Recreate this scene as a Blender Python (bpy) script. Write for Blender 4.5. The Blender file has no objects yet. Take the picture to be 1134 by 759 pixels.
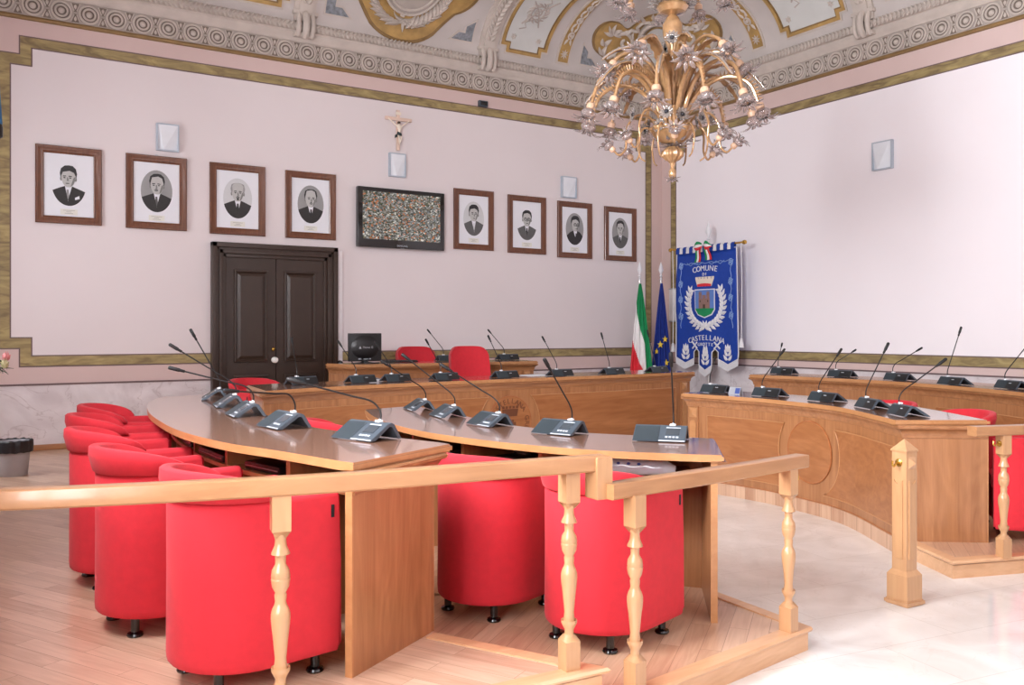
import bpy, bmesh, math, random
from mathutils import Vector, Matrix, noise
random.seed(7)
PI = math.pi
SC = bpy.context.scene
COL = SC.collection

# ------------------------------------------------------------------ camera constants
FPX, CX, CY, CAMZ = 982.0, 567.0, 366.0, 1.42
YAW = math.atan(618.5 / 982.0)
SA, CA = math.sin(YAW), math.cos(YAW)
XW, YW = 9.17, 10.26          # right wall, portrait wall
XL, YN = -0.35, -0.40         # left wall, near wall
T1, T2 = 0.10, 0.19           # tiers of the wooden dais
TH = 0.76                     # desk height above its tier

def floor_pt(px, py, z):
    """Plan position of a photo pixel that lies at height z."""
    f = FPX * (CAMZ - z) / (py - CY)
    r = (px - CX) / FPX * f
    return (SA * f + CA * r, CA * f - SA * r)

def cam_dir(px, py):
    u, v = (px - CX) / FPX, (CY - py) / FPX
    return Vector((SA + CA * u, CA - SA * u, v)).normalized()

# ------------------------------------------------------------------ materials
M = {}
def _nodes(name):
    m = bpy.data.materials.new(name); m.use_nodes = True
    nt = m.node_tree
    b = nt.nodes['Principled BSDF']
    return m, nt, b

def srgb(r, g, b):
    def f(c):
        c /= 255.0
        return c / 12.92 if c <= 0.04045 else ((c + 0.055) / 1.055) ** 2.4
    return (f(r), f(g), f(b), 1.0)

def plain(name, col, rough=0.5, metal=0.0, var=0.06, scale=8.0, coat=0.0, trans=0.0, spec=0.5, bump=0.0, bscale=60.0, sheen=0.0):
    m, nt, b = _nodes(name)
    b.inputs['Roughness'].default_value = rough
    b.inputs['Metallic'].default_value = metal
    b.inputs['Coat Weight'].default_value = coat
    b.inputs['Coat Roughness'].default_value = 0.05
    b.inputs['Transmission Weight'].default_value = trans
    b.inputs['Specular IOR Level'].default_value = spec
    b.inputs['Sheen Weight'].default_value = sheen
    c = srgb(*col)
    tc = nt.nodes.new('ShaderNodeTexCoord')
    n = nt.nodes.new('ShaderNodeTexNoise'); n.inputs['Scale'].default_value = scale; n.inputs['Detail'].default_value = 4
    nt.links.new(tc.outputs['Object'], n.inputs['Vector'])
    r = nt.nodes.new('ShaderNodeValToRGB')
    r.color_ramp.elements[0].position = 0.3; r.color_ramp.elements[1].position = 0.7
    r.color_ramp.elements[0].color = tuple(max(0, x * (1 - var)) for x in c[:3]) + (1,)
    r.color_ramp.elements[1].color = tuple(min(1, x * (1 + var)) for x in c[:3]) + (1,)
    nt.links.new(n.outputs['Fac'], r.inputs['Fac'])
    nt.links.new(r.outputs['Color'], b.inputs['Base Color'])
    if bump > 0:
        n2 = nt.nodes.new('ShaderNodeTexNoise'); n2.inputs['Scale'].default_value = bscale; n2.inputs['Detail'].default_value = 3
        nt.links.new(tc.outputs['Object'], n2.inputs['Vector'])
        bp = nt.nodes.new('ShaderNodeBump'); bp.inputs['Strength'].default_value = bump; bp.inputs['Distance'].default_value = 0.004
        nt.links.new(n2.outputs['Fac'], bp.inputs['Height']); nt.links.new(bp.outputs['Normal'], b.inputs['Normal'])
    M[name] = m
    return m

def wood(name, dark, light, axis='z', scale=1.0, rough=0.32, coat=0.25, stretch=20.0, contrast=(0.30, 0.78), distort=0.8, swirl=0.22):
    """Grain lines run along AXIS: noise squeezed across the grain, plus broad cathedral bands."""
    m, nt, b = _nodes(name)
    b.inputs['Roughness'].default_value = rough
    b.inputs['Coat Weight'].default_value = coat; b.inputs['Coat Roughness'].default_value = 0.08
    tc = nt.nodes.new('ShaderNodeTexCoord')
    mp = nt.nodes.new('ShaderNodeMapping')
    s = [stretch * scale] * 3
    s['xyz'.index(axis)] = 1.1 * scale
    mp.inputs['Scale'].default_value = s
    nt.links.new(tc.outputs['Object'], mp.inputs['Vector'])
    n1 = nt.nodes.new('ShaderNodeTexNoise'); n1.inputs['Scale'].default_value = 1.0; n1.inputs['Detail'].default_value = 6
    n1.inputs['Roughness'].default_value = 0.62; n1.inputs['Distortion'].default_value = distort
    nt.links.new(mp.outputs['Vector'], n1.inputs['Vector'])
    mp2 = nt.nodes.new('ShaderNodeMapping')
    s2 = [3.2 * scale] * 3; s2['xyz'.index(axis)] = 0.55 * scale
    mp2.inputs['Scale'].default_value = s2
    nt.links.new(tc.outputs['Object'], mp2.inputs['Vector'])
    n2 = nt.nodes.new('ShaderNodeTexNoise'); n2.inputs['Scale'].default_value = 1.0; n2.inputs['Detail'].default_value = 2
    n2.inputs['Distortion'].default_value = 2.0
    nt.links.new(mp2.outputs['Vector'], n2.inputs['Vector'])
    mul = nt.nodes.new('ShaderNodeMath'); mul.operation = 'MULTIPLY'; mul.inputs[1].default_value = 7.0
    nt.links.new(n2.outputs['Fac'], mul.inputs[0])
    pp = nt.nodes.new('ShaderNodeMath'); pp.operation = 'PINGPONG'; pp.inputs[1].default_value = 0.5
    nt.links.new(mul.outputs[0], pp.inputs[0])
    mx = nt.nodes.new('ShaderNodeMath'); mx.operation = 'MULTIPLY_ADD'; mx.inputs[1].default_value = swirl
    nt.links.new(pp.outputs[0], mx.inputs[0])
    m3 = nt.nodes.new('ShaderNodeMath'); m3.operation = 'MULTIPLY'; m3.inputs[1].default_value = 1.0 - 0.5 * swirl
    nt.links.new(n1.outputs['Fac'], m3.inputs[0]); nt.links.new(m3.outputs[0], mx.inputs[2])
    r = nt.nodes.new('ShaderNodeValToRGB')
    r.color_ramp.elements[0].position = contrast[0]; r.color_ramp.elements[1].position = contrast[1]
    r.color_ramp.elements[0].color = srgb(*dark); r.color_ramp.elements[1].color = srgb(*light)
    nt.links.new(mx.outputs[0], r.inputs['Fac']); nt.links.new(r.outputs['Color'], b.inputs['Base Color'])
    M[name] = m
    return m

# ------------------------------------------------------------------ object helpers
def thing(name, label, cat, loc=(0, 0, 0), rz=0.0, group=None):
    o = bpy.data.objects.new(name, None); COL.objects.link(o)
    o.empty_display_size = 0.1
    o.location = loc; o.rotation_euler = (0, 0, rz)
    o['label'] = label; o['category'] = cat
    if group: o['group'] = group
    return o

def tag(o, label, cat, group=None):
    o['label'] = label; o['category'] = cat
    if group: o['group'] = group
    return o

def part(name, bm, mats, parent=None, smooth=True, world=True, ang=40, label=None):
    """Link BM as ONE mesh object. World coordinates are taken relative to the parent thing (world=True)."""
    me = bpy.data.meshes.new(name)
    if not isinstance(mats, (list, tuple)): mats = [mats]
    if world and parent is not None:
        p = parent
        off = Vector((0, 0, 0))
        while p is not None:
            off += p.location; p = p.parent
        bmesh.ops.translate(bm, verts=bm.verts, vec=-off)
    bmesh.ops.recalc_face_normals(bm, faces=bm.faces)
    bm.to_mesh(me); bm.free()
    for m in mats: me.materials.append(M[m] if isinstance(m, str) else m)
    if smooth:
        me.polygons.foreach_set('use_smooth', [True] * len(me.polygons))
        me.set_sharp_from_angle(angle=math.radians(ang))
    o = bpy.data.objects.new(name, me); COL.objects.link(o)
    if parent is not None: o.parent = parent
    if label: o['label'] = label
    return o

def struct(name, bm, mats, **kw):
    o = part(name, bm, mats, None, **kw); o['kind'] = 'structure'
    return o

KIDS = None
def copy_tree(o, parent=None):
    c = o.copy(); COL.objects.link(c)
    if parent is not None: c.parent = parent
    for ch in [k for k in bpy.data.objects if k.parent == o and k != c]:
        copy_tree(ch, c)
    return c

def dup(root, loc, rz, label, group=None, name=None):
    c = copy_tree(root)
    c.location = loc; c.rotation_euler = (0, 0, rz); c['label'] = label
    if group: c['group'] = group
    return c

# ------------------------------------------------------------------ geometry helpers
def B(): return bmesh.new()

def box(bm, c, s, rz=0.0, bev=0.0, mi=0, rot=None):
    r = bmesh.ops.create_cube(bm, size=1.0)
    vs = r['verts']
    for v in vs: v.co = Vector((v.co.x * s[0], v.co.y * s[1], v.co.z * s[2]))
    fs = set(f for v in vs for f in v.link_faces)
    if bev > 0:
        es = list(set(e for v in vs for e in v.link_edges))
        rb = bmesh.ops.bevel(bm, geom=es, offset=bev, segments=2, affect='EDGES', profile=0.6)
        fs = set(rb['faces']) | set(f for f in fs if f.is_valid)
        vs = list(set(v for f in fs for v in f.verts))
    if rot is not None: R = rot
    else: R = Matrix.Rotation(rz, 3, 'Z')
    for v in vs: v.co = R @ v.co + Vector(c)
    for f in fs:
        if f.is_valid: f.material_index = mi
    return vs

def prism(bm, pts, z0, z1, bev=0.0, mi=0):
    vb = [bm.verts.new((x, y, z0)) for x, y in pts]
    vt = [bm.verts.new((x, y, z1)) for x, y in pts]
    n = len(pts)
    fs = [bm.faces.new(vb[::-1]), bm.faces.new(vt)]
    for i in range(n):
        fs.append(bm.faces.new((vb[i], vb[(i + 1) % n], vt[(i + 1) % n], vt[i])))
    for f in fs: f.material_index = mi
    if bev > 0:
        es = [e for e in set(fs[0].edges) | set(fs[1].edges)]
        rb = bmesh.ops.bevel(bm, geom=es, offset=bev, segments=2, affect='EDGES')
        for f in rb['faces']: f.material_index = mi
    return vb + vt

def lathe(bm, prof, seg=20, c=(0, 0, 0), R=None, mi=0, cap=True):
    rings = []
    C = Vector(c)
    for r, z in prof:
        ring = []
        for k in range(seg):
            a = 2 * PI * k / seg
            p = Vector((r * math.cos(a), r * math.sin(a), z))
            if R is not None: p = R @ p
            ring.append(bm.verts.new(p + C))
        rings.append(ring)
    for a, b in zip(rings, rings[1:]):
        for k in range(seg):
            f = bm.faces.new((a[k], a[(k + 1) % seg], b[(k + 1) % seg], b[k])); f.material_index = mi
    if cap:
        f = bm.faces.new(rings[0][::-1]); f.material_index = mi
        f = bm.faces.new(rings[-1]); f.material_index = mi
    return rings

def tube(bm, pts, rad, seg=8, mi=0, cap=True):
    pts = [Vector(p) for p in pts]
    n = len(pts)
    if not hasattr(rad, '__len__'): rad = [rad] * n
    T = []
    for i in range(n):
        a = pts[max(0, i - 1)]; b = pts[min(n - 1, i + 1)]
        T.append((b - a).normalized())
    up = Vector((0, 0, 1)) if abs(T[0].z) < 0.9 else Vector((1, 0, 0))
    N = T[0].cross(up).normalized()
    rings = []
    for i in range(n):
        N = (N - T[i] * N.dot(T[i]))
        if N.length < 1e-6: N = T[i].orthogonal()
        N.normalize()
        Bn = T[i].cross(N)
        ring = [bm.verts.new(pts[i] + (N * math.cos(2 * PI * k / seg) + Bn * math.sin(2 * PI * k / seg)) * rad[i]) for k in range(seg)]
        rings.append(ring)
    for a, b in zip(rings, rings[1:]):
        for k in range(seg):
            f = bm.faces.new((a[k], a[(k + 1) % seg], b[(k + 1) % seg], b[k])); f.material_index = mi
    if cap:
        f = bm.faces.new(rings[0][::-1]); f.material_index = mi
        f = bm.faces.new(rings[-1]); f.material_index = mi
    return rings

def grid(bm, fn, nu, nv, mi=0, closed_u=False):
    vs = [[bm.verts.new(fn(i / nu, j / nv)) for j in range(nv + 1)] for i in range(nu + (0 if closed_u else 1))]
    L = len(vs)
    fs = []
    for i in range(nu):
        a = vs[i]; b = vs[(i + 1) % L]
        for j in range(nv):
            f = bm.faces.new((a[j], b[j], b[j + 1], a[j + 1])); f.material_index = mi; fs.append(f)
    return vs, fs

def catmull(pts, per=8, closed=False):
    pts = [Vector((p[0], p[1], p[2] if len(p) > 2 else 0.0)) for p in pts]
    n = len(pts); out = []
    rng = n if closed else n - 1
    for i in range(rng):
        if closed:
            p0, p1, p2, p3 = pts[(i - 1) % n], pts[i], pts[(i + 1) % n], pts[(i + 2) % n]
        else:
            p0 = pts[i - 1] if i > 0 else pts[0] * 2 - pts[1]
            p1, p2 = pts[i], pts[i + 1]
            p3 = pts[i + 2] if i + 2 < n else pts[-1] * 2 - pts[-2]
        for k in range(per):
            t = k / per
            out.append(0.5 * ((2 * p1) + (p2 - p0) * t + (2 * p0 - 5 * p1 + 4 * p2 - p3) * t * t + (3 * p1 - p0 - 3 * p2 + p3) * t ** 3))
    if not closed: out.append(pts[-1].copy())
    return out

def curve2(pts, per=8): return [(p.x, p.y) for p in catmull(pts, per)]

def offset2(pl, d):
    """Polyline shifted d to its left."""
    out = []; n = len(pl)
    for i in range(n):
        a = pl[max(0, i - 1)]; b = pl[min(n - 1, i + 1)]
        tx, ty = b[0] - a[0], b[1] - a[1]; l = math.hypot(tx, ty) or 1
        out.append((pl[i][0] - ty / l * d, pl[i][1] + tx / l * d))
    return out

def arclen(pl):
    s = [0.0]
    for a, b in zip(pl, pl[1:]): s.append(s[-1] + math.hypot(b[0] - a[0], b[1] - a[1]))
    return s

def along(pl, s, S=None):
    """Point and unit tangent at arc length s."""
    S = S or arclen(pl)
    i = 0
    while i < len(S) - 2 and S[i + 1] < s: i += 1
    t = (s - S[i]) / ((S[i + 1] - S[i]) or 1)
    a, b = pl[i], pl[i + 1]
    l = math.hypot(b[0] - a[0], b[1] - a[1]) or 1
    # smooth tangent
    def tan(j):
        p = pl[max(0, j - 1)]; q = pl[min(len(pl) - 1, j + 1)]
        L = math.hypot(q[0] - p[0], q[1] - p[1]) or 1
        return ((q[0] - p[0]) / L, (q[1] - p[1]) / L)
    ta, tb = tan(i), tan(i + 1)
    tt = min(1, max(0, t))
    tx = ta[0] + (tb[0] - ta[0]) * tt; ty = ta[1] + (tb[1] - ta[1]) * tt
    L = math.hypot(tx, ty) or 1
    return (a[0] + (b[0] - a[0]) * t, a[1] + (b[1] - a[1]) * t), (tx / L, ty / L)

def sub(pl, s0, s1, n=24):
    S = arclen(pl)
    return [along(pl, s0 + (s1 - s0) * k / n, S)[0] for k in range(n + 1)]

def sweep(bm, path, prof, closed=False, mi=0, cap=True):
    """PROF (offset to the left of the path, z) swept along a plan polyline with mitred corners."""
    n = len(path); rings = []
    for i in range(n):
        if closed: a, b, c = path[i - 1], path[i], path[(i + 1) % n]
        else: a, b, c = path[max(0, i - 1)], path[i], path[min(n - 1, i + 1)]
        def nrm(p, q):
            l = math.hypot(q[0] - p[0], q[1] - p[1])
            return None if l < 1e-9 else (-(q[1] - p[1]) / l, (q[0] - p[0]) / l)
        n1 = nrm(a, b) or nrm(b, c); n2 = nrm(b, c) or n1
        mx, my = n1[0] + n2[0], n1[1] + n2[1]
        d = 1 + n1[0] * n2[0] + n1[1] * n2[1]
        d = max(d, 0.3)
        ring = [bm.verts.new((b[0] + mx / d * o, b[1] + my / d * o, z)) for o, z in prof]
        rings.append(ring)
    m = len(prof)
    pairs = list(zip(rings, rings[1:])) + ([(rings[-1], rings[0])] if closed else [])
    for a, b in pairs:
        for k in range(m):
            f = bm.faces.new((a[k], b[k], b[(k + 1) % m], a[(k + 1) % m])); f.material_index = mi
    if cap and not closed:
        f = bm.faces.new(rings[0]); f.material_index = mi
        f = bm.faces.new(rings[-1][::-1]); f.material_index = mi
    return rings

def fill2(outline, fn, h0, h1, maxlen=0.12, mi=0, bm=None, holes=()):
    """A flat outline (list of (u, v)) turned into a slab on the surface fn(u, v, h): top at h1, sides down to h0."""
    own = bm is None
    t = bmesh.new()
    loops = [outline] + list(holes)
    edges = []
    for lp in loops:
        vs = [t.verts.new((u, v, 0)) for u, v in lp]
        for a, b in zip(vs, vs[1:] + vs[:1]): edges.append(t.edges.new((a, b)))
    bmesh.ops.triangle_fill(t, use_beauty=True, use_dissolve=False, edges=edges)
    for _ in range(5):
        long = [e for e in t.edges if e.calc_length() > maxlen]
        if not long: break
        bmesh.ops.subdivide_edges(t, edges=long, cuts=1)
        bmesh.ops.triangulate(t, faces=[f for f in t.faces if len(f.verts) > 3])
    if own: bm = bmesh.new()
    top = {v: bm.verts.new(fn(v.co.x, v.co.y, h1)) for v in t.verts}
    for f in t.faces:
        g = bm.faces.new([top[v] for v in f.verts]); g.material_index = mi
    if abs(h1 - h0) > 1e-6:
        bot = {}
        for e in t.edges:
            if len(e.link_faces) == 1:
                for v in e.verts:
                    if v not in bot: bot[v] = bm.verts.new(fn(v.co.x, v.co.y, h0))
                a, b = e.verts
                g = bm.faces.new((top[a], top[b], bot[b], bot[a])); g.material_index = mi
    t.free()
    return bm

def ellipse(cx, cy, rx, ry, n=28, a0=0.0, a1=2 * PI, close=True):
    m = n if close else n + 1
    return [(cx + rx * math.cos(a0 + (a1 - a0) * k / n), cy + ry * math.sin(a0 + (a1 - a0) * k / n)) for k in range(m)]

def band(pl, w, closed=False):
    """Outline of a ribbon of width w following a flat polyline."""
    a = offset2(pl, w / 2); b = offset2(pl, -w / 2)
    return a + b[::-1]

def leaf2(x, y, ang, L, W, n=7):
    """Pointed leaf outline from its foot at (x, y)."""
    up, dn = [], []
    for k in range(n + 1):
        t = k / n
        w = W * math.sin(PI * t ** 0.8) * 0.5
        px, py = L * t, w
        up.append((x + px * math.cos(ang) - py * math.sin(ang), y + px * math.sin(ang) + py * math.cos(ang)))
        if 0 < k < n: dn.append((x + px * math.cos(ang) + py * math.sin(ang), y + px * math.sin(ang) - py * math.cos(ang)))
    return up + dn[::-1]

def surf_leaf(bm, fn, x, y, ang, L, W, h=0.02, n=6, mi=0, curl=0.0):
    """A bulging pointed leaf lying on a surface."""
    rows = []
    for k in range(n + 1):
        t = k / n
        w = max(0.04, math.sin(PI * t ** 0.75)) * W * 0.5
        a = ang + curl * t
        row = []
        for q in (-1, -0.5, 0, 0.5, 1):
            px, py = L * t, w * q
            u = x + px * math.cos(a) - py * math.sin(a); v = y + px * math.sin(a) + py * math.cos(a)
            row.append(bm.verts.new(fn(u, v, h * (1 - q * q) * (0.4 + 0.6 * math.sin(PI * t)) + 0.002)))
        rows.append(row)
    for a, b in zip(rows, rows[1:]):
        for j in range(4):
            f = bm.faces.new((a[j], b[j], b[j + 1], a[j + 1])); f.material_index = mi

def surf_tube(bm, fn, pl, r, h=None, seg=6, mi=0):
    h = r * 0.5 if h is None else h
    tube(bm, [fn(u, v, h) for u, v in pl], r, seg, mi)

def text_mesh(s, size, depth=0.002):
    c = bpy.data.curves.new('lettering', 'FONT'); c.body = s; c.size = size; c.extrude = depth
    c.align_x = 'CENTER'; c.align_y = 'CENTER'; c.resolution_u = 3
    o = bpy.data.objects.new('lettering', c); COL.objects.link(o)
    bpy.context.view_layer.update()
    me = bpy.data.meshes.new_from_object(o)
    bpy.data.objects.remove(o); bpy.data.curves.remove(c)
    return me

def add_text(bm, s, size, mat, depth=0.002, mi=0):
    me = text_mesh(s, size, depth)
    n0 = len(bm.verts); f0 = len(bm.faces)
    bm.from_mesh(me)
    bm.verts.ensure_lookup_table(); bm.faces.ensure_lookup_table()
    for v in bm.verts[n0:]: v.co = mat @ v.co
    for f in bm.faces[f0:]: f.material_index = mi
    bpy.data.meshes.remove(me)
# ------------------------------------------------------------------ the materials of the room
plain('plaster_pink', (228, 219, 220), 0.75, var=0.015, scale=1.2, bump=0.03, bscale=40)
plain('plaster_pink_lit', (246, 240, 244), 0.75, var=0.012, scale=1.2, bump=0.03, bscale=40)  # pink plaster made paler: the right wall's stronger light is put into the colour
plain('plaster_rose', (212, 188, 183), 0.75, var=0.03, scale=1.5, bump=0.03, bscale=40)
plain('plaster_white', (236, 230, 232), 0.7, var=0.02)
plain('line_dark', (112, 92, 92), 0.7)
plain('stone_grey', (176, 165, 157), 0.7, var=0.10, scale=3.0, bump=0.08, bscale=30)
plain('stone_light', (198, 187, 178), 0.7, var=0.08, scale=6.0, bump=0.08, bscale=60)
plain('stone_shade', (126, 114, 104), 0.75, var=0.12, scale=6.0)
plain('cove_paint', (196, 188, 184), 0.7, var=0.07, scale=2.2, bump=0.05, bscale=20)
plain('panel_paint', (203, 203, 200), 0.7, var=0.05, scale=3.0)
plain('gold_paint', (176, 142, 86), 0.5, metal=0.1, var=0.24, scale=7.0)
plain('gold_dark', (138, 110, 70), 0.5, metal=0.2, var=0.15, scale=9.0)
plain('steel', (190, 194, 200), 0.3, metal=0.9)
plain('brass', (205, 165, 80), 0.25, metal=0.95)
plain('black_plastic', (22, 22, 24), 0.35)
plain('black_gloss', (12, 12, 13), 0.12, coat=0.5)
plain('black_soft', (20, 20, 22), 0.6)
plain('mic_grey', (74, 84, 94), 0.38, metal=0.25)
plain('mic_dark', (42, 52, 58), 0.5)
plain('mic_black', (26, 27, 29), 0.45)
plain('mic_screen', (60, 66, 72), 0.12)
plain('mic_key', (190, 196, 204), 0.4)
plain('white_plastic', (238, 238, 238), 0.4)
plain('red_fabric', (198, 32, 46), 0.85, var=0.05, scale=30, bump=0.12, bscale=500, sheen=0.06)
plain('door_brown', (56, 40, 31), 0.38, var=0.08, scale=5)
plain('porcelain', (240, 238, 232), 0.2)
plain('bin_grey', (168, 166, 170), 0.5)
plain('bin_bag', (34, 34, 38), 0.35, bump=0.3, bscale=20)
plain('glass_lamp', (230, 234, 240), 0.25, var=0.03)
plain('lamp_rim', (180, 190, 202), 0.4, metal=0.1)
plain('paper', (232, 234, 240), 0.7, var=0.01)
plain('paper_label', (226, 226, 218), 0.7, var=0.01)
plain('photo_pale', (206, 208, 210), 0.55, var=0.03)
plain('photo_grey', (150, 150, 150), 0.55, var=0.08, scale=4)
plain('photo_skin', (188, 188, 186), 0.55, var=0.05, scale=20)
plain('photo_skin_dark', (128, 128, 126), 0.55, var=0.05, scale=20)
plain('photo_hair', (38, 38, 40), 0.55, var=0.2, scale=60)
plain('photo_hair_grey', (150, 150, 150), 0.55, var=0.1, scale=60)
plain('photo_suit', (44, 42, 42), 0.55, var=0.12, scale=30)
plain('photo_suit_mid', (92, 92, 92), 0.55, var=0.1, scale=30)
plain('photo_line', (60, 60, 60), 0.55)
plain('cross_wood', (222, 196, 180), 0.6, var=0.08)
plain('ivory', (238, 226, 210), 0.5)
plain('loincloth', (44, 56, 58), 0.6)
plain('hair_brown', (70, 52, 40), 0.6)
plain('flag_green', (20, 140, 84), 0.75)
plain('flag_white', (238, 236, 236), 0.75)
plain('flag_red', (214, 44, 58), 0.75)
plain('flag_blue', (28, 52, 140), 0.75)
plain('star_yellow', (236, 200, 60), 0.6)
plain('banner_blue', (12, 60, 158), 0.7, var=0.06, scale=20, bump=0.05, bscale=300)
plain('banner_silver', (226, 226, 230), 0.55, var=0.04, scale=30, bump=0.1, bscale=200)
plain('banner_border', (130, 160, 210), 0.6)
plain('tower_brown', (140, 108, 100), 0.6, var=0.1, scale=60)
plain('crown_cream', (226, 214, 196), 0.6)
plain('shield_sky', (92, 128, 196), 0.6)
plain('pole_steel', (200, 198, 196), 0.3, metal=0.8)
plain('leaf_green', (52, 84, 48), 0.55, var=0.2, scale=20)
plain('rose_pink', (232, 150, 150), 0.6, var=0.1, scale=30)
plain('rose_cream', (214, 206, 160), 0.6, var=0.1, scale=30)
plain('vase_grey', (190, 188, 186), 0.3)
plain('blue_cloth', (40, 110, 160), 0.6)
plain('plastic_film', (222, 230, 240), 0.15, trans=0.25, coat=0.3)
plain('print_blue', (60, 80, 150), 0.5)
plain('leather_black', (16, 16, 17), 0.3, bump=0.1, bscale=200)
plain('glass_amber', (192, 150, 106), 0.12, metal=0.35, var=0.20, scale=18, trans=0.15, coat=0.8)
plain('glass_pink', (246, 230, 226), 0.06, var=0.06, scale=14, trans=0.82, coat=0.3)
plain('glass_clear', (250, 242, 236), 0.06, var=0.03, trans=0.8, coat=0.4)
plain('glass_button', (22, 24, 40), 0.1, coat=0.5)
plain('cup_socket', (206, 168, 140), 0.35)
plain('marble_teal', (128, 132, 138), 0.6, var=0.35, scale=26)
plain('clear_acrylic', (226, 230, 240), 0.08, trans=0.5)

wood('wood_v', (146, 96, 60), (182, 128, 86), 'z')
wood('wood_x', (146, 96, 60), (182, 128, 86), 'x')
wood('wood_panel', (144, 88, 50), (178, 120, 76), 'x', scale=0.8)
wood('wood_panel_y', (144, 88, 50), (178, 120, 76), 'y', scale=0.8)
wood('wood_red', (150, 84, 44), (186, 118, 68), 'x', scale=0.8)
wood('wood_top', (146, 104, 84), (166, 124, 102), 'y', rough=0.20, coat=0.9, contrast=(0.25, 0.75))
wood('wood_rail', (160, 112, 74), (182, 134, 92), 'x', rough=0.28, coat=0.35, contrast=(0.25, 0.75))
wood('wood_turned', (180, 134, 94), (198, 154, 112), 'z', rough=0.28, coat=0.35, contrast=(0.25, 0.75))
wood('wood_edge', (172, 118, 74), (192, 140, 94), 'y', contrast=(0.25, 0.75))
wood('frame_wood', (88, 48, 28), (126, 76, 48), 'z', scale=2.0, rough=0.35)
wood('nosing_wood', (200, 152, 112), (222, 178, 138), 'x', contrast=(0.25, 0.75))

def planks(name, rot, dark, light, pw=0.62, ph=0.085):
    m, nt, b = _nodes(name)
    b.inputs['Roughness'].default_value = 0.30; b.inputs['Coat Weight'].default_value = 0.15
    tc = nt.nodes.new('ShaderNodeTexCoord'); mp = nt.nodes.new('ShaderNodeMapping'); mp.inputs['Rotation'].default_value = (0, 0, rot)
    nt.links.new(tc.outputs['Object'], mp.inputs['Vector'])
    br = nt.nodes.new('ShaderNodeTexBrick'); br.offset = 0.5
    br.inputs['Scale'].default_value = 1.0; br.inputs['Mortar Size'].default_value = 0.0012; br.inputs['Mortar Smooth'].default_value = 0.3
    br.inputs['Brick Width'].default_value = pw; br.inputs['Row Height'].default_value = ph; br.inputs['Bias'].default_value = 0.0
    br.inputs['Color1'].default_value = (0, 0, 0, 1); br.inputs['Color2'].default_value = (1, 1, 1, 1); br.inputs['Mortar'].default_value = (0.1, 0.1, 0.1, 1)
    nt.links.new(mp.outputs['Vector'], br.inputs['Vector'])
    mp2 = nt.nodes.new('ShaderNodeMapping'); mp2.inputs['Scale'].default_value = (2.2, 26, 1)
    nt.links.new(mp.outputs['Vector'], mp2.inputs['Vector'])
    add = nt.nodes.new('ShaderNodeVectorMath'); add.operation = 'ADD'
    sc = nt.nodes.new('ShaderNodeVectorMath'); sc.operation = 'SCALE'; sc.inputs['Scale'].default_value = 9.0
    nt.links.new(br.outputs['Color'], sc.inputs[0]); nt.links.new(sc.outputs[0], add.inputs[1]); nt.links.new(mp2.outputs['Vector'], add.inputs[0])
    n = nt.nodes.new('ShaderNodeTexNoise'); n.inputs['Scale'].default_value = 1.0; n.inputs['Detail'].default_value = 6; n.inputs['Distortion'].default_value = 1.5
    nt.links.new(add.outputs[0], n.inputs['Vector'])
    ma = nt.nodes.new('ShaderNodeMath'); ma.operation = 'MULTIPLY_ADD'; ma.inputs[1].default_value = 0.34
    sep = nt.nodes.new('ShaderNodeSeparateColor'); nt.links.new(br.outputs['Color'], sep.inputs[0])
    nt.links.new(sep.outputs[0], ma.inputs[0])
    m3 = nt.nodes.new('ShaderNodeMath'); m3.operation = 'MULTIPLY'; m3.inputs[1].default_value = 0.8
    nt.links.new(n.outputs['Fac'], m3.inputs[0]); nt.links.new(m3.outputs[0], ma.inputs[2])
    r = nt.nodes.new('ShaderNodeValToRGB'); r.color_ramp.elements[0].position = 0.25; r.color_ramp.elements[1].position = 0.8
    r.color_ramp.elements[0].color = srgb(*dark); r.color_ramp.elements[1].color = srgb(*light)
    nt.links.new(ma.outputs[0], r.inputs['Fac'])
    mx = nt.nodes.new('ShaderNodeMixRGB'); mx.blend_type = 'MULTIPLY'; mx.inputs['Color2'].default_value = (0.55, 0.48, 0.42, 1)
    nt.links.new(br.outputs['Fac'], mx.inputs['Fac']); nt.links.new(r.outputs['Color'], mx.inputs['Color1'])
    nt.links.new(mx.outputs['Color'], b.inputs['Base Color'])
    M[name] = m
planks('parquet', math.radians(62), (176, 136, 110), (212, 180, 156))
planks('parquet_low', math.radians(-38), (170, 126, 98), (206, 170, 142))

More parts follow.
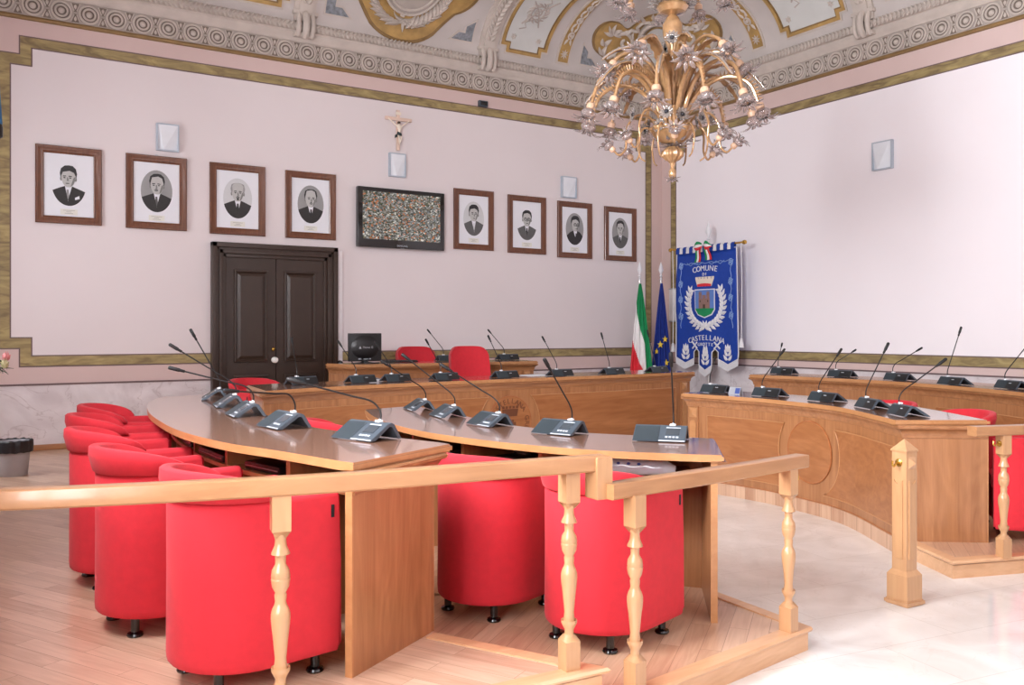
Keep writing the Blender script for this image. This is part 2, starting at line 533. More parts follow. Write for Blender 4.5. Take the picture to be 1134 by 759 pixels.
def marble(name, c1, c2, vein, scale, rough, tile=None, coat=0.0, rot=0.0, vs=0.5):
    m, nt, b = _nodes(name)
    b.inputs['Roughness'].default_value = rough; b.inputs['Coat Weight'].default_value = coat
    tc = nt.nodes.new('ShaderNodeTexCoord'); mp = nt.nodes.new('ShaderNodeMapping'); mp.inputs['Rotation'].default_value = (0, 0, rot)
    nt.links.new(tc.outputs['Object'], mp.inputs['Vector'])
    n = nt.nodes.new('ShaderNodeTexNoise'); n.inputs['Scale'].default_value = scale; n.inputs['Detail'].default_value = 7; n.inputs['Distortion'].default_value = 1.6
    nt.links.new(mp.outputs['Vector'], n.inputs['Vector'])
    r = nt.nodes.new('ShaderNodeValToRGB'); r.color_ramp.elements[0].position = 0.32; r.color_ramp.elements[1].position = 0.66
    r.color_ramp.elements[0].color = srgb(*c1); r.color_ramp.elements[1].color = srgb(*c2)
    nt.links.new(n.outputs['Fac'], r.inputs['Fac'])
    # veins: where a distorted noise crosses its middle
    n2 = nt.nodes.new('ShaderNodeTexNoise'); n2.inputs['Scale'].default_value = scale * 0.9; n2.inputs['Detail'].default_value = 5; n2.inputs['Distortion'].default_value = 2.6
    nt.links.new(mp.outputs['Vector'], n2.inputs['Vector'])
    s = nt.nodes.new('ShaderNodeMath'); s.operation = 'SUBTRACT'; s.inputs[1].default_value = 0.5
    nt.links.new(n2.outputs['Fac'], s.inputs[0])
    a = nt.nodes.new('ShaderNodeMath'); a.operation = 'ABSOLUTE'; nt.links.new(s.outputs[0], a.inputs[0])
    vr = nt.nodes.new('ShaderNodeValToRGB'); vr.color_ramp.elements[0].position = 0.0; vr.color_ramp.elements[1].position = 0.014
    vr.color_ramp.elements[0].color = (vs, vs, vs, 1); vr.color_ramp.elements[1].color = (0, 0, 0, 1)
    nt.links.new(a.outputs[0], vr.inputs['Fac'])
    mx = nt.nodes.new('ShaderNodeMixRGB'); mx.inputs['Color2'].default_value = srgb(*vein)
    nt.links.new(vr.outputs['Color'], mx.inputs['Fac']); nt.links.new(r.outputs['Color'], mx.inputs['Color1'])
    last = mx.outputs['Color']
    if tile:
        br = nt.nodes.new('ShaderNodeTexBrick'); br.offset = 0.5
        br.inputs['Scale'].default_value = 1.0; br.inputs['Brick Width'].default_value = tile[0]; br.inputs['Row Height'].default_value = tile[1]
        br.inputs['Mortar Size'].default_value = 0.0016; br.inputs['Mortar Smooth'].default_value = 0.2
        br.inputs['Color1'].default_value = (1, 1, 1, 1); br.inputs['Color2'].default_value = (0.955, 0.95, 0.945, 1); br.inputs['Mortar'].default_value = (0.74, 0.72, 0.70, 1)
        nt.links.new(mp.outputs['Vector'], br.inputs['Vector'])
        mm = nt.nodes.new('ShaderNodeMixRGB'); mm.blend_type = 'MULTIPLY'; mm.inputs['Fac'].default_value = 1.0
        nt.links.new(last, mm.inputs['Color1']); nt.links.new(br.outputs['Color'], mm.inputs['Color2']); last = mm.outputs['Color']
    nt.links.new(last, b.inputs['Base Color'])
    M[name] = m
marble('floor_marble', (222, 218, 214), (238, 235, 232), (206, 198, 190), 2.2, 0.10, tile=(0.9, 0.42), rot=math.radians(8), vs=0.25)
marble('dado_marble', (204, 194, 196), (232, 226, 228), (178, 164, 164), 1.6, 0.30)

def gilt_band():
    m, nt, b = _nodes('gilt_band')
    b.inputs['Roughness'].default_value = 0.5; b.inputs['Metallic'].default_value = 0.1
    tc = nt.nodes.new('ShaderNodeTexCoord')
    n = nt.nodes.new('ShaderNodeTexNoise'); n.inputs['Scale'].default_value = 9; n.inputs['Detail'].default_value = 5; n.inputs['Distortion'].default_value = 1.0
    mp = nt.nodes.new('ShaderNodeMapping'); mp.inputs['Scale'].default_value = (0.45, 0.45, 1.6)
    nt.links.new(tc.outputs['Object'], mp.inputs['Vector']); nt.links.new(mp.outputs['Vector'], n.inputs['Vector'])
    r = nt.nodes.new('ShaderNodeValToRGB'); r.color_ramp.elements[0].position = 0.32; r.color_ramp.elements[1].position = 0.68
    r.color_ramp.elements[0].color = srgb(122, 104, 72); r.color_ramp.elements[1].color = srgb(174, 156, 106)
    nt.links.new(n.outputs['Fac'], r.inputs['Fac']); nt.links.new(r.outputs['Color'], b.inputs['Base Color'])
    M['gilt_band'] = m
gilt_band()

def city_screen():
    """The television picture: a hill town from the air, drawn as many small roofs."""
    m, nt, b = _nodes('city_screen')
    tc = nt.nodes.new('ShaderNodeTexCoord'); mp = nt.nodes.new('ShaderNodeMapping'); mp.inputs['Scale'].default_value = (52, 1, 78)
    nt.links.new(tc.outputs['Object'], mp.inputs['Vector'])
    v = nt.nodes.new('ShaderNodeTexVoronoi'); v.distance = 'CHEBYCHEV'; v.inputs['Scale'].default_value = 1.0; v.inputs['Randomness'].default_value = 0.9
    nt.links.new(mp.outputs['Vector'], v.inputs['Vector'])
    sep = nt.nodes.new('ShaderNodeSeparateColor'); nt.links.new(v.outputs['Color'], sep.inputs[0])
    r = nt.nodes.new('ShaderNodeValToRGB'); r.color_ramp.interpolation = 'CONSTANT'
    cols = [(0, (38, 42, 36)), (0.16, (160, 160, 158)), (0.3, (92, 92, 84)), (0.42, (150, 148, 142)), (0.55, (120, 106, 84)), (0.66, (60, 74, 46)), (0.76, (196, 110, 52)), (0.84, (112, 116, 120)), (0.93, (232, 228, 216))]
    els = r.color_ramp.elements
    while len(els) < len(cols): els.new(0.5)
    for e, (p, c) in zip(els, cols): e.position = p; e.color = srgb(*c)
    nt.links.new(sep.outputs[0], r.inputs['Fac'])
    b.inputs['Base Color'].default_value = (0.02, 0.02, 0.02, 1); b.inputs['Roughness'].default_value = 0.15
    nt.links.new(r.outputs['Color'], b.inputs['Emission Color']); b.inputs['Emission Strength'].default_value = 0.7
    M['city_screen'] = m
city_screen()
# ------------------------------------------------------------------ the room
bm = B(); box(bm, ((XL + XW) / 2, (YN + YW) / 2, -0.06), (XW - XL, YW - YN, 0.12)); struct('floor', bm, 'floor_marble', smooth=False)

def wall_box(name, c, s, mat):
    bm = B(); box(bm, c, s); return struct(name, bm, mat, smooth=False)
WT = 5.2
wall_box('wall_portraits', ((XL + XW) / 2, YW + 0.1, WT / 2), (XW - XL + 0.4, 0.2, WT), 'plaster_rose')
wall_box('wall_right', (XW + 0.1, (YN + YW) / 2, WT / 2), (0.2, YW - YN, WT), 'plaster_rose')

# left and near walls carry the windows and one added opening (all with frames)
def pierced_wall(name, axis, at, lo, hi, wins, mat, thick=0.5, sgn=-1):
    bm = B()
    cuts = sorted(wins)
    def add(a, b, z0, z1):
        if b - a < 1e-4 or z1 - z0 < 1e-4: return
        if axis == 'y': box(bm, (at + sgn * thick / 2, (a + b) / 2, (z0 + z1) / 2), (thick, b - a, z1 - z0))
        else: box(bm, ((a + b) / 2, at + sgn * thick / 2, (z0 + z1) / 2), (b - a, thick, z1 - z0))
    p = lo
    for a, b, z0, z1 in cuts:
        add(p, a, 0, 5.9); add(a, b, 0, z0); add(a, b, z1, 5.9); p = b
    add(p, hi, 0, 5.9)
    return struct(name, bm, mat, smooth=False)
WIN_L = [(0.7, 2.2, 0.9, 4.2), (2.6, 4.4, 2.2, 4.4), (8.0, 9.3, 0.75, 3.9)]  # second left opening is unseen, added to throw more light on the far walls
WIN_N = [(3.4, 4.9, 1.4, 4.2)]
pierced_wall('wall_left', 'y', XL, YN, YW, WIN_L, 'plaster_pink')
pierced_wall('wall_near', 'x', YN, XL - 0.5, XW + 0.2, WIN_N, 'plaster_pink')
k = 0
for axis, at, wins in (('y', XL, WIN_L), ('x', YN, WIN_N)):
    for a, b, z0, z1 in wins:
        k += 1
        bm = B(); w = b - a
        def bb(u, z, su, sz, d=0.07):
            if axis == 'y': box(bm, (at - 0.35, a + u, z), (d, su, sz), bev=0.006)
            else: box(bm, (a + u, at - 0.35, z), (su, d, sz), bev=0.006)
        bb(0.04, (z0 + z1) / 2, 0.08, z1 - z0); bb(w - 0.04, (z0 + z1) / 2, 0.08, z1 - z0)
        bb(w / 2, (z0 + z1) / 2, 0.09, z1 - z0); bb(w / 2, z0 + 0.04, w, 0.08); bb(w / 2, z1 - 0.04, w, 0.08); bb(w / 2, z0 + (z1 - z0) * 0.7, w, 0.05)
        struct('window_%d' % k, bm, 'white_plastic')

# marble dado with its dark line, and the pale field inside the gilt bands
bm = B(); box(bm, ((XL + XW) / 2, YW - 0.006, 0.43), (XW - XL, 0.012, 0.86)); struct('trim_1', bm, 'dado_marble', smooth=False)
bm = B(); box(bm, (XW - 0.006, (YN + YW) / 2, 0.465), (0.012, YW - YN, 0.93)); struct('trim_2', bm, 'dado_marble', smooth=False)
bm = B(); box(bm, ((XL + XW) / 2, YW - 0.009, 0.865), (XW - XL, 0.018, 0.018)); box(bm, (XW - 0.009, (YN + YW) / 2, 0.94), (0.018, YW - YN, 0.016)); struct('trim_3', bm, 'line_dark', smooth=False)
bm = B(); box(bm, ((XL + XW) / 2 - 2.4, YW - 0.014, T2 + 0.03), (XW - XL - 4.8, 0.028, 0.06), bev=0.006); struct('baseboard_portraits', bm, 'wood_x')

def gilt_frame(name, poly, fn, w=0.10):
    """Closed notched band (centre line POLY) with dark edges, on the wall mapping fn(u, z, h)."""
    def rect(h0, h1, ww, nm, mat):
        bm = B()
        n = len(poly)
        def offs(d):
            out = []
            for i in range(n):
                a, b, c = Vector(poly[i - 1]), Vector(poly[i]), Vector(poly[(i + 1) % n])
                d1 = (b - a).normalized(); d2 = (c - b).normalized()
                n1 = Vector((-d1.y, d1.x)); n2 = Vector((-d2.y, d2.x))
                m = n1 + n2; m /= (1 + n1.dot(n2))
                out.append(b + m * d)
            return out
        A, Bo = offs(ww / 2), offs(-ww / 2)
        va = [bm.verts.new(fn(p.x, p.y, h1)) for p in A]; vb = [bm.verts.new(fn(p.x, p.y, h1)) for p in Bo]
        ca = [bm.verts.new(fn(p.x, p.y, h0)) for p in A]; cb = [bm.verts.new(fn(p.x, p.y, h0)) for p in Bo]
        for i in range(n):
            j = (i + 1) % n
            bm.faces.new((va[i], va[j], vb[j], vb[i])); bm.faces.new((va[i], va[j], ca[j], ca[i])); bm.faces.new((vb[i], vb[j], cb[j], cb[i]))
        return struct(nm, bm, mat, smooth=False)
    rect(0, 0.004, w + 0.022, name + '1', 'line_dark')
    rect(0, 0.007, w - 0.004, name + '2', 'gilt_band')

def on_portrait(u, z, h): return Vector((u, YW - h, z))
def on_right(u, z, h): return Vector((XW - h, u, z))
def notched(xl, xr, zb, zt, nx, nz):
    return [(xl, zb + nz), (xl, zt - nz), (xl + nx, zt - nz), (xl + nx, zt), (xr - nx, zt), (xr - nx, zt - nz), (xr, zt - nz), (xr, zb + nz), (xr - nx, zb + nz), (xr - nx, zb), (xl + nx, zb), (xl + nx, zb + nz)]
P1 = notched(0.43, 8.90, 1.105, 4.352, 0.19, 0.185)
P2 = notched(0.55, 9.995, 1.085, 4.30, 0.19, 0.185)
bm = fill2(P1, on_portrait, 0, 0.002, maxlen=99); struct('trim_4', bm, 'plaster_pink', smooth=False)
bm = fill2(P2, on_right, 0, 0.002, maxlen=99); struct('trim_5', bm, 'plaster_pink_lit', smooth=False)
gilt_frame('trim_6', P1, on_portrait); gilt_frame('trim_7', P2, on_right)

# ---- cornice: gilt fillet, frieze with roundels, fascia, braided torus
ROOM = [(XL, YW), (XW, YW), (XW, YN)]      # room to the right of this path -> offsets are negative
def cornice(name, prof, mat, ang=40):
    bm = B(); sweep(bm, ROOM, [(-o, z) for o, z in prof]); return struct(name, bm, mat, ang=ang)
cornice('trim_8', [(0, 4.575), (0.022, 4.58), (0.03, 4.60), (0.022, 4.618), (0, 4.62)], 'gold_dark')
cornice('trim_9', [(0, 4.62), (0.015, 4.62), (0.02, 4.84), (0, 4.84)], 'stone_grey')
cornice('trim_10', [(0, 4.84), (0.035, 4.84), (0.045, 4.865), (0.06, 4.875), (0.075, 4.915), (0.085, 4.925), (0.085, 4.955), (0, 4.955)], 'stone_light')
TOR = [(0.085 + 0.048 * math.sin(a), 5.0 - 0.048 * math.cos(a)) for a in [PI * k / 8 for k in range(9)]]
cornice('trim_11', [(0, 4.955)] + TOR + [(0.10, 5.06), (0, 5.06)], 'stone_light')

def frieze_map(side):
    # u runs along the wall, v is height above the frieze centre line
    if side == 'p': return lambda u, v, h: Vector((u, YW - 0.018 - h, 4.728 + v))
    return lambda u, v, h: Vector((XW - 0.018 - h, u, 4.728 + v))
def frieze_relief(side, first, step, n, nm):
    fn = frieze_map(side); bm = B(); bm2 = B()
    for k in range(n):
        u = first + k * step
        # outer ring, inner ring, knob with a ring of petals
        for r, t, h in ((0.092, 0.012, 0.010), (0.058, 0.011, 0.012)):
            ps = [(u + r * math.cos(a), r * math.sin(a)) for a in [2 * PI * q / 20 for q in range(21)]]
            tube(bm, [fn(a, b, h) for a, b in ps], t, 6, cap=False)
        grid(bm, lambda a, b: fn(u + 0.032 * b * math.cos(2 * PI * a), 0.032 * b * math.sin(2 * PI * a), 0.004 + 0.024 * math.sqrt(max(0, 1 - b * b))), 12, 4)
        fill2(ellipse(u, 0, 0.084, 0.084, 20), fn, 0, 0.003, 1, bm=bm2)
        # dark drops between the roundels: two facing wedges
        c = u + step / 2
        for s in (1, -1):
            fill2([(c - 0.050, s * 0.098), (c + 0.050, s * 0.098), (c + 0.012, s * 0.012), (c - 0.012, s * 0.012)], fn, 0, 0.004, 1, bm=bm2)
            for w in (-1, 1):
                tube(bm, [fn(c + w * 0.044, s * 0.096, 0.006), fn(c + w * 0.014, s * 0.020, 0.006)], 0.007, 5)
            surf_leaf(bm, fn, c, s * 0.088, -s * PI / 2, 0.055, 0.034, 0.012, 4)
    struct('trim_%d' % nm, bm, 'stone_light'); struct('trim_%d' % (nm + 1), bm2, 'stone_shade', smooth=False)
PITCH_P, PITCH_R = 0.2625, 0.2766
n0 = int((4.094 - 0.1) / PITCH_P); frieze_relief('p', 4.094 - n0 * PITCH_P, PITCH_P, int((9.05 - (4.094 - n0 * PITCH_P)) / PITCH_P) + 1, 12)
n1 = int((9.95 - 8.1956) / PITCH_R); frieze_relief('r', 8.1956 + n1 * PITCH_R - 22 * PITCH_R, PITCH_R, 23, 14)

def braid(side, lo, hi, nm):
    """Leaf plait wound over the torus: pairs of slanting leaves."""
    bm = B(); step = 0.052; n = int((hi - lo) / step)
    def fn(u, a, h):
        o = 0.085 + (0.050 + h) * math.sin(a); z = 5.0 - (0.050 + h) * math.cos(a)
        return Vector((u, YW - o, z)) if side == 'p' else Vector((XW - o, u, z))
    for k in range(n):
        u = lo + k * step
        for s in (1, -1):
            pts = [fn(u + 0.044 * t, PI / 2 + s * (0.05 + 0.95 * t) - 0.15, 0.012) for t in (0, 0.33, 0.66, 1)]
            tube(bm, pts, [0.006, 0.015, 0.014, 0.003], 5)
    struct('trim_%d' % nm, bm, 'stone_light')
braid('p', 1.2, 9.05, 16); braid('r', 3.0, 10.12, 17)

# ---- the cove: quarter ellipse from the cornice up to the flat ceiling, corner rounding off as it rises
D0, Z0, CA_, CB_ = 0.10, 5.05, 1.12, 0.76
def prof(t):
    a = t * PI / 2
    return D0 + CA_ * (1 - math.cos(a)), Z0 + CB_ * math.sin(a)
PV = [prof(k / 64) for k in range(65)]
PS = arclen(PV); PLEN = PS[-1]
def prof_v(v):
    """Arc length v up the cove (beyond its top: along the flat ceiling)."""
    if v >= PLEN: return D0 + CA_ + (v - PLEN), Z0 + CB_, 1.0
    v = max(0.0, v)
    (d, z), _ = along(PV, v, PS)
    return d, z, v / PLEN
CL = 1.95
def cove(s, v):
    """s: distance along the walls from the corner (negative: portrait wall, positive: right wall)."""
    d, z, t = prof_v(v)
    if s <= -CL: return Vector((XW + s, YW - d, z))
    if s >= CL: return Vector((XW - d, YW - s, z))
    r = min(0.05 + 0.62 * min(1, t) ** 0.8, max(0.02, CL - d - 0.02)); q = max(0.0, CL - d - r)
    tot = 2 * q + r * PI / 2
    w = (s + CL) / (2 * CL) * tot
    if w < q: return Vector((XW - CL + w, YW - d, z))
    if w > q + r * PI / 2:
        e = w - q - r * PI / 2
        return Vector((XW - d, YW - d - r - e, z))
    a = (w - q) / r
    return Vector((XW - d - r + r * math.sin(a), YW - d - r + r * math.cos(a), z))
def coveh(s, v, h=0.0):
    e = 0.01
    p = cove(s, v)
    du = cove(s + e, v) - cove(s - e, v); dv = cove(s, v + e) - cove(s, max(0, v - e))
    n = du.cross(dv)
    if n.length < 1e-9: n = Vector((0, 0, -1))
    n.normalize()
    # towards the room's middle
    if n.dot(Vector((4.7, 5.0, 3.0)) - p) < 0: n = -n
    return p + n * h
bm = B()
SS = [-(XW - XL) + (XW - XL - CL) * k / 40 for k in range(40)] + [-CL + 2 * CL * k / 48 for k in range(48)] + [CL + (YW - YN - CL) * k / 40 for k in range(41)]
rows = [[bm.verts.new(cove(s, PLEN * j / 20)) for j in range(21)] for s in SS]
for a, b in zip(rows, rows[1:]):
    for j in range(20): bm.faces.new((a[j], b[j], b[j + 1], a[j + 1]))
# the flat of the ceiling
top = [r[20] for r in rows]
c0 = bm.verts.new((XL, YN, Z0 + CB_))
for a, b in zip(top, top[1:]): bm.faces.new((a, b, c0))
struct('ceiling', bm, 'cove_paint', ang=60)

cnt = [18]
def orn(bm, mat, **kw):
    o = struct('trim_%d' % cnt[0], bm, mat, **kw); cnt[0] += 1; return o
def line(s, v0, v1, n=16): return [(s, v0 + (v1 - v0) * k / n) for k in range(n + 1)]

# ribs with braided relief and a corbel on the cornice
def rib(s0):
    bm = B()
    for w, h, z in ((0.13, 0.0, 0.03), (0.075, 0.03, 0.055)):
        fill2([(s0 - w, 0.0), (s0 + w, 0.0), (s0 + w, PLEN + 0.5), (s0 - w, PLEN + 0.5)], coveh, 0 if h == 0 else 0.028, z, 0.12, bm=bm)
    v = 0.22
    while v < PLEN + 0.3:
        for s in (-1, 1): surf_leaf(bm, lambda a, b, h: coveh(a, b, h + 0.055), s0 + s * 0.012, v, PI / 2 - s * 0.55, 0.095, 0.055, 0.03, 5)
        v += 0.075
    # corbel: scroll drum and two fluted blocks, standing out over the fascia
    p = cove(s0, 0.0)
    on_p = s0 < 0
    for w in (-0.085, 0.0, 0.085):
        rad = 0.075 if w == 0 else 0.058
        pts = []
        for k in range(10):
            a = -PI / 2 + PI * 1.0 * k / 9
            o = 0.02 + rad * 1.0 * math.cos(a) + 0.10; z = 5.02 + 0.13 * math.sin(a)
            pts.append((p.x + w, YW - o, z) if on_p else (XW - o, p.y + w, z))
        tube(bm, pts, [0.03 if w else 0.042] * 10, 8)
    c = (p.x, YW - 0.09, 5.15) if on_p else (XW - 0.09, p.y, 5.15)
    box(bm, c, (0.30, 0.16, 0.05) if on_p else (0.16, 0.30, 0.05), bev=0.012)
    c = (p.x, YW - 0.08, 4.90) if on_p else (XW - 0.08, p.y, 4.90)
    box(bm, c, (0.24, 0.12, 0.05) if on_p else (0.12, 0.24, 0.05), bev=0.012)
    orn(bm, 'stone_light')
for s0 in (-5.67, -3.17, 3.65): rib(s0)

# notched gilt panels with a grey trophy
def trophy(bm, s, v, sc=1.0):
    fn = lambda a, b, h: coveh(s + a * sc, v + b * sc, h)
    surf_tube(bm, fn, [(-0.14, -0.16), (0.0, 0.03), (0.17, 0.24)], 0.011)
    surf_tube(bm, fn, [(0.10, -0.17), (0.0, 0.03), (-0.13, 0.17)], 0.010)
    surf_tube(bm, fn, [(0.09 * math.cos(a), 0.02 + 0.10 * math.sin(a)) for a in [2 * PI * k / 14 for k in range(15)]], 0.013)
    surf_tube(bm, fn, [(0.045 * math.cos(a), 0.02 + 0.05 * math.sin(a)) for a in [2 * PI * k / 12 for k in range(13)]], 0.010)
    for k in range(14):
        a = 2 * PI * k / 14 + 0.2
        surf_leaf(bm, fn, 0.08 * math.cos(a), 0.02 + 0.09 * math.sin(a), a + 0.5, 0.09, 0.035, 0.02, 4, curl=0.6)
    surf_tube(bm, fn, [(0.02, 0.15), (0.08, 0.20), (0.03, 0.26), (0.10, 0.29)], 0.009)
    surf_tube(bm, fn, [(-0.04, -0.10), (-0.10, -0.14), (-0.06, -0.20), (-0.14, -0.23)], 0.009)
def gilt_panel(sl, sr, vb, vt, n=0.09):
    def ring(d):
        a, b, c, e = sl + d, sr - d, vb + d, vt - d
        return [(a, c + n), (a + n, c + n), (a + n, c), (b - n, c), (b - n, c + n), (b, c + n), (b, e), (a, e)]
    bm = fill2(ring(0), coveh, 0, 0.012, 0.12, holes=[ring(0.022)]); orn(bm, 'stone_light')
    bm = fill2(ring(0.022), coveh, 0, 0.022, 0.12, holes=[ring(0.062)]); orn(bm, 'gold_paint')
    bm = fill2(ring(0.062), coveh, 0, 0.010, 0.12, holes=[ring(0.080)]); orn(bm, 'gold_dark')
    bm = fill2(ring(0.080), coveh, 0, 0.004, 0.12); orn(bm, 'panel_paint')
    bm = B(); trophy(bm, (sl + sr) / 2, vb + 0.62, 1.15); orn(bm, 'stone_grey')
    bm = B()
    for c in (sl + 0.19, sr - 0.19):
        for k in range(6):
            a = 2 * PI * k / 6 + 0.3
            surf_leaf(bm, lambda x, y, h: coveh(x, y, h + 0.004), c, vb + 0.24, a, 0.045, 0.028, 0.012, 4)
    orn(bm, 'stone_light')
gilt_panel(-3.00, -2.22, 0.10, 1.9)
gilt_panel(-6.62, -5.84, 0.10, 1.9)
gilt_panel(2.42, 3.44, 0.10, 1.9)

# upright gilt strips with a plait of leaves and a rosette
def strip(s0, w=0.085):
    bm = fill2([(s0 - w - 0.03, 0.10), (s0 + w + 0.03, 0.10), (s0 + w + 0.03, 1.9), (s0 - w - 0.03, 1.9)], coveh, 0, 0.012, 0.12); orn(bm, 'stone_light')
    bm = fill2([(s0 - w, 0.13), (s0 + w, 0.13), (s0 + w, 1.9), (s0 - w, 1.9)], coveh, 0.0, 0.018, 0.12); orn(bm, 'gold_paint')
    bm = B()
    fn = lambda a, b, h: coveh(a, b, h + 0.018)
    for k in range(8):
        surf_leaf(bm, fn, s0, 0.24, 2 * PI * k / 8, 0.07, 0.022, 0.012, 4)
    for v in (0.52, 0.78, 1.04, 1.30, 1.56):
        surf_tube(bm, fn, [(s0 + 0.045 * math.cos(a), v + 0.05 * math.sin(a)) for a in [2 * PI * k / 12 for k in range(13)]], 0.012)
        surf_tube(bm, fn, [(s0 + 0.015 * math.cos(a), v + 0.015 * math.sin(a)) for a in [2 * PI * k / 8 for k in range(9)]], 0.012)
        for q in (-1, 1):
            for e in (-1, 1): surf_leaf(bm, fn, s0 + q * 0.02, v + e * 0.055, e * PI / 2 - q * e * 0.4, 0.10, 0.045, 0.018, 4)
    orn(bm, 'stone_light')
strip(-1.95); strip(2.04); strip(-6.95)

# L-shaped marbled corner pieces
def ell(s, v, sx, w=0.11, L=0.30, H=0.26):
    pts = [(s, v), (s + sx * L, v), (s + sx * (L - 0.10), v + w * 0.85), (s + sx * w, v + w * 0.85), (s + sx * w, v + H - 0.08), (s, v + H)]
    big = [(s - sx * 0.018, v - 0.018), (s + sx * (L + 0.05), v - 0.018), (s + sx * (L - 0.09), v + w + 0.008), (s + sx * (w + 0.018), v + w + 0.008), (s + sx * (w + 0.018), v + H - 0.09), (s - sx * 0.018, v + H + 0.045)]
    bm = fill2(big, coveh, 0, 0.008, 0.1); orn(bm, 'stone_light')
    bm = fill2(pts, coveh, 0, 0.013, 0.1); orn(bm, 'marble_teal')
ell(-3.42, 0.16, -1); ell(-5.42, 0.16, 1); ell(-1.62, 0.16, 1); ell(1.62, 0.16, -1); ell(3.95, 0.16, 1); ell(-7.4, 0.16, -1)

# wreath medallion between the ribs of the portrait wall
def medallion(s, v):
    fn = lambda a, b, h: coveh(s + a, v + b, h)
    out = []
    for c, r, a0, a1 in (((0.0, -0.02), 0.62, -2.3, -0.84), ((0.52, 0.12), 0.33, -1.2, 1.2), ((0.0, 0.2), 0.62, 0.84, 2.3), ((-0.52, 0.12), 0.33, PI - 1.2, PI + 1.2)):
        out += [(c[0] + r * math.cos(a0 + (a1 - a0) * k / 12), c[1] + r * math.sin(a0 + (a1 - a0) * k / 12)) for k in range(13)]
    big = [(x * 1.06, 0.09 + (y - 0.09) * 1.06) for x, y in out]
    bm = fill2(big, fn, 0, 0.012, 0.12); orn(bm, 'gold_dark')
    bm = fill2(out, fn, 0, 0.020, 0.12); orn(bm, 'gold_paint')
    bm = fill2(ellipse(0, 0.06, 0.37, 0.38, 32), fn, 0.0, 0.05, 0.1); orn(bm, 'stone_grey')
    bm = B(); g = lambda a, b, h: fn(a, b, h + 0.02)
    for r in (0.36, 0.30): surf_tube(bm, lambda a, b, h: fn(a, b, h + 0.05), [(r * math.cos(a), 0.06 + r * 1.05 * math.sin(a)) for a in [2 * PI * k / 30 for k in range(31)]], 0.016)
    rnd = random.Random(3)
    for k in range(22):
        for q in range(3):
            a = -PI / 2 + (k + 0.5) / 22 * PI * (1 if q != 1 else -1)
            rr = 0.43 + 0.055 * q
            d = a + (PI / 2 if math.cos(a) > 0 else -PI / 2) + (q - 1) * 0.7 * (1 if math.cos(a) > 0 else -1)
            surf_leaf(bm, g, rr * math.cos(a), 0.04 + rr * math.sin(a), d, 0.19 + 0.05 * rnd.random(), 0.082, 0.06, 5, curl=0.3)
    for k in range(5):        # the ribbon knot and berries at the foot
        a = -PI / 2 + (k - 2) * 0.5
        surf_leaf(bm, g, 0, -0.38, a, 0.17, 0.05, 0.04, 5, curl=0.5 * (k - 2))
    for k in range(9):
        x = -0.07 + 0.14 * rnd.random(); y = -0.45 + 0.14 * rnd.random()
        grid(bm, lambda a, b: g(x + 0.02 * b * math.cos(2 * PI * a), y + 0.02 * b * math.sin(2 * PI * a), 0.04 + 0.02 * math.sqrt(max(0, 1 - b * b))), 8, 3)
    orn(bm, 'stone_light')
medallion(-4.42, 0.66)

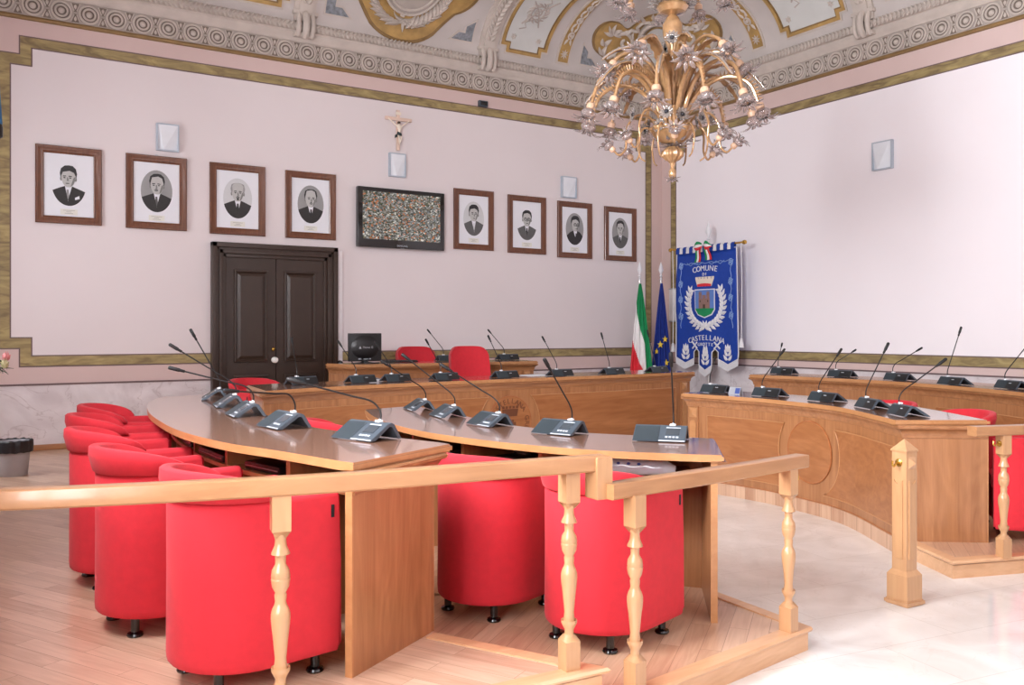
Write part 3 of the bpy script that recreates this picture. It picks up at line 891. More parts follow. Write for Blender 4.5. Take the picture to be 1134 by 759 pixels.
# the corner cartouche: gilt wings, scrolls, leaves and an oval shield
def cartouche(v0=0.16):
    fn = lambda a, b, h: coveh(a * 1.62, v0 + b * 1.12, h)
    half = [(0, 0.02), (0.26, 0.06), (0.42, 0.0), (0.58, 0.04), (0.70, 0.13), (0.84, 0.22), (0.90, 0.38), (0.86, 0.54), (0.74, 0.63), (0.58, 0.64), (0.44, 0.58), (0.32, 0.68), (0.16, 0.80), (0, 0.84)]
    cur = [(p.x, p.y) for p in catmull(half, 4)]
    out = cur + [(-x, y) for x, y in cur[::-1][1:-1]]
    big = [(x * 1.035, 0.40 + (y - 0.40) * 1.05) for x, y in out]
    bm = fill2(big, fn, 0, 0.012, 0.1); orn(bm, 'gold_dark')
    bm = fill2(out, fn, 0, 0.022, 0.1); orn(bm, 'gold_paint')
    g = lambda a, b, h: fn(a, b, h + 0.022)
    bm = fill2(ellipse(0, 0.40, 0.30, 0.38, 36), fn, 0.02, 0.06, 0.08); orn(bm, 'stone_grey')
    bm = fill2(ellipse(0, 0.40, 0.215, 0.30, 36), fn, 0.05, 0.075, 0.08); orn(bm, 'panel_paint')
    bm = B()
    f6 = lambda a, b, h: fn(a, b, h + 0.065)
    surf_tube(bm, f6, [(0.225 * math.cos(a), 0.40 + 0.31 * math.sin(a)) for a in [2 * PI * k / 36 for k in range(37)]], 0.014); orn(bm, 'gold_dark')
    bm = B()
    surf_tube(bm, f6, [(0.29 * math.cos(a), 0.40 + 0.37 * math.sin(a)) for a in [2 * PI * k / 36 for k in range(37)]], 0.026)
    for k in range(5):        # chevron ribs of the shield
        y = 0.20 + 0.09 * k; w = 0.17 * math.sqrt(max(0.1, 1 - ((y - 0.4) / 0.30) ** 2))
        surf_tube(bm, f6, [(-w, y - 0.02), (0, y + 0.035), (w, y - 0.02)], 0.010)
    for s in (-1, 1):
        sp = []
        for k in range(28):
            t = k / 27; a = 0.6 + t * 6.6; r = 0.15 * (1 - t * 0.82)
            sp.append((s * (0.50 + r * math.cos(a) * 1.0 - 0.02), 0.40 + r * math.sin(a)))
        surf_tube(bm, g, [(s * 0.30, 0.60), (s * 0.40, 0.60), (s * 0.46, 0.54)] + sp, 0.026)
        surf_tube(bm, g, [(s * 0.30, 0.12), (s * 0.40, 0.20), (s * 0.44, 0.32), (s * 0.56, 0.30), (s * 0.62, 0.20), (s * 0.56, 0.12), (s * 0.48, 0.10)], 0.026)
        surf_tube(bm, g, [(s * 0.10, 0.76), (s * 0.22, 0.74), (s * 0.30, 0.66), (s * 0.26, 0.60)], 0.024)
        for (x, y, a, L) in ((0.66, 0.46, 1.2, 0.17), (0.66, 0.46, 0.5, 0.16), (0.66, 0.46, 2.0, 0.15), (0.66, 0.46, -0.3, 0.15), (0.66, 0.46, 2.8, 0.12), (0.74, 0.14, 1.3, 0.16), (0.74, 0.16, 0.5, 0.13), (0.70, 0.12, 2.1, 0.14), (0.74, 0.28, 1.7, 0.13), (0.76, 0.28, 0.8, 0.11), (0.36, 0.42, 1.2, 0.15), (0.36, 0.40, -1.3, 0.15), (0.16, 0.74, 0.5, 0.14), (0.04, 0.78, 1.2, 0.10), (0.32, 0.06, -0.4, 0.14), (0.50, 0.52, 2.4, 0.12)):
            surf_leaf(bm, g, s * x, y, a if s > 0 else PI - a, L, 0.062, 0.04, 5, curl=0.4 * s)
    for k in range(7): surf_leaf(bm, g, 0, 0.06, PI * (k + 0.5) / 7 + PI, 0.12, 0.05, 0.04, 5)
    orn(bm, 'stone_light')
cartouche()

# ---- the wooden dais: upper tier under the outer row and along the portrait wall, lower tier under the inner row
C_FRONT = curve2([(2.89, 5.95), (2.86, 5.45), (2.81, 4.91), (2.79, 4.39), (2.94, 3.86), (3.335, 3.325)], 8)
A_SEAT = [(1.25, 6.62), (1.075, 6.14), (0.96, 5.5), (0.91, 4.95), (0.895, 4.34), (0.96, 3.79), (1.07, 3.42), (1.195, 2.95)]
A_AISLE = [(1.58, 6.66), (1.63, 6.2), (1.60, 5.8), (1.52, 5.25), (1.46, 4.75), (1.48, 4.12), (1.62, 3.63), (1.745, 3.235)]
D_FRONT = curve2([(5.56, 5.86), (5.60, 5.58), (5.655, 5.2), (5.65, 4.85), (5.53, 4.22), (5.16, 3.59), (5.03, 3.40)], 8)
a_in = curve2(A_AISLE, 6)
low = [(2.0, 2.462), (3.206, 2.637), (3.235, 3.23), (3.33, 3.42)] + [(x + 0.02, y) for x, y in C_FRONT[::-1]] + [(2.9, 6.5), (1.9, 6.9)] + [(x - 0.05, y) for x, y in a_in[1:-1]] + [(1.64, 3.20), (1.985, 2.56)]
bm = B(); prism(bm, low, 0.0, T1 - 0.0); struct('floor_lower_tier', bm, 'parquet_low', smooth=False)
upper = [(1.985, 2.56), (1.64, 3.20)] + [(x - 0.05, y) for x, y in a_in[::-1][1:]] + [(1.9, 6.9), (2.3, 7.25), (3.2, 7.45), (5.2, 7.62), (7.5, 7.75), (8.0, 8.2), (8.2, YW - 0.01), (XL + 0.01, YW - 0.01), (XL + 0.01, 3.05), (0.1, 2.86), (0.8, 2.66), (1.4, 2.59)]
bm = B(); prism(bm, upper, 0.0, T2); struct('floor_upper_tier', bm, 'parquet', smooth=False)
rightlow = [(4.835, 2.945), (5.045, 3.36)] + [(x - 0.02, y) for x, y in D_FRONT[::-1][1:]] + [(5.9, 6.4), (7.2, 6.6), (7.3, 5.3), (6.9, 3.6), (6.55, 2.45), (5.9, 2.60)]
bm = B(); prism(bm, rightlow, 0.0, T1); struct('floor_right_tier', bm, 'parquet_low', smooth=False)
rightup = [(6.9, 3.6), (7.3, 5.3), (7.2, 6.6), (7.4, 7.0), (XW - 0.02, 7.0), (XW - 0.02, 1.8), (6.4, 2.35), (6.55, 2.45)]
bm = B(); prism(bm, rightup, 0.0, T2); struct('floor_right_upper_tier', bm, 'parquet', smooth=False)

def nosing(path, z, nm):
    bm = B()
    # the room side lies to the right of the path
    sweep(bm, path, [(0.05, z + 0.002), (0.05, z - 0.022), (-0.004, z - 0.022), (-0.018, z - 0.016), (-0.022, z - 0.006), (-0.016, z + 0.004), (-0.004, z + 0.006), (0.05, z + 0.006)])
    struct('trim_%d' % nm, bm, 'nosing_wood')
    bm = B(); sweep(bm, path, [(0.0, 0.0), (0.0, z - 0.024), (-0.006, z - 0.024), (-0.006, 0.0)]); struct('trim_%d' % (nm + 1), bm, 'nosing_wood')
nn = cnt[0]
nosing([(XL + 0.02, 3.04), (0.1, 2.86), (0.8, 2.66), (1.4, 2.59), (1.985, 2.56), (1.64, 3.20)], T2, nn)
nosing([(2.0, 2.462), (3.206, 2.637), (3.235, 3.23)], T1, nn + 2)
nosing([(5.045, 3.36), (4.835, 2.945), (5.9, 2.60), (6.5, 2.46)], T1, nn + 4)
cnt[0] = nn + 6
# ------------------------------------------------------------------ desks
def proj(p):
    f = SA * p[0] + CA * p[1]; r = CA * p[0] - SA * p[1]
    return CX + FPX * r / f, CY + FPX * (CAMZ - p[2]) / f

def inset_path(pl, a, b):
    L = arclen(pl)[-1]
    return sub(pl, a, L - b, max(12, len(pl)))

def s_at_px(pl, px):
    best = None; L = arclen(pl)[-1]
    for k in range(401):
        s = L * k / 400; (x, y), _ = along(pl, s)
        d = abs(proj((x, y, 0.5))[0] - px)
        if best is None or d < best[0]: best = (d, s)
    return best[1]

def desk(name, label, tf, tb, side, tier, zb, group=None, shelf=True, dividers=(), panels=None, pil=None, lettering=None, top_t=0.033, legs_top=None, floor_panel=True, fi=0.055, pe=0.03, panel_mat='wood_panel', end_mat='wood_v', front_mat='wood_v', rim=None):
    """tf: public edge of the top, tb: seat edge, both running the same way. side: +1 when the public is to the left of tf."""
    T = tier + TH if legs_top is None else legs_top
    mid = tf[len(tf) // 2]
    root = thing(name, label, 'desk', (mid[0], mid[1], zb), 0, group)
    # top
    bm = B(); out = list(tf) + list(tb)[::-1]
    if rim: out = rim
    prism(bm, out, T - top_t, T, bev=0.008)
    bm.normal_update()
    bmesh.ops.recalc_face_normals(bm, faces=bm.faces)
    for f in bm.faces: f.material_index = 0 if f.normal.z > 0.9 else 1
    part('desktop', bm, ['wood_top', 'wood_edge'], root, ang=30)
    # panel line
    pf = inset_path(offset2(tf, -side * fi), 0.03, 0.03)
    nb = inset_path(offset2(tb, side * pe), pe, pe)
    bm = B(); sweep(bm, pf, [(0, zb), (0, T - top_t), (-side * 0.022, T - top_t), (-side * 0.022, zb)])
    fp = part('front_panel', bm, front_mat, root)
    for i in (0, -1):
        a, b = Vector(pf[i] + (0,)), Vector(nb[i] + (0,))
        d = (b - a).normalized(); n = Vector((-d.y, d.x, 0))
        m2 = Vector(pf[len(pf) // 2] + (0,))
        if n.dot(m2 - a) < 0: n = -n
        bm = B(); p0 = a + d * 0.023
        prism(bm, [(q.x, q.y) for q in (p0, b, b + n * 0.030, p0 + n * 0.030)], tier, T - top_t)
        ep = part('end_panel', bm, end_mat, root, smooth=False)
        bm = B(); box(bm, tuple(b + n * 0.015 + d * 0.004 + Vector((0, 0, (tier + T - top_t) / 2))), (0.008, 0.030, T - top_t - tier), rz=math.atan2(d.y, d.x))
        e2 = part('edge_strip', bm, 'wood_edge', ep)
    # cove moulding below the top
    path = [nb[0]] + pf + [nb[-1]]
    bm = B(); s = side
    sweep(bm, path, [(s * 0.000, T - 0.115), (s * 0.006, T - 0.112), (s * 0.008, T - 0.098), (s * 0.012, T - 0.080), (s * 0.024, T - 0.062), (s * 0.042, T - 0.052), (s * 0.046, T - 0.040), (s * 0.040, T - top_t), (0.0, T - top_t)])
    part('moulding', bm, 'wood_x', root)
    # plinth
    if zb < tier:
        bm = B(); sweep(bm, pf, [(0, zb), (s * 0.008, zb), (s * 0.008, tier - 0.004), (s * 0.003, tier + 0.004), (0, tier + 0.004)]); part('plinth', bm, 'wood_red', root)
    if shelf:
        inner = offset2(pf, -side * 0.025); L = len(inner)
        seat = inset_path(offset2(tb, side * 0.128), 0.13, 0.13)
        bm = B(); prism(bm, inset_path(inner, 0.09, 0.09) + seat[::-1], T - 0.158, T - 0.140); part('shelf', bm, 'wood_edge', root, smooth=False)
        LA = arclen(seat)[-1]; LI = arclen(inner)[-1]
        for t in dividers:
            (ax, ay), (qx, qy) = along(seat, LA * t); dd = min(math.hypot(p[0] - ax, p[1] - ay) for p in sub(inner, 0, LI, 120)) - 0.004
            bx, by = ax - qy * side * dd, ay + qx * side * dd
            d = Vector((bx - ax, by - ay, 0)); l = d.length; d.normalize()
            bm = B(); box(bm, ((ax + bx) / 2, (ay + by) / 2, (tier + T - top_t) / 2), (l - 0.01, 0.026, T - top_t - tier), rz=math.atan2(d.y, d.x))
            part('divider', bm, 'wood_v', root)
    # raised panels on the public face
    S = arclen(pf)
    def fn(sv, z, h):
        (x, y), (tx, ty) = along(pf, sv, S)
        return Vector((x - ty * side * h, y + tx * side * h, z))
    if panels:
        for kind, a in panels:
            if kind == 'circle':
                c, z, r = a
                bm = fill2(ellipse(c, z, r, r, 36), fn, -0.004, 0.007, 0.10); pn = part('medallion', bm, panel_mat, root)
                bm = B(); tube(bm, [fn(c + r * math.cos(q), z + r * math.sin(q), 0.006) for q in [2 * PI * k / 40 for k in range(41)]], 0.006, 6, cap=False); part('medallion_rim', bm, 'wood_red', pn)
                if lettering:
                    bm = B()
                    for i, ch in enumerate(lettering):
                        if ch == ' ': continue
                        ang = math.radians(166 - 14.2 * i)
                        rr = r * 0.80
                        o = fn(c + rr * math.cos(ang), z + rr * math.sin(ang), 0.008)
                        ex = (fn(c + 0.01, z, 0) - fn(c - 0.01, z, 0)).normalized()
                        if side < 0: pass
                        ez = Vector((0, 0, 1)); ey = ez
                        rot = ang - PI / 2
                        X = ex * math.cos(rot) + ez * math.sin(rot); Y = ez * math.cos(rot) - ex * math.sin(rot); Zn = X.cross(Y)
                        m = Matrix(((X.x, Y.x, Zn.x, o.x), (X.y, Y.y, Zn.y, o.y), (X.z, Y.z, Zn.z, o.z), (0, 0, 0, 1)))
                        add_text(bm, ch, 0.075, m, 0.002)
                    part('lettering', bm, 'letter_brown', pn, smooth=False)
                    bm = B()      # the mural crown and the tower below it
                    def cr(pts): fill2([(c + x, z + y) for x, y in pts], fn, 0.004, 0.011, 1, bm=bm)
                    cr([(-0.085, 0.06), (0.085, 0.06), (0.10, 0.135), (-0.10, 0.135)])
                    for q in range(5): cr([(-0.10 + q * 0.043, 0.14), (-0.072 + q * 0.043, 0.14), (-0.072 + q * 0.043, 0.165), (-0.10 + q * 0.043, 0.165)])
                    cr([(-0.07, -0.16), (0.07, -0.16), (0.07, 0.0), (0.045, 0.0), (0.045, 0.025), (0.02, 0.025), (0.02, 0.0), (-0.02, 0.0), (-0.02, 0.025), (-0.045, 0.025), (-0.045, 0.0), (-0.07, 0.0)])
                    part('emblem', bm, 'letter_brown', pn, smooth=False)
            elif kind == 'panel':
                pts = a
                bm = fill2(pts, fn, -0.004, 0.008, 0.12); rp_ = part('raised_panel', bm, panel_mat, root, ang=25)
                bm = B()
                dense = []
                for (u0, v0), (u1, v1) in zip(pts, pts[1:] + pts[:1]):
                    n_ = max(1, int(math.hypot(u1 - u0, v1 - v0) / 0.12)); dense += [(u0 + (u1 - u0) * q / n_, v0 + (v1 - v0) * q / n_) for q in range(n_)]
                tube(bm, [fn(u, v, 0.007) for u, v in dense + dense[:1]], 0.005, 6, cap=False); part('bead', bm, 'wood_edge', rp_)
    if pil is not None:
        for sp in pil:
            w = 0.105
            def bx(s0, s1, z0, z1, h0, h1, bm): fill2([(s0, z0), (s1, z0), (s1, z1), (s0, z1)], fn, h0, h1, 9, bm=bm)
            bm = B(); bx(sp, sp + w, zb, T - 0.112, -0.01, 0.016, bm)
            po = part('pilaster', bm, 'wood_v', root, smooth=False)
            bm = B(); zt = T - 0.125; c = sp + w / 2
            for q in (0, 1, 2, 3):          # the square with its carved cross of four facets
                cs = [(c - 0.042, zt - 0.085), (c + 0.042, zt - 0.085), (c + 0.042, zt), (c - 0.042, zt)]
                a, b = cs[q], cs[(q + 1) % 4]
                m = (c, zt - 0.0425)
                vs = [bm.verts.new(fn(a[0], a[1], 0.018)), bm.verts.new(fn(b[0], b[1], 0.018)), bm.verts.new(fn(m[0], m[1], 0.036))]
                bm.faces.new(vs)
            part('carved_square', bm, 'wood_edge', po, smooth=False)
            bm = B(); z1 = zt - 0.11; z0 = tier + 0.06
            arch = [(c - 0.034, z0), (c + 0.034, z0), (c + 0.034, z1 - 0.03)] + [(c + 0.034 * math.cos(q), z1 - 0.03 + 0.03 * math.sin(q)) for q in [PI * k / 8 for k in range(1, 8)]] + [(c - 0.034, z1 - 0.03)]
            fill2(arch, fn, 0.014, 0.022, 9, bm=bm); part('fielded_panel', bm, 'wood_edge', po, smooth=False)
    root['_dummy'] = 0; del root['_dummy']
    return root, pf, fn, T

plain('letter_brown', (104, 58, 34), 0.5, var=0.08)
M['wood_front'] = M['wood_v']

def arc_panel(s0, s1, z0, z1, cs, cz, r, left):
    """Rectangle whose end towards a medallion is a hollow arc."""
    pts = []
    a1 = math.asin(max(-1, min(1, (z1 - cz) / r))); a0 = math.asin(max(-1, min(1, (z0 - cz) / r)))
    arc = [(cs + (-1 if left else 1) * r * math.cos(a), cz + r * math.sin(a)) for a in [a0 + (a1 - a0) * k / 14 for k in range(15)]]
    if left: return [(s0, z0)] + arc + [(s0, z1)]
    return [(s1, z0), (s1, z1)] + arc[::-1]

# A: outer row on the left (upper tier)
A_SEAT_C = curve2(A_SEAT, 6); A_AISLE_C = curve2(A_AISLE, 6)
deskA, pfA, fnA, TA = desk('curved_desk', 'long curved wooden council desk nearest the door end, five red armchairs along its outer side', A_AISLE_C, A_SEAT_C, 1, T2, T2, 'curved council desks', fi=0.075, pe=0.004, dividers=(0.2, 0.37, 0.54, 0.70, 0.86))
# C: inner row on the left (lower tier)
C_SEAT = curve2([(2.46, 5.86), (2.31, 5.35), (2.225, 4.91), (2.20, 4.5), (2.235, 4.15), (2.35, 3.70), (2.555, 3.27), (2.915, 2.85)], 6)
C_TF = offset2(C_FRONT, 0.0)
deskC, pfC, fnC, TC = desk('curved_desk', 'curved inner council desk with two red armchairs backed against the stepped handrail', C_TF, C_SEAT, 1, T1, T1, 'curved council desks', dividers=(0.3, 0.52, 0.72))
# D: inner row on the right (lower tier), its fielded front to the aisle
D_TF = offset2(D_FRONT, -0.055)
D_TF = [(2 * D_TF[0][0] - along(D_TF, 0.045)[0][0], 2 * D_TF[0][1] - along(D_TF, 0.045)[0][1])] + D_TF
tmpS = arclen(D_TF); e, t = along(D_TF, tmpS[-1]); D_TF.append((e[0] + t[0] * 0.045, e[1] + t[1] * 0.045))
D_TB = offset2(D_TF, 0.57)
D_TB[-1] = (5.47, 3.09)
pf0 = inset_path(offset2(D_TF, 0.055), 0.045, 0.045); LD = arclen(pf0)[-1]; csD = s_at_px(pf0, 899)
D_PAN = [('panel', arc_panel(0.22, 0, 0.165, 0.675, csD, 0.476, 0.345, True)), ('circle', (csD, 0.476, 0.24)), ('panel', arc_panel(0, LD - 0.10, 0.165, 0.675, csD, 0.476, 0.345, False))]
deskD, pfD, fnD, TD = desk('curved_desk', 'curved inner council desk with plain round medallion on its front, behind the square post', D_TF, D_TB, -1, T1, 0.0, 'curved council desks', shelf=False, panel_mat='wood_panel_y', panels=D_PAN, pil=(0.02,))
# B: the presidency desk at the far side
B_TF = curve2([(2.13, 7.12), (2.7, 7.33), (3.6, 7.47), (4.5, 7.55), (5.14, 7.59), (6.36, 7.63), (7.42, 7.72)], 6)
B_TB = curve2([(2.22, 7.98), (2.7, 8.1), (3.6, 8.2), (4.5, 8.26), (5.14, 8.3), (6.36, 8.35), (7.36, 8.42)], 6)
pf0 = inset_path(offset2(B_TF, 0.055), 0.045, 0.045); LB = arclen(pf0)[-1]; csB = s_at_px(pf0, 566)
B_PAN = [('panel', arc_panel(0.18, 0, 0.24, 0.75, csB, 0.487, 0.37, True)), ('circle', (csB, 0.487, 0.265)), ('panel', arc_panel(0, LB - 0.22, 0.24, 0.75, csB, 0.487, 0.37, False))]
deskB, pfB, fnB, TB = desk('presidency_desk', 'long wooden desk across the far side with carved lettered medallion on its front', B_TF, B_TB, -1, T2, 0.0, None, legs_top=0.93, shelf=False, panels=B_PAN, pil=(LB - 0.13,), lettering='CASTELLANA GROTTE ', front_mat='wood_front')
# E: outer row on the right (upper tier)
E_TF = curve2([(7.465, 6.92), (7.585, 6.16), (7.63, 5.34), (7.44, 4.49), (7.12, 3.75), (6.66, 3.02)], 8)
E_TB = offset2(E_TF, 0.60)
LE = arclen(inset_path(offset2(E_TF, 0.055), 0.045, 0.045))[-1]
def rect(a, b, c, d): return [(a, c), (b, c), (b, d), (a, d)]
deskE, pfE, fnE, TE = desk('curved_desk', 'curved outer council desk along the bare right wall, highest row of microphones', E_TF, E_TB, -1, T2, 0.0, 'curved council desks', legs_top=0.93, shelf=False, panel_mat='wood_panel_y', panels=[('panel', rect(0.22, LE * 0.5 - 0.1, 0.24, 0.72)), ('panel', rect(LE * 0.5 + 0.1, LE - 0.2, 0.24, 0.72))], pil=(0.02,))
# G: the secretaries' desk on a small podium behind the presidency
T3 = 0.30
bm = B(); box(bm, (4.85, (8.9 + YW) / 2 - 0.01, 0.241), (3.1, YW - 8.9 - 0.02, 0.122), bev=0.006); struct('floor_podium', bm, 'parquet')
G_TF = [(3.66 + (5.97 - 3.66) * k / 12, 8.99 - 0.10 * k / 12) for k in range(13)]
G_TB = [(3.52 + (6.05 - 3.52) * k / 12, 9.50 + 0.05 * k / 12) for k in range(13)]
deskG, pfG, fnG, TG = desk('secretary_desk', 'short straight wooden desk under the television, a monitor on its left end', G_TF, G_TB, -1, T3, T3, None, legs_top=1.05, shelf=False, pil=(2.10,), front_mat='wood_front')
# ------------------------------------------------------------------ conference microphones
def mic_parts():
    """Built once; user's side is -X, the public's side +X, speaker on the user's left (+Y)."""
    P = {}
    W = 0.132
    pr = [(-0.092, 0.004), (0.012, 0.070), (0.026, 0.074), (0.040, 0.068), (0.082, 0.004), (0.066, 0.004), (0.030, 0.056), (0.016, 0.058), (-0.066, 0.004)]
    bm = B(); a = [bm.verts.new((x, -W, z)) for x, z in pr]; b = [bm.verts.new((x, W, z)) for x, z in pr]; n = len(pr)
    bm.faces.new(a[::-1]); bm.faces.new(b)
    for i in range(n): bm.faces.new((a[i], a[(i + 1) % n], b[(i + 1) % n], b[i]))
    P['housing'] = (bm, 'mic_grey')
    sl = Vector((0.104, 0, 0.066)).normalized(); nn = Vector((-sl.z, 0, sl.x))
    def slope(u, y, h): return Vector((-0.092, 0, 0.004)) + sl * u + nn * h + Vector((0, y, 0))
    def pl(y0, y1, u0, u1, h0, h1): return fill2([(u0, y0), (u1, y0), (u1, y1), (u0, y1)], slope, h0, h1, 9)
    P['speaker_grille'] = (pl(0.004, 0.128, 0.004, 0.119, -0.001, 0.0022), 'mic_dark')
    P['control_panel'] = (pl(-0.130, 0.002, 0.002, 0.121, -0.001, 0.0018), 'mic_grey')
    bm = pl(-0.098, -0.030, 0.052, 0.104, 0.0, 0.0034); P['display'] = (bm, 'mic_screen')
    P['display_trim'] = (pl(-0.100, -0.028, 0.104, 0.110, 0.0, 0.0036), 'mic_key')
    bm = B()
    for k in range(4):
        fill2([(0.028, -0.096 + k * 0.018), (0.038, -0.096 + k * 0.018), (0.038, -0.084 + k * 0.018), (0.028, -0.084 + k * 0.018)], slope, 0.0, 0.004, 9, bm=bm)
    P['keys'] = (bm, 'mic_key')
    P['front_strip'] = (fill2([(0.002, -0.130), (0.008, -0.130), (0.008, 0.0), (0.002, 0.0)], slope, 0.0, 0.003, 9), 'mic_key')
    # the back shell: a paler control half and a darker half, seen by the public
    s2 = Vector((0.042, 0, -0.064)).normalized(); n2 = Vector((-s2.z, 0, s2.x))
    def back(u, y, h): return Vector((0.040, 0, 0.068)) + s2 * u + n2 * h + Vector((0, y, 0))
    P['back_shell'] = (fill2([(0.003, 0.0), (0.074, 0.0), (0.074, 0.130), (0.003, 0.130)], back, -0.001, 0.002, 9), 'mic_black')
    P['rear_cover'] = (fill2([(0.003, -0.130), (0.074, -0.130), (0.074, -0.001), (0.003, -0.001)], back, -0.001, 0.0016, 9), 'mic_dark')
    bm = fill2([(0.020, 0.020), (0.026, 0.020), (0.026, 0.050), (0.020, 0.050)], back, 0.001, 0.0028, 9); P['maker_mark'] = (bm, 'mic_key')
    bm = B(); box(bm, (0.020, -0.058, 0.077), (0.022, 0.030, 0.010), bev=0.002); P['release_tab'] = (bm, 'white_plastic')
    return P
MESH = {}
for k_, (bm, m_) in mic_parts().items():
    o = part(k_, bm, m_, None, world=False, ang=25); MESH[k_] = o.data; bpy.data.objects.remove(o)

def mic(label, pos, rz, tip_px, group, near, reach=0.42, dark=False):
    root = thing('microphone', label, 'microphone', pos, rz, group)
    objs = {}
    for nm in MESH:
        o = bpy.data.objects.new(nm, MESH[nm]); COL.objects.link(o); objs[nm] = o
        o.parent = root
    for ch, pa in (('display', 'control_panel'), ('keys', 'control_panel'), ('display_trim', 'control_panel'), ('front_strip', 'control_panel'), ('maker_mark', 'back_shell')): objs[ch].parent = objs[pa]
    Rm = Matrix.Rotation(rz, 3, 'Z'); base = Vector(pos)
    a = Vector((0.026, -0.060, 0.068)); A = base + Rm @ a
    C = Vector((0, 0, CAMZ)); d = cam_dir(*tip_px)
    tc = (A - C).dot(d); foot = C + d * tc; m = (foot - A).length
    L = reach
    if m < L: tc += (-1 if near else 1) * math.sqrt(L * L - m * m)
    tip = C + d * tc
    t = Rm.inverted() @ (tip - base)
    dirv = (t - a); 
    p1 = a + Vector((0, 0, 0.05)); p2 = p1 + Vector((dirv.x * 0.10, dirv.y * 0.10, 0.045)) 
    p3 = p2 + (t - p2) * 0.25
    pts = catmull([a, p1, p2, p3, p2 + (t - p2) * 0.62, t], 5)
    bm = B(); tube(bm, pts, 0.0042, 7); part('gooseneck', bm, 'black_plastic', root, world=False)
    e = (pts[-1] - pts[-6]).normalized()
    bm = B(); tube(bm, [t - e * 0.07, t - e * 0.066, t - e * 0.045, t - e * 0.04, t + e * 0.012, t + e * 0.018], [0.0045, 0.008, 0.008, 0.0105, 0.0105, 0.006], 10); part('capsule', bm, 'black_soft', root, world=False)
    bm = B(); lathe(bm, [(0.009, 0), (0.009, 0.014), (0.006, 0.018)], 10, a); part('neck_socket', bm, 'steel', root, world=False)
    return root

def row(pf, side, z, items, group, near, seat=None):
    S = arclen(pf); SS = arclen(seat) if seat else None
    for lab, (bx, by), tip in items:
        x, y = floor_pt(bx, by, z)
        # nearest place on the public face gives the facing
        best = min(range(len(pf)), key=lambda i: (pf[i][0] - x) ** 2 + (pf[i][1] - y) ** 2)
        (_, (tx, ty)) = along(pf, S[best], S)
        nx, ny = -ty * side, tx * side           # towards the public
        if seat:
            bs = min(range(len(seat)), key=lambda i: (seat[i][0] - x) ** 2 + (seat[i][1] - y) ** 2)
            (_, (sx, sy)) = along(seat, SS[bs], SS); mx_, my_ = -sy * side + nx * 0.5, sx * side + ny * 0.5
            l = math.hypot(mx_, my_); nx, ny = mx_ / l, my_ / l
        d0 = 0.092 if near else -0.082      # the measured edge is the one facing the camera
        x += nx * d0; y += ny * d0
        q = pf[best]; dist = (x - q[0]) * nx + (y - q[1]) * ny      # negative: inside the desk
        want = max(-0.46, min(-0.032, dist))
        x += nx * (want - dist); y += ny * (want - dist)
        mic(lab, (x, y, z + 0.0005), math.atan2(ny, nx), tip, group, near)

GA, GB = 'microphones on the outer left desk', 'microphones on the presidency desk'
GC, GD, GE, GG = 'microphones on the inner left desk', 'microphones on the inner right desk', 'microphones on the outer right desk', 'microphones on the secretary desk'
row(pfA, 1, TA, [
    ('grey desk microphone farthest back on the outer left desk, half hidden behind the next', (246, 442), (212, 367)),
    ('grey desk microphone second from the back on the outer left desk, neck reaching left', (237.5, 450.7), (190, 383)),
    ('grey desk microphone in the middle of the outer left desk, neck lying almost flat', (255, 461), (190, 408)),
    ('grey desk microphone second from the front on the outer left desk', (303, 474), (251, 433)),
    ('large grey desk microphone at the near end of the outer left desk', (392, 487.5), (322, 421)),
], GA, True, A_SEAT_C)
row(pfC, 1, TC, [
    ('grey desk microphone farthest along the inner left desk', (464, 454), (424, 401)),
    ('grey desk microphone second from the far end of the inner left desk', (481, 462), (447, 394)),
    ('grey desk microphone in the middle of the inner left desk', (528, 472), (490, 405)),
    ('grey desk microphone on the inner left desk second from its near end', (609, 482), (604, 400)),
    ('grey desk microphone at the near right end of the inner left desk, neck upright', (729, 490), (743, 394)),
], GC, True, C_SEAT)
row(pfD, -1, TD, [
    ('black desk microphone at the far end of the inner right desk, below the blue banner', (788, 435.5), (792, 397)),
    ('black desk microphone second from the far end of the inner right desk', (846, 439.5), (868, 388)),
    ('black desk microphone in the middle of the inner right desk', (907, 445), (931, 388)),
    ('black desk microphone fourth along the inner right desk, tall steep neck', (955, 452.5), (983, 382)),
    ('black desk microphone at the near end of the inner right desk, neck leaning right', (991, 460.5), (1046, 399)),
], GD, False)
row(pfE, -1, TE, [
    ('black desk microphone at the far end of the outer right desk', (864, 414.7), (866, 381)),
    ('black desk microphone second along the outer right desk, neck bent low to the right', (928, 418), (947, 388)),
    ('black desk microphone third along the outer right desk, neck bent low', (990, 421.7), (1020, 386)),
    ('black desk microphone fourth along the outer right desk, tallest neck before the right wall', (1049, 426.7), (1064, 364)),
    ('black desk microphone at the near end of the outer right desk, by the picture edge', (1112, 431), (1146, 372)),
], GE, False)
row(pfB, -1, TB, [
    ('black desk microphone on the left end of the presidency desk, before the dark door', (339, 426.5), (323, 375)),
    ('black desk microphone on the presidency desk in front of the monitor', (404, 424.5), (375, 379)),
    ('black desk microphone on the presidency desk right of the monitor', (443, 423), (416, 380)),
    ('black desk microphone on the presidency desk left of the tall red chair', (497, 421.4), (472, 377)),
    ('black desk microphone on the presidency desk right of the tall red chair', (564, 419), (541, 373)),
    ('black desk microphone on the presidency desk above the right of the medallion', (625, 417), (601, 374)),
    ('black desk microphone on the presidency desk second from its right end', (683, 415), (666, 370)),
    ('black desk microphone at the right end of the presidency desk, before the flags', (733, 413), (717, 367)),
], GB, False)
row(pfG, -1, TG, [
    ('black desk microphone on the left half of the secretary desk', (490, 399.7), (474, 366)),
    ('black desk microphone on the right half of the secretary desk, behind the tall red chair', (557, 398.5), (541, 366)),
], GG, False)
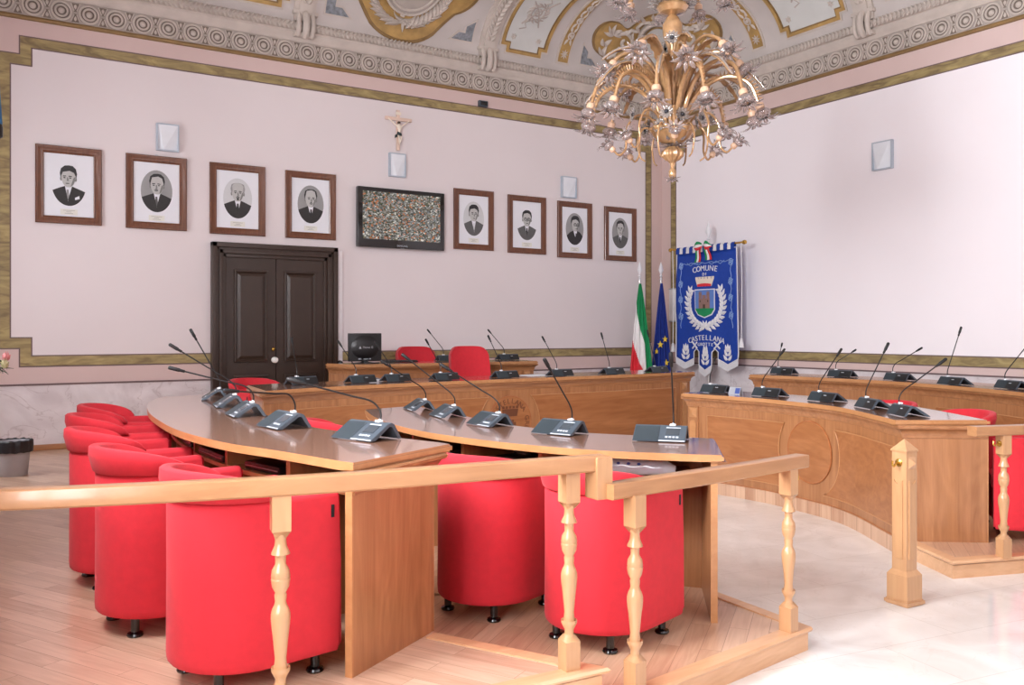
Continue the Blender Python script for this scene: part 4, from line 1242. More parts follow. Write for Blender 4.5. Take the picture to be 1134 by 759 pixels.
# ------------------------------------------------------------------ tub armchairs (built once at the origin, facing +X)
def u_path(r, front, n=18):
    pts = [(front, -r)] + [(front * k / 4, -r) for k in (3, 2, 1)]
    pts += [(r * math.cos(a), r * math.sin(a)) for a in [-PI / 2 - PI * k / n for k in range(n + 1)]]
    pts += [(front * k / 4, r) for k in (1, 2, 3, 4)]
    return pts
def make_armchair():
    root = thing('armchair', 'x', 'armchair', (0, 0, 0))
    path = u_path(0.218, 0.27)
    # shell: outside of the U is to the right of the path (it runs clockwise from the front right)
    bm = B()
    # path: right arm front -> back -> left arm front; centre lies on the right hand when going backwards along y=-r? use explicit signs
    sgn = -1
    prof = [(0.022, 0.080), (-0.022, 0.080), (-0.030, 0.11), (-0.030, 0.40), (-0.030, 0.632), (-0.024, 0.648), (-0.012, 0.654), (0.010, 0.654), (0.022, 0.648), (0.029, 0.632), (0.028, 0.40), (0.030, 0.11), (0.028, 0.088)]
    sweep(bm, path, [(o, z) for o, z in prof])
    es = [e for e in bm.edges if len([f for f in e.link_faces if len(f.verts) > 4]) == 1]
    bmesh.ops.bevel(bm, geom=es, offset=0.012, segments=3, affect='EDGES')
    part('tub_shell', bm, 'red_fabric', root, world=False, ang=50)
    # seat cushion
    bm = B()
    out = [(0.275, -0.182), (0.275, 0.182)] + [(0.0 - 0.182 * math.sin(a), 0.182 * math.cos(a)) for a in [PI * k / 12 for k in range(13)]]
    prism(bm, out, 0.30, 0.43, bev=0.03); part('seat_cushion', bm, 'red_fabric', root, world=False, ang=50)
    bm = B(); prism(bm, [(0.25, -0.184), (0.25, 0.184)] + [(0.0 - 0.184 * math.sin(a), 0.184 * math.cos(a)) for a in [PI * k / 12 for k in range(13)]], 0.085, 0.30); part('seat_base', bm, 'red_fabric', root, world=False, ang=50)
    # wrap-round back rest: a collar that swells out at the top and tapers away along the arms
    bm = B()
    L = 0.135
    pc = []
    r = 0.218
    EX = 0.045
    a_tot = PI * r + 2 * EX
    N = 40; rows = []
    for k in range(N + 1):
        t = -1 + 2 * k / N
        s = (t + 1) / 2 * a_tot
        if s < EX: c = (EX - s, -r); nrm = (0, -1)
        elif s > EX + PI * r: c = (s - EX - PI * r, r); nrm = (0, 1)
        else:
            a = -PI / 2 - (s - EX) / r; c = (r * math.cos(a), r * math.sin(a)); nrm = (math.cos(a), math.sin(a))
        e = max(0.0, 1 - abs(t) ** 2.5) ** 0.62
        h = 0.006 + 0.098 * e
        lean = 0.014 * e
        sec = [(-0.012, 0.648), (0.033, 0.650), (0.039, 0.656), (0.040 + lean, 0.654 + h * 0.6), (0.038 + lean, 0.654 + h * 0.94), (0.030 + lean, 0.654 + h), (0.006 + lean, 0.654 + h), (-0.004 + lean, 0.654 + h * 0.92), (-0.014, 0.658)]
        rows.append([bm.verts.new((c[0] + nrm[0] * o, c[1] + nrm[1] * o, z)) for o, z in sec])
    m = len(rows[0])
    for a, b in zip(rows, rows[1:]):
        for j in range(m): bm.faces.new((a[j], b[j], b[(j + 1) % m], a[(j + 1) % m]))
    bm.faces.new(rows[0]); bm.faces.new(rows[-1][::-1])
    part('back_rest', bm, 'red_fabric', root, world=False, ang=60)
    for x, y in ((0.205, -0.175), (0.205, 0.175), (-0.14, -0.14), (-0.14, 0.14)):
        bm = B(); lathe(bm, [(0.030, 0.0), (0.033, 0.006), (0.030, 0.014), (0.017, 0.020), (0.017, 0.086)], 14, (x, y, 0)); part('leg', bm, 'black_gloss', root, world=False)
    bm = B(); box(bm, (0.235, -0.2475, 0.585), (0.012, 0.004, 0.045)); part('maker_tag', bm, 'black_soft', root, world=False, smooth=False)
    return root
proto = make_armchair()
used = [0]
def armchair(x, y, z, deg, label, group):
    if used[0] == 0:
        o = proto; o.location = (x, y, z); o.rotation_euler = (0, 0, math.radians(deg)); o['label'] = label; o['group'] = group; used[0] = 1
    else: o = dup(proto, (x, y, z), math.radians(deg), label, group)
    return o
GRA = 'red armchairs along the outer left desk'
armchair(0.872, 3.225, T2, 10, 'red tub armchair largest and nearest, beside the desk end panel behind the handrail', GRA)
armchair(0.738, 3.985, T2, 8, 'red tub armchair second from the front along the outer left desk', GRA)
armchair(0.72, 4.76, T2, 3, 'red tub armchair in the middle of the row along the outer left desk', GRA)
armchair(0.80, 5.54, T2, -6, 'red tub armchair fourth along the outer left desk, only its collar and arm showing', GRA)
armchair(0.93, 6.20, T2, -14, 'red tub armchair farthest along the outer left desk, against the marble dado', GRA)
GRC = 'red armchairs along the inner left desk'
armchair(2.16, 3.63, T1, 20, 'red tub armchair just right of the tall wooden end panel', GRC)
armchair(2.37, 3.035, T1, 17, 'red tub armchair directly behind the step in the handrail', GRC)
armchair(2.13, 5.42, T1, -4, 'red tub armchair at the far end of the inner left desk, mostly hidden', GRC)
armchair(2.50, 8.62, T2, -75, 'red tub armchair behind the left end of the presidency desk, before the door', 'red chairs behind the presidency desk')
GRD = 'red armchairs along the inner right desk'
armchair(5.84, 2.99, T1, 124, 'red tub armchair at the right edge behind the right handrail baluster', GRD)
armchair(5.94, 3.62, T1, 158, 'red tub armchair second along the inner right desk, top of its back just showing', GRD)
armchair(6.20, 4.38, T1, 170, 'red tub armchair third along the inner right desk, only a red sliver showing', GRD)

# high-backed chairs behind the presidency and the secretaries
def make_high_chair():
    root = thing('high_back_chair', 'x', 'chair', (0, 0, 0))       # faces +X
    def back(u, v, h):
        y = (u - 0.5) * 2
        w = 0.245 - 0.02 * v
        z = 0.42 + 0.63 * v
        x = -0.20 - 0.10 * v + 0.075 * y * y + (0.028 * math.exp(-((v - 0.34) / 0.05) ** 2) * -1 if h > 0 else 0)
        rnd = 1 - 0.10 * max(0, (v - 0.86) / 0.14) ** 2
        return Vector((x + h, w * y * rnd, z - 0.05 * abs(y) ** 6 * max(0, (v - 0.7) / 0.3)))
    bm = B()
    f, _ = grid(bm, lambda u, v: back(u, v, 0.045 + 0.012 * math.sin(PI * u)), 14, 24)
    g, _ = grid(bm, lambda u, v: back(u, v, -0.045), 14, 24)
    for i in range(14):
        bm.faces.new((f[i][0], f[i + 1][0], g[i + 1][0], g[i][0])); bm.faces.new((f[i][24], f[i + 1][24], g[i + 1][24], g[i][24]))
    for j in range(24):
        bm.faces.new((f[0][j], f[0][j + 1], g[0][j + 1], g[0][j])); bm.faces.new((f[14][j], f[14][j + 1], g[14][j + 1], g[14][j]))
    part('back_rest', bm, 'red_fabric', root, world=False, ang=70)
    bm = B(); box(bm, (0.05, 0, 0.42), (0.50, 0.50, 0.11), bev=0.04); part('seat', bm, 'red_fabric', root, world=False, ang=60)
    for s in (-1, 1):
        bm = B(); tube(bm, catmull([(-0.19, s * 0.27, 0.42), (-0.20, s * 0.285, 0.60), (-0.12, s * 0.285, 0.645), (0.14, s * 0.28, 0.645)], 6), 0.026, 8); part('armrest', bm, 'red_fabric', root, world=False)
    bm = B(); lathe(bm, [(0.03, 0.05), (0.03, 0.20), (0.022, 0.21), (0.022, 0.37)], 12); part('column', bm, 'steel', root, world=False)
    for k in range(5):
        a = 2 * PI * k / 5
        bm = B(); tube(bm, [(0, 0, 0.085), (0.14 * math.cos(a), 0.14 * math.sin(a), 0.075), (0.27 * math.cos(a), 0.27 * math.sin(a), 0.055)], [0.024, 0.018, 0.014], 8)
        lathe(bm, [(0.006, 0.0), (0.022, 0.004), (0.024, 0.024), (0.022, 0.042), (0.006, 0.046)], 10, (0.27 * math.cos(a), 0.27 * math.sin(a), 0)); part('leg', bm, 'black_plastic', root, world=False)
    return root
hc = make_high_chair()
hx, hy = 4.93, 8.60
hc.location = (hx, hy, T2); hc.rotation_euler = (0, 0, math.radians(-100)); hc['label'] = 'tall red high-backed chair standing behind the middle of the presidency desk'; hc['group'] = 'high-backed red chairs'
h2_ = dup(hc, (4.90, 9.86, T3 + 0.003), math.radians(-92), 'red high-backed chair behind the secretary desk, right of the monitor', 'high-backed red chairs')
h2_.scale = (1.0, 1.1, 0.87)
# ------------------------------------------------------------------ handrails with turned balusters, and the post
def baluster_bm(x, y, z0, z1, rz):
    """Square blocks at both ends, chamfered into the turned shaft."""
    H = z1 - z0
    bm = B(); w = 0.058
    box(bm, (x, y, z0 + 0.055), (w, w, 0.11), rz=rz)
    box(bm, (x, y, z1 - 0.058), (w, w, 0.116), rz=rz)
    R = Matrix.Rotation(rz, 3, 'Z')
    for zb, s in ((z0 + 0.11, 1), (z1 - 0.116, -1)):       # pyramidal shoulders
        lo = [bm.verts.new(Vector((x, y, zb)) + R @ Vector((sx * w / 2, sy * w / 2, 0))) for sx, sy in ((1, 1), (-1, 1), (-1, -1), (1, -1))]
        hi = [bm.verts.new(Vector((x, y, zb + s * 0.022)) + R @ Vector((sx * w * 0.26, sy * w * 0.26, 0))) for sx, sy in ((1, 1), (-1, 1), (-1, -1), (1, -1))]
        for i in range(4): bm.faces.new((lo[i], lo[(i + 1) % 4], hi[(i + 1) % 4], hi[i]))
    a = z0 + 0.118; b = z1 - 0.124; L = b - a
    pr = [(0.024, 0.0), (0.017, 0.012), (0.0165, 0.03), (0.024, 0.045), (0.029, 0.055), (0.029, 0.066), (0.021, 0.060), (0.0175, 0.092), (0.0205, 0.125), (0.0245, 0.165), (0.0285, L - 0.285), (0.0300, L - 0.266), (0.0298, L - 0.252), (0.028, L - 0.243), (0.0245, L - 0.233), (0.020, L - 0.225), (0.0170, L - 0.214), (0.019, L - 0.192), (0.0165, L - 0.186), (0.026, L - 0.168), (0.0295, L - 0.145), (0.0295, L - 0.142), (0.0275, L - 0.139), (0.0295, L - 0.136), (0.027, L - 0.115), (0.0165, L - 0.097), (0.017, L - 0.070), (0.022, L - 0.060), (0.029, L - 0.066), (0.028, L - 0.060), (0.019, L - 0.040), (0.017, L - 0.02), (0.023, L)]
    lathe(bm, pr, 20, (x, y, a))
    return bm
def hook(x, y, z, d, parent):
    bm = B(); dx, dy = math.cos(d), math.sin(d)
    R = Vector((0, 0, 1)).rotation_difference(Vector((dx, dy, 0))).to_matrix()
    lathe(bm, [(0.018, 0.0), (0.018, 0.004), (0.010, 0.008)], 12, (x, y, z), R)
    pts = [(x + dx * 0.006, y + dy * 0.006, z), (x + dx * 0.022, y + dy * 0.022, z - 0.004), (x + dx * 0.034, y + dy * 0.034, z - 0.012), (x + dx * 0.044, y + dy * 0.044, z - 0.002), (x + dx * 0.042, y + dy * 0.042, z + 0.014)]
    tube(bm, catmull(pts, 4), 0.0045, 7); return part('brass_hook', bm, 'brass', parent)

RAILP = [(0.0345, z) for z in (0,)]
def rail_bm(path, top, w=0.072, h=0.056, closed_ends=True):
    bm = B()
    pr = [(-w / 2 + 0.006, -h), (w / 2 - 0.006, -h), (w / 2, -h + 0.006), (w / 2, -0.005), (w / 2 - 0.0015, -0.0015), (w / 2 - 0.005, 0), (-w / 2 + 0.005, 0), (-w / 2 + 0.0015, -0.0015), (-w / 2, -0.005), (-w / 2, -h + 0.006)]
    sweep(bm, path, [(o, top + z) for o, z in pr]); return bm
RU, RLOW = 0.965, 0.868
upper_path = curve2([(-0.30, 3.10), (0.114, 2.925), (0.439, 2.818), (0.79, 2.728), (1.10, 2.668), (1.65, 2.610), (2.012, 2.565)], 6)
low_path = [(1.99, 2.518), (2.4, 2.556), (2.8, 2.600), (3.20, 2.655)]
lr = thing('stepped_balustrade', 'pale wooden handrail across the foreground, stepping down to the right', 'handrail', (1.4, 2.6, T1))
part('handrail', rail_bm(upper_path, RU), 'wood_rail', lr)
part('handrail', rail_bm(low_path, RLOW), 'wood_rail', lr)
# the mitred drop between the two rails
bm = B()
dx, dy = upper_path[-1][0] - upper_path[-2][0], upper_path[-1][1] - upper_path[-2][1]
an = math.atan2(dy, dx); ex, ey = upper_path[-1]
prism(bm, [(ex - 0.058, ey + 0.036), (ex - 0.060, ey - 0.040), (ex + 0.006, ey - 0.044), (ex + 0.006, ey + 0.034)], RLOW - 0.058, RU - 0.003, bev=0.003)
part('rail_drop', bm, 'wood_turned', lr)
for x, y, z, zt, rz in ((0.86, 2.715, T2, RU - 0.05, -0.18), (1.885, 2.605, T2, RU - 0.05, -0.08), (2.115, 2.512, T1, RLOW - 0.05, 0.13), (3.095, 2.641, T1, RLOW - 0.05, 0.13), (-0.12, 3.02, T2, RU - 0.05, -0.35)):
    b = part('baluster', baluster_bm(x, y, z, zt, rz), 'wood_turned', lr, ang=80)
    if x > 3: hook(x + 0.029, y + 0.004, zt - 0.055, 0.13, b)
rr = thing('balustrade', 'short wooden handrail with turned baluster at the right edge, right of the square post', 'handrail', (5.4, 2.75, T1))
rp = [(4.955, 2.905), (5.4, 2.76), (5.9, 2.605), (6.4, 2.46)]
part('handrail', rail_bm(rp, RLOW), 'wood_rail', rr)
for x, y in ((5.165, 2.838), (6.2, 2.52)):
    b = part('baluster', baluster_bm(x, y, T1, RLOW - 0.05, -0.31), 'wood_turned', rr, ang=80)
    if x < 5.5: hook(x - 0.029, y + 0.008, RLOW - 0.105, PI - 0.31, b)

# the newel post that closes the passage
nx, ny, nr = 4.185, 2.815, -0.045
post = thing('newel_post', 'square wooden post with pyramid cap standing alone on the marble floor', 'post', (nx, ny, 0), nr)
def lb(c, s, bev=0.003):
    bm = B(); box(bm, c, s, bev=bev); return bm
w = 0.086
part('shaft', lb((0, 0, 0.47), (w, w, 0.66)), 'wood_turned', post, world=False)
bm = B(); prism(bm, [(-0.060, -0.060), (0.060, -0.060), (0.060, 0.060), (-0.060, 0.060)], 0.0, 0.155)
prism(bm, [(-0.070, -0.070), (0.070, -0.070), (0.070, 0.070), (-0.070, 0.070)], 0.0, 0.028, bev=0.006)
lo = [bm.verts.new((sx * 0.060, sy * 0.060, 0.155)) for sx, sy in ((1, 1), (-1, 1), (-1, -1), (1, -1))]; hi = [bm.verts.new((sx * 0.043, sy * 0.043, 0.18)) for sx, sy in ((1, 1), (-1, 1), (-1, -1), (1, -1))]
for i in range(4): bm.faces.new((lo[i], lo[(i + 1) % 4], hi[(i + 1) % 4], hi[i]))
part('base', bm, 'wood_turned', post, world=False, ang=25)
bm = B(); q = 0.048
lo = [bm.verts.new((sx * q, sy * q, 0.80)) for sx, sy in ((1, 1), (-1, 1), (-1, -1), (1, -1))]; ap = bm.verts.new((0, 0, 0.856))
l2 = [bm.verts.new((sx * q, sy * q, 0.792)) for sx, sy in ((1, 1), (-1, 1), (-1, -1), (1, -1))]
for i in range(4): bm.faces.new((lo[i], lo[(i + 1) % 4], ap)); bm.faces.new((l2[i], l2[(i + 1) % 4], lo[(i + 1) % 4], lo[i]))
bm.faces.new(l2); part('pyramid_cap', bm, 'wood_turned', post, world=False, smooth=False)
for face in range(4):
    R = Matrix.Rotation(face * PI / 2, 3, 'Z')
    def fn(u, v, h): return R @ Vector((w / 2 + h, u, v))
    bm = fill2([(-0.024, 0.24), (0.024, 0.24)] + [(0.024 * math.cos(a), 0.645 - 0.020 * math.sin(a)) for a in [PI * k / 8 for k in range(9)]], fn, -0.003, 0.006, 9)
    part('fielded_panel', bm, 'wood_turned', post, world=False, smooth=False)
    if face in (1, 3, 0):
        bm = B(); cs = [(-0.030, 0.705), (0.030, 0.705), (0.030, 0.767), (-0.030, 0.767)]
        for i in range(4):
            a, b = cs[i], cs[(i + 1) % 4]; bm.faces.new([bm.verts.new(fn(a[0], a[1], 0.001)), bm.verts.new(fn(b[0], b[1], 0.001)), bm.verts.new(fn(0, 0.736, 0.024))])
        part('pyramid_stud', bm, 'wood_turned', post, world=False, smooth=False)
h = B(); R = Vector((0, 0, 1)).rotation_difference(Vector((-1, 0, 0))).to_matrix()
lathe(h, [(0.020, 0.0), (0.020, 0.004), (0.010, 0.009)], 12, (-w / 2 - 0.001, 0, 0.735), R)
tube(h, catmull([(-w / 2 - 0.008, 0, 0.735), (-w / 2 - 0.026, 0.0, 0.730), (-w / 2 - 0.040, 0.0, 0.718), (-w / 2 - 0.052, 0, 0.730), (-w / 2 - 0.050, 0, 0.748)], 4), 0.005, 7)
part('brass_hook', h, 'brass', post, world=False)
# ------------------------------------------------------------------ the double door
dl, dr, dt = 2.447, 3.925, 2.415
door = thing('door_1', 'dark brown panelled double door in a stepped frame in the portrait wall', 'door', (3.19, YW, T2)); door['kind'] = 'structure'
def wb(x0, x1, z0, z1, h0, h1, bm, bev=0.0): box(bm, ((x0 + x1) / 2, YW - (h0 + h1) / 2, (z0 + z1) / 2), (x1 - x0, h1 - h0, z1 - z0), bev=bev)
bm = B()
steps = [(0.0, 0.055, 0.10), (0.05, 0.085, 0.075), (0.08, 0.125, 0.09), (0.12, 0.165, 0.06)]
path = [(dl, T2), (dl, dt), (dr, dt), (dr, T2)]
for a, b, h in steps:
    wb(dl + a, dl + b, T2, dt - a, 0, h, bm, 0.006); wb(dr - b, dr - a, T2, dt - a, 0, h, bm, 0.006); wb(dl + a, dr - a, dt - b, dt - a, 0, h, bm, 0.006)
part('door_frame', bm, 'door_brown', door)
bm = B(); wb(dr + 0.0, dr + 0.075, T2, dt - 0.03, 0, 0.05, bm, 0.004); part('white_jamb', bm, 'plaster_white', door)
mid = (dl + dr) / 2
for a, b, nm in ((dl + 0.165, mid - 0.004, 'l'), (mid + 0.004, dr - 0.165, 'r')):
    bm = B(); wb(a, b, T2, dt - 0.165, 0.005, 0.035, bm)
    leaf = part('door_leaf', bm, 'door_brown', door, smooth=False)
    for z0, z1 in ((T2 + 0.16, T2 + 0.72), (T2 + 0.86, dt - 0.30)):
        bm = B(); fx = 0.085
        x0, x1 = a + fx, b - fx
        def P(i, h): return [(x0 + i, z0 + i, h), (x1 - i, z0 + i, h), (x1 - i, z1 - i, h), (x0 + i, z1 - i, h)]
        seq = [P(0, 0.034), P(0.006, 0.056), P(0.022, 0.058), P(0.034, 0.040), P(0.040, 0.036), P(0.075, 0.050), P(0.078, 0.050)]
        rings = [[bm.verts.new((x, YW - h, z)) for x, z, h in s] for s in seq]
        for r1, r2 in zip(rings, rings[1:]):
            for i in range(4): bm.faces.new((r1[i], r1[(i + 1) % 4], r2[(i + 1) % 4], r2[i]))
        bm.faces.new(rings[-1]); part('door_panel', bm, 'door_brown', leaf, smooth=False)
    if nm == 'l':
        R = Matrix.Rotation(PI / 2, 3, 'X')
        bm = B(); lathe(bm, [(0.034, 0.030), (0.034, 0.036), (0.016, 0.042), (0.014, 0.06), (0.028, 0.068), (0.036, 0.085), (0.030, 0.10), (0.008, 0.108)], 16, (b - 0.02, YW, 1.075), R); part('door_knob', bm, 'porcelain', leaf)
        bm = B(); lathe(bm, [(0.024, 0.030), (0.024, 0.042), (0.014, 0.055), (0.004, 0.058)], 14, (b - 0.03, YW, 1.20), R); part('lock_plate', bm, 'brass', leaf)

# ------------------------------------------------------------------ portraits
def portrait(label, x0, x1, z0, z1, st):
    root = thing('portrait', label, 'picture', ((x0 + x1) / 2, YW, z0), 0, 'framed portraits on the wall')
    def fn(u, z, h): return Vector((u, YW - h, z))
    def P(i, h): return [(x0 + i, z0 + i, h), (x1 - i, z0 + i, h), (x1 - i, z1 - i, h), (x0 + i, z1 - i, h)]
    bm = B(); seq = [P(0, 0.004), P(0, 0.030), P(0.006, 0.036), P(0.022, 0.034), P(0.030, 0.028), P(0.060, 0.024), P(0.068, 0.028), P(0.076, 0.024), P(0.078, 0.010)]
    rings = [[bm.verts.new((x, YW - h, z)) for x, z, h in s] for s in seq]
    for r1, r2 in zip(rings, rings[1:]):
        for i in range(4): bm.faces.new((r1[i], r1[(i + 1) % 4], r2[(i + 1) % 4], r2[i]))
    part('frame', bm, 'frame_wood', root, ang=30)
    bm = B(); box(bm, ((x0 + x1) / 2, YW - 0.008, (z0 + z1) / 2), (x1 - x0 - 0.14, 0.008, z1 - z0 - 0.14)); part('mount', bm, 'paper', root, smooth=False)
    w = x1 - x0; h = z1 - z0; cx, cz = (x0 + x1) / 2, z0 + h * st.get('cy', 0.52); sx = w * 0.26; sz = h * 0.285; HS = 1.28
    bm = B(); mats = ['photo_pale', 'photo_grey', 'photo_skin', 'photo_skin_dark', 'photo_hair', 'photo_hair_grey', 'photo_suit', 'photo_suit_mid', 'photo_line', 'paper']
    mi = {m: i for i, m in enumerate(mats)}
    lay = [0.0125]
    def head(pts, mat): pl([(hx + (x - hx) * HS, hy + (y - hy) * 1.08) for x, y in pts], mat)
    def pl(pts, mat):
        lay[0] += 0.00035
        fill2([(cx + x * sx, cz + y * sz) for x, y in pts], fn, lay[0] - 0.0006, lay[0], 9, mi=mi[mat], bm=bm)
    if st['bg']: pl(ellipse(0, 0, 1, 1, 36), st['bg'])
    hx, hy, tn = st.get('hx', 0.0), 0.24, st.get('turn', 0.0)
    suit = st.get('suit', 'photo_suit')
    # shoulders cut by the oval's lower edge
    a0 = st.get('sa', 0.33)
    arc = [(math.cos(a), math.sin(a)) for a in [PI + a0 + (PI - 2 * a0) * k / 20 for k in range(21)]]
    pl([(-0.2 + hx, -0.10)] + [(-0.55 + hx, -0.20)] + arc + [(0.55 + hx, -0.20), (0.2 + hx, -0.10)], suit)
    pl([(hx - 0.19, -0.06), (hx + 0.19, -0.06), (hx + 0.26, -0.20), (hx + 0.05 + tn, -0.62), (hx - 0.24, -0.20)], 'paper')            # shirt
    pl([(hx - 0.06 + tn, -0.26), (hx + 0.06 + tn, -0.26), (hx + 0.10 + tn, -0.56), (hx + 0.03 + tn, -0.80), (hx - 0.07 + tn, -0.56)], st.get('tie', 'photo_hair'))
    pl([(hx - 0.30, -0.16), (hx - 0.20, -0.12), (hx + 0.02 + tn, -0.74), (hx - 0.10 + tn, -0.78)], suit); pl([(hx + 0.30, -0.16), (hx + 0.20, -0.12), (hx + 0.02 + tn, -0.74), (hx + 0.14 + tn, -0.78)], suit)
    pl([(hx - 0.17, -0.10), (hx + 0.17, -0.10), (hx + 0.18, 0.12), (hx - 0.18, 0.12)], 'photo_skin_dark')                         # neck
    # ears, head, hair
    head(ellipse(hx - 0.33, hy - 0.02, 0.05, 0.09, 12), 'photo_skin_dark'); head(ellipse(hx + 0.33, hy - 0.02, 0.05, 0.09, 12), 'photo_skin_dark')
    face = [(0, -0.36), (0.13, -0.34), (0.24, -0.22), (0.31, -0.02), (0.33, 0.18), (0.28, 0.36), (0.14, 0.46), (-0.14, 0.46), (-0.28, 0.36), (-0.33, 0.18), (-0.31, -0.02), (-0.24, -0.22), (-0.13, -0.34)]
    hair = st.get('hair', 'photo_hair')
    top = st.get('top', 0.53); line_ = st.get('line', 0.30)
    head([(hx + x * 1.08, hy + 0.02 + y) for x, y in [(-0.33, 0.02), (-0.36, 0.2), (-0.31, 0.40), (-0.16, top - 0.02), (0.02, top), (0.18, top - 0.02), (0.31, 0.40), (0.36, 0.2), (0.33, 0.02)]], hair)
    head([(hx + p.x, hy + p.y) for p in catmull(face, 3, True)], 'photo_skin')
    if line_ < 0.46:
        head([(hx + x, hy + y) for x, y in [(-0.33, 0.10), (-0.25, line_), (0.05, line_ + 0.06), (0.25, line_ - 0.02), (0.33, 0.10), (0.34, 0.30), (0.22, 0.46), (0, 0.50), (-0.22, 0.46), (-0.34, 0.30)]], hair)
    else:
        for s in (-1, 1): head([(hx + s * x, hy + y) for x, y in [(0.33, -0.04), (0.28, 0.10), (0.29, 0.30), (0.33, 0.30), (0.36, 0.12)]], hair)
    # shaded cheek, brows, eyes, nose, mouth
    head([(hx + x, hy + y) for x, y in [(0.31, 0.1), (0.30, -0.06), (0.22, -0.24), (0.10, -0.34), (0.16, -0.14), (0.22, 0.02)]], 'photo_skin_dark')
    for s in (-1, 1):
        head([(hx + tn + s * 0.05, hy + 0.085), (hx + tn + s * 0.21, hy + 0.075), (hx + tn + s * 0.20, hy + 0.115), (hx + tn + s * 0.06, hy + 0.125)], 'photo_line')
        head(ellipse(hx + tn + s * 0.13, hy + 0.03, 0.055, 0.026, 10), 'photo_line')
    head([(hx + tn - 0.02, hy + 0.05), (hx + tn + 0.03, hy + 0.05), (hx + tn + 0.065, hy - 0.10), (hx + tn - 0.03, hy - 0.105)], 'photo_skin_dark')
    head(ellipse(hx + tn, hy - 0.205, 0.095, 0.02, 10), 'photo_line')
    if st.get('tache'): head([(hx + tn - 0.12, hy - 0.18), (hx + tn - 0.02, hy - 0.12), (hx + tn + 0.02, hy - 0.12), (hx + tn + 0.12, hy - 0.18), (hx + tn, hy - 0.165)], 'photo_hair')
    if st.get('goatee'): head(ellipse(hx + tn, hy - 0.27, 0.06, 0.05, 10), 'photo_hair')
    if st.get('glasses'):
        for s in (-1, 1):
            c = (hx + (tn + s * 0.135) * HS, hy + 0.03)
            lay[0] += 0.0004
            fill2([(cx + x * sx, cz + y * sz) for x, y in ellipse(c[0], c[1], 0.155, 0.095, 16)], fn, lay[0] - 0.0006, lay[0], 9, mi=mi['photo_hair'], bm=bm, holes=[[(cx + x * sx, cz + y * sz) for x, y in ellipse(c[0], c[1], 0.122, 0.066, 16)]])
        head([(hx + tn - 0.03, hy + 0.03), (hx + tn + 0.03, hy + 0.03), (hx + tn + 0.03, hy + 0.055), (hx + tn - 0.03, hy + 0.055)], 'photo_hair')
    if st.get('square'): pl([(0.34, -0.62), (0.60, -0.52), (0.62, -0.66), (0.36, -0.72)], 'paper')
    part('photograph', bm, mats, root, smooth=False)
    bm = B(); box(bm, (cx, YW - 0.0128, z0 + 0.125), (w * 0.26, 0.0016, 0.058))
    lab = part('caption_card', bm, 'paper_label', root, smooth=False)
    bm = B()
    for k, ww in enumerate((0.11, 0.05, 0.08)): box(bm, (cx, YW - 0.0139, z0 + 0.14 - 0.015 * k), (ww, 0.0006, 0.004))
    part('caption_writing', bm, 'photo_grey', lab, smooth=False)
    bm = B(); tube(bm, [(cx - 0.008, YW - 0.012, z1 - 0.002), (cx - 0.008, YW - 0.012, z1 + 0.012), (cx + 0.008, YW - 0.012, z1 + 0.012), (cx + 0.008, YW - 0.012, z1 - 0.002)], 0.003, 5); part('hanging_ring', bm, 'steel', root)
ST = [
 ('leftmost framed portrait, man in dark suit with white pocket square', (0.705, 1.325, 2.525, 3.325), dict(bg=None, line=0.27, top=0.54, square=True, tie='photo_grey', turn=-0.05, hx=-0.03)),
 ('framed portrait of a moustached man on a grey oval, below the leftmost wall lamp', (1.562, 2.188, 2.52, 3.322), dict(bg='photo_grey', line=0.37, tache=True, tie='photo_suit_mid', turn=-0.04, hx=0.02, suit='photo_suit')),
 ('framed portrait of a bald man with small goatee, above the left door leaf', (2.435, 3.063, 2.51, 3.314), dict(bg='photo_pale', line=0.6, top=0.47, hair='photo_hair_grey', tache=True, goatee=True, turn=0.0)),
 ('framed portrait of a balding moustached man on a grey oval, above the right door leaf', (3.302, 3.921, 2.512, 3.306), dict(bg='photo_grey', line=0.42, top=0.50, tache=True, turn=0.02)),
 ('framed portrait just right of the television, clean-shaven man in mid-grey suit', (5.55, 6.155, 2.49, 3.287), dict(bg='photo_pale', line=0.28, suit='photo_suit_mid', tie='photo_pale', turn=0.02)),
 ('framed portrait of a man facing front in glasses, left of the rightmost-wall-lamp pair', (6.386, 7.008, 2.478, 3.272), dict(bg=None, line=0.33, glasses=True, suit='photo_suit_mid', turn=0.0)),
 ('framed portrait of a man in glasses looking sideways, under the right-hand wall lamp', (7.212, 7.815, 2.452, 3.252), dict(bg='photo_grey', line=0.28, glasses=True, turn=0.10, hx=0.05, sa=0.45)),
 ('framed portrait nearest the room corner, dark-haired man in pale grey suit on an oval', (8.05, 8.645, 2.446, 3.237), dict(bg='photo_grey', line=0.33, suit='photo_suit_mid', turn=-0.03)),
]
ST[5] = ('framed portrait of a front-facing man in glasses without an oval ground', ) + ST[5][1:]
for lab, (a, b, c, d), st in ST: portrait(lab, a, b, c, d, st)

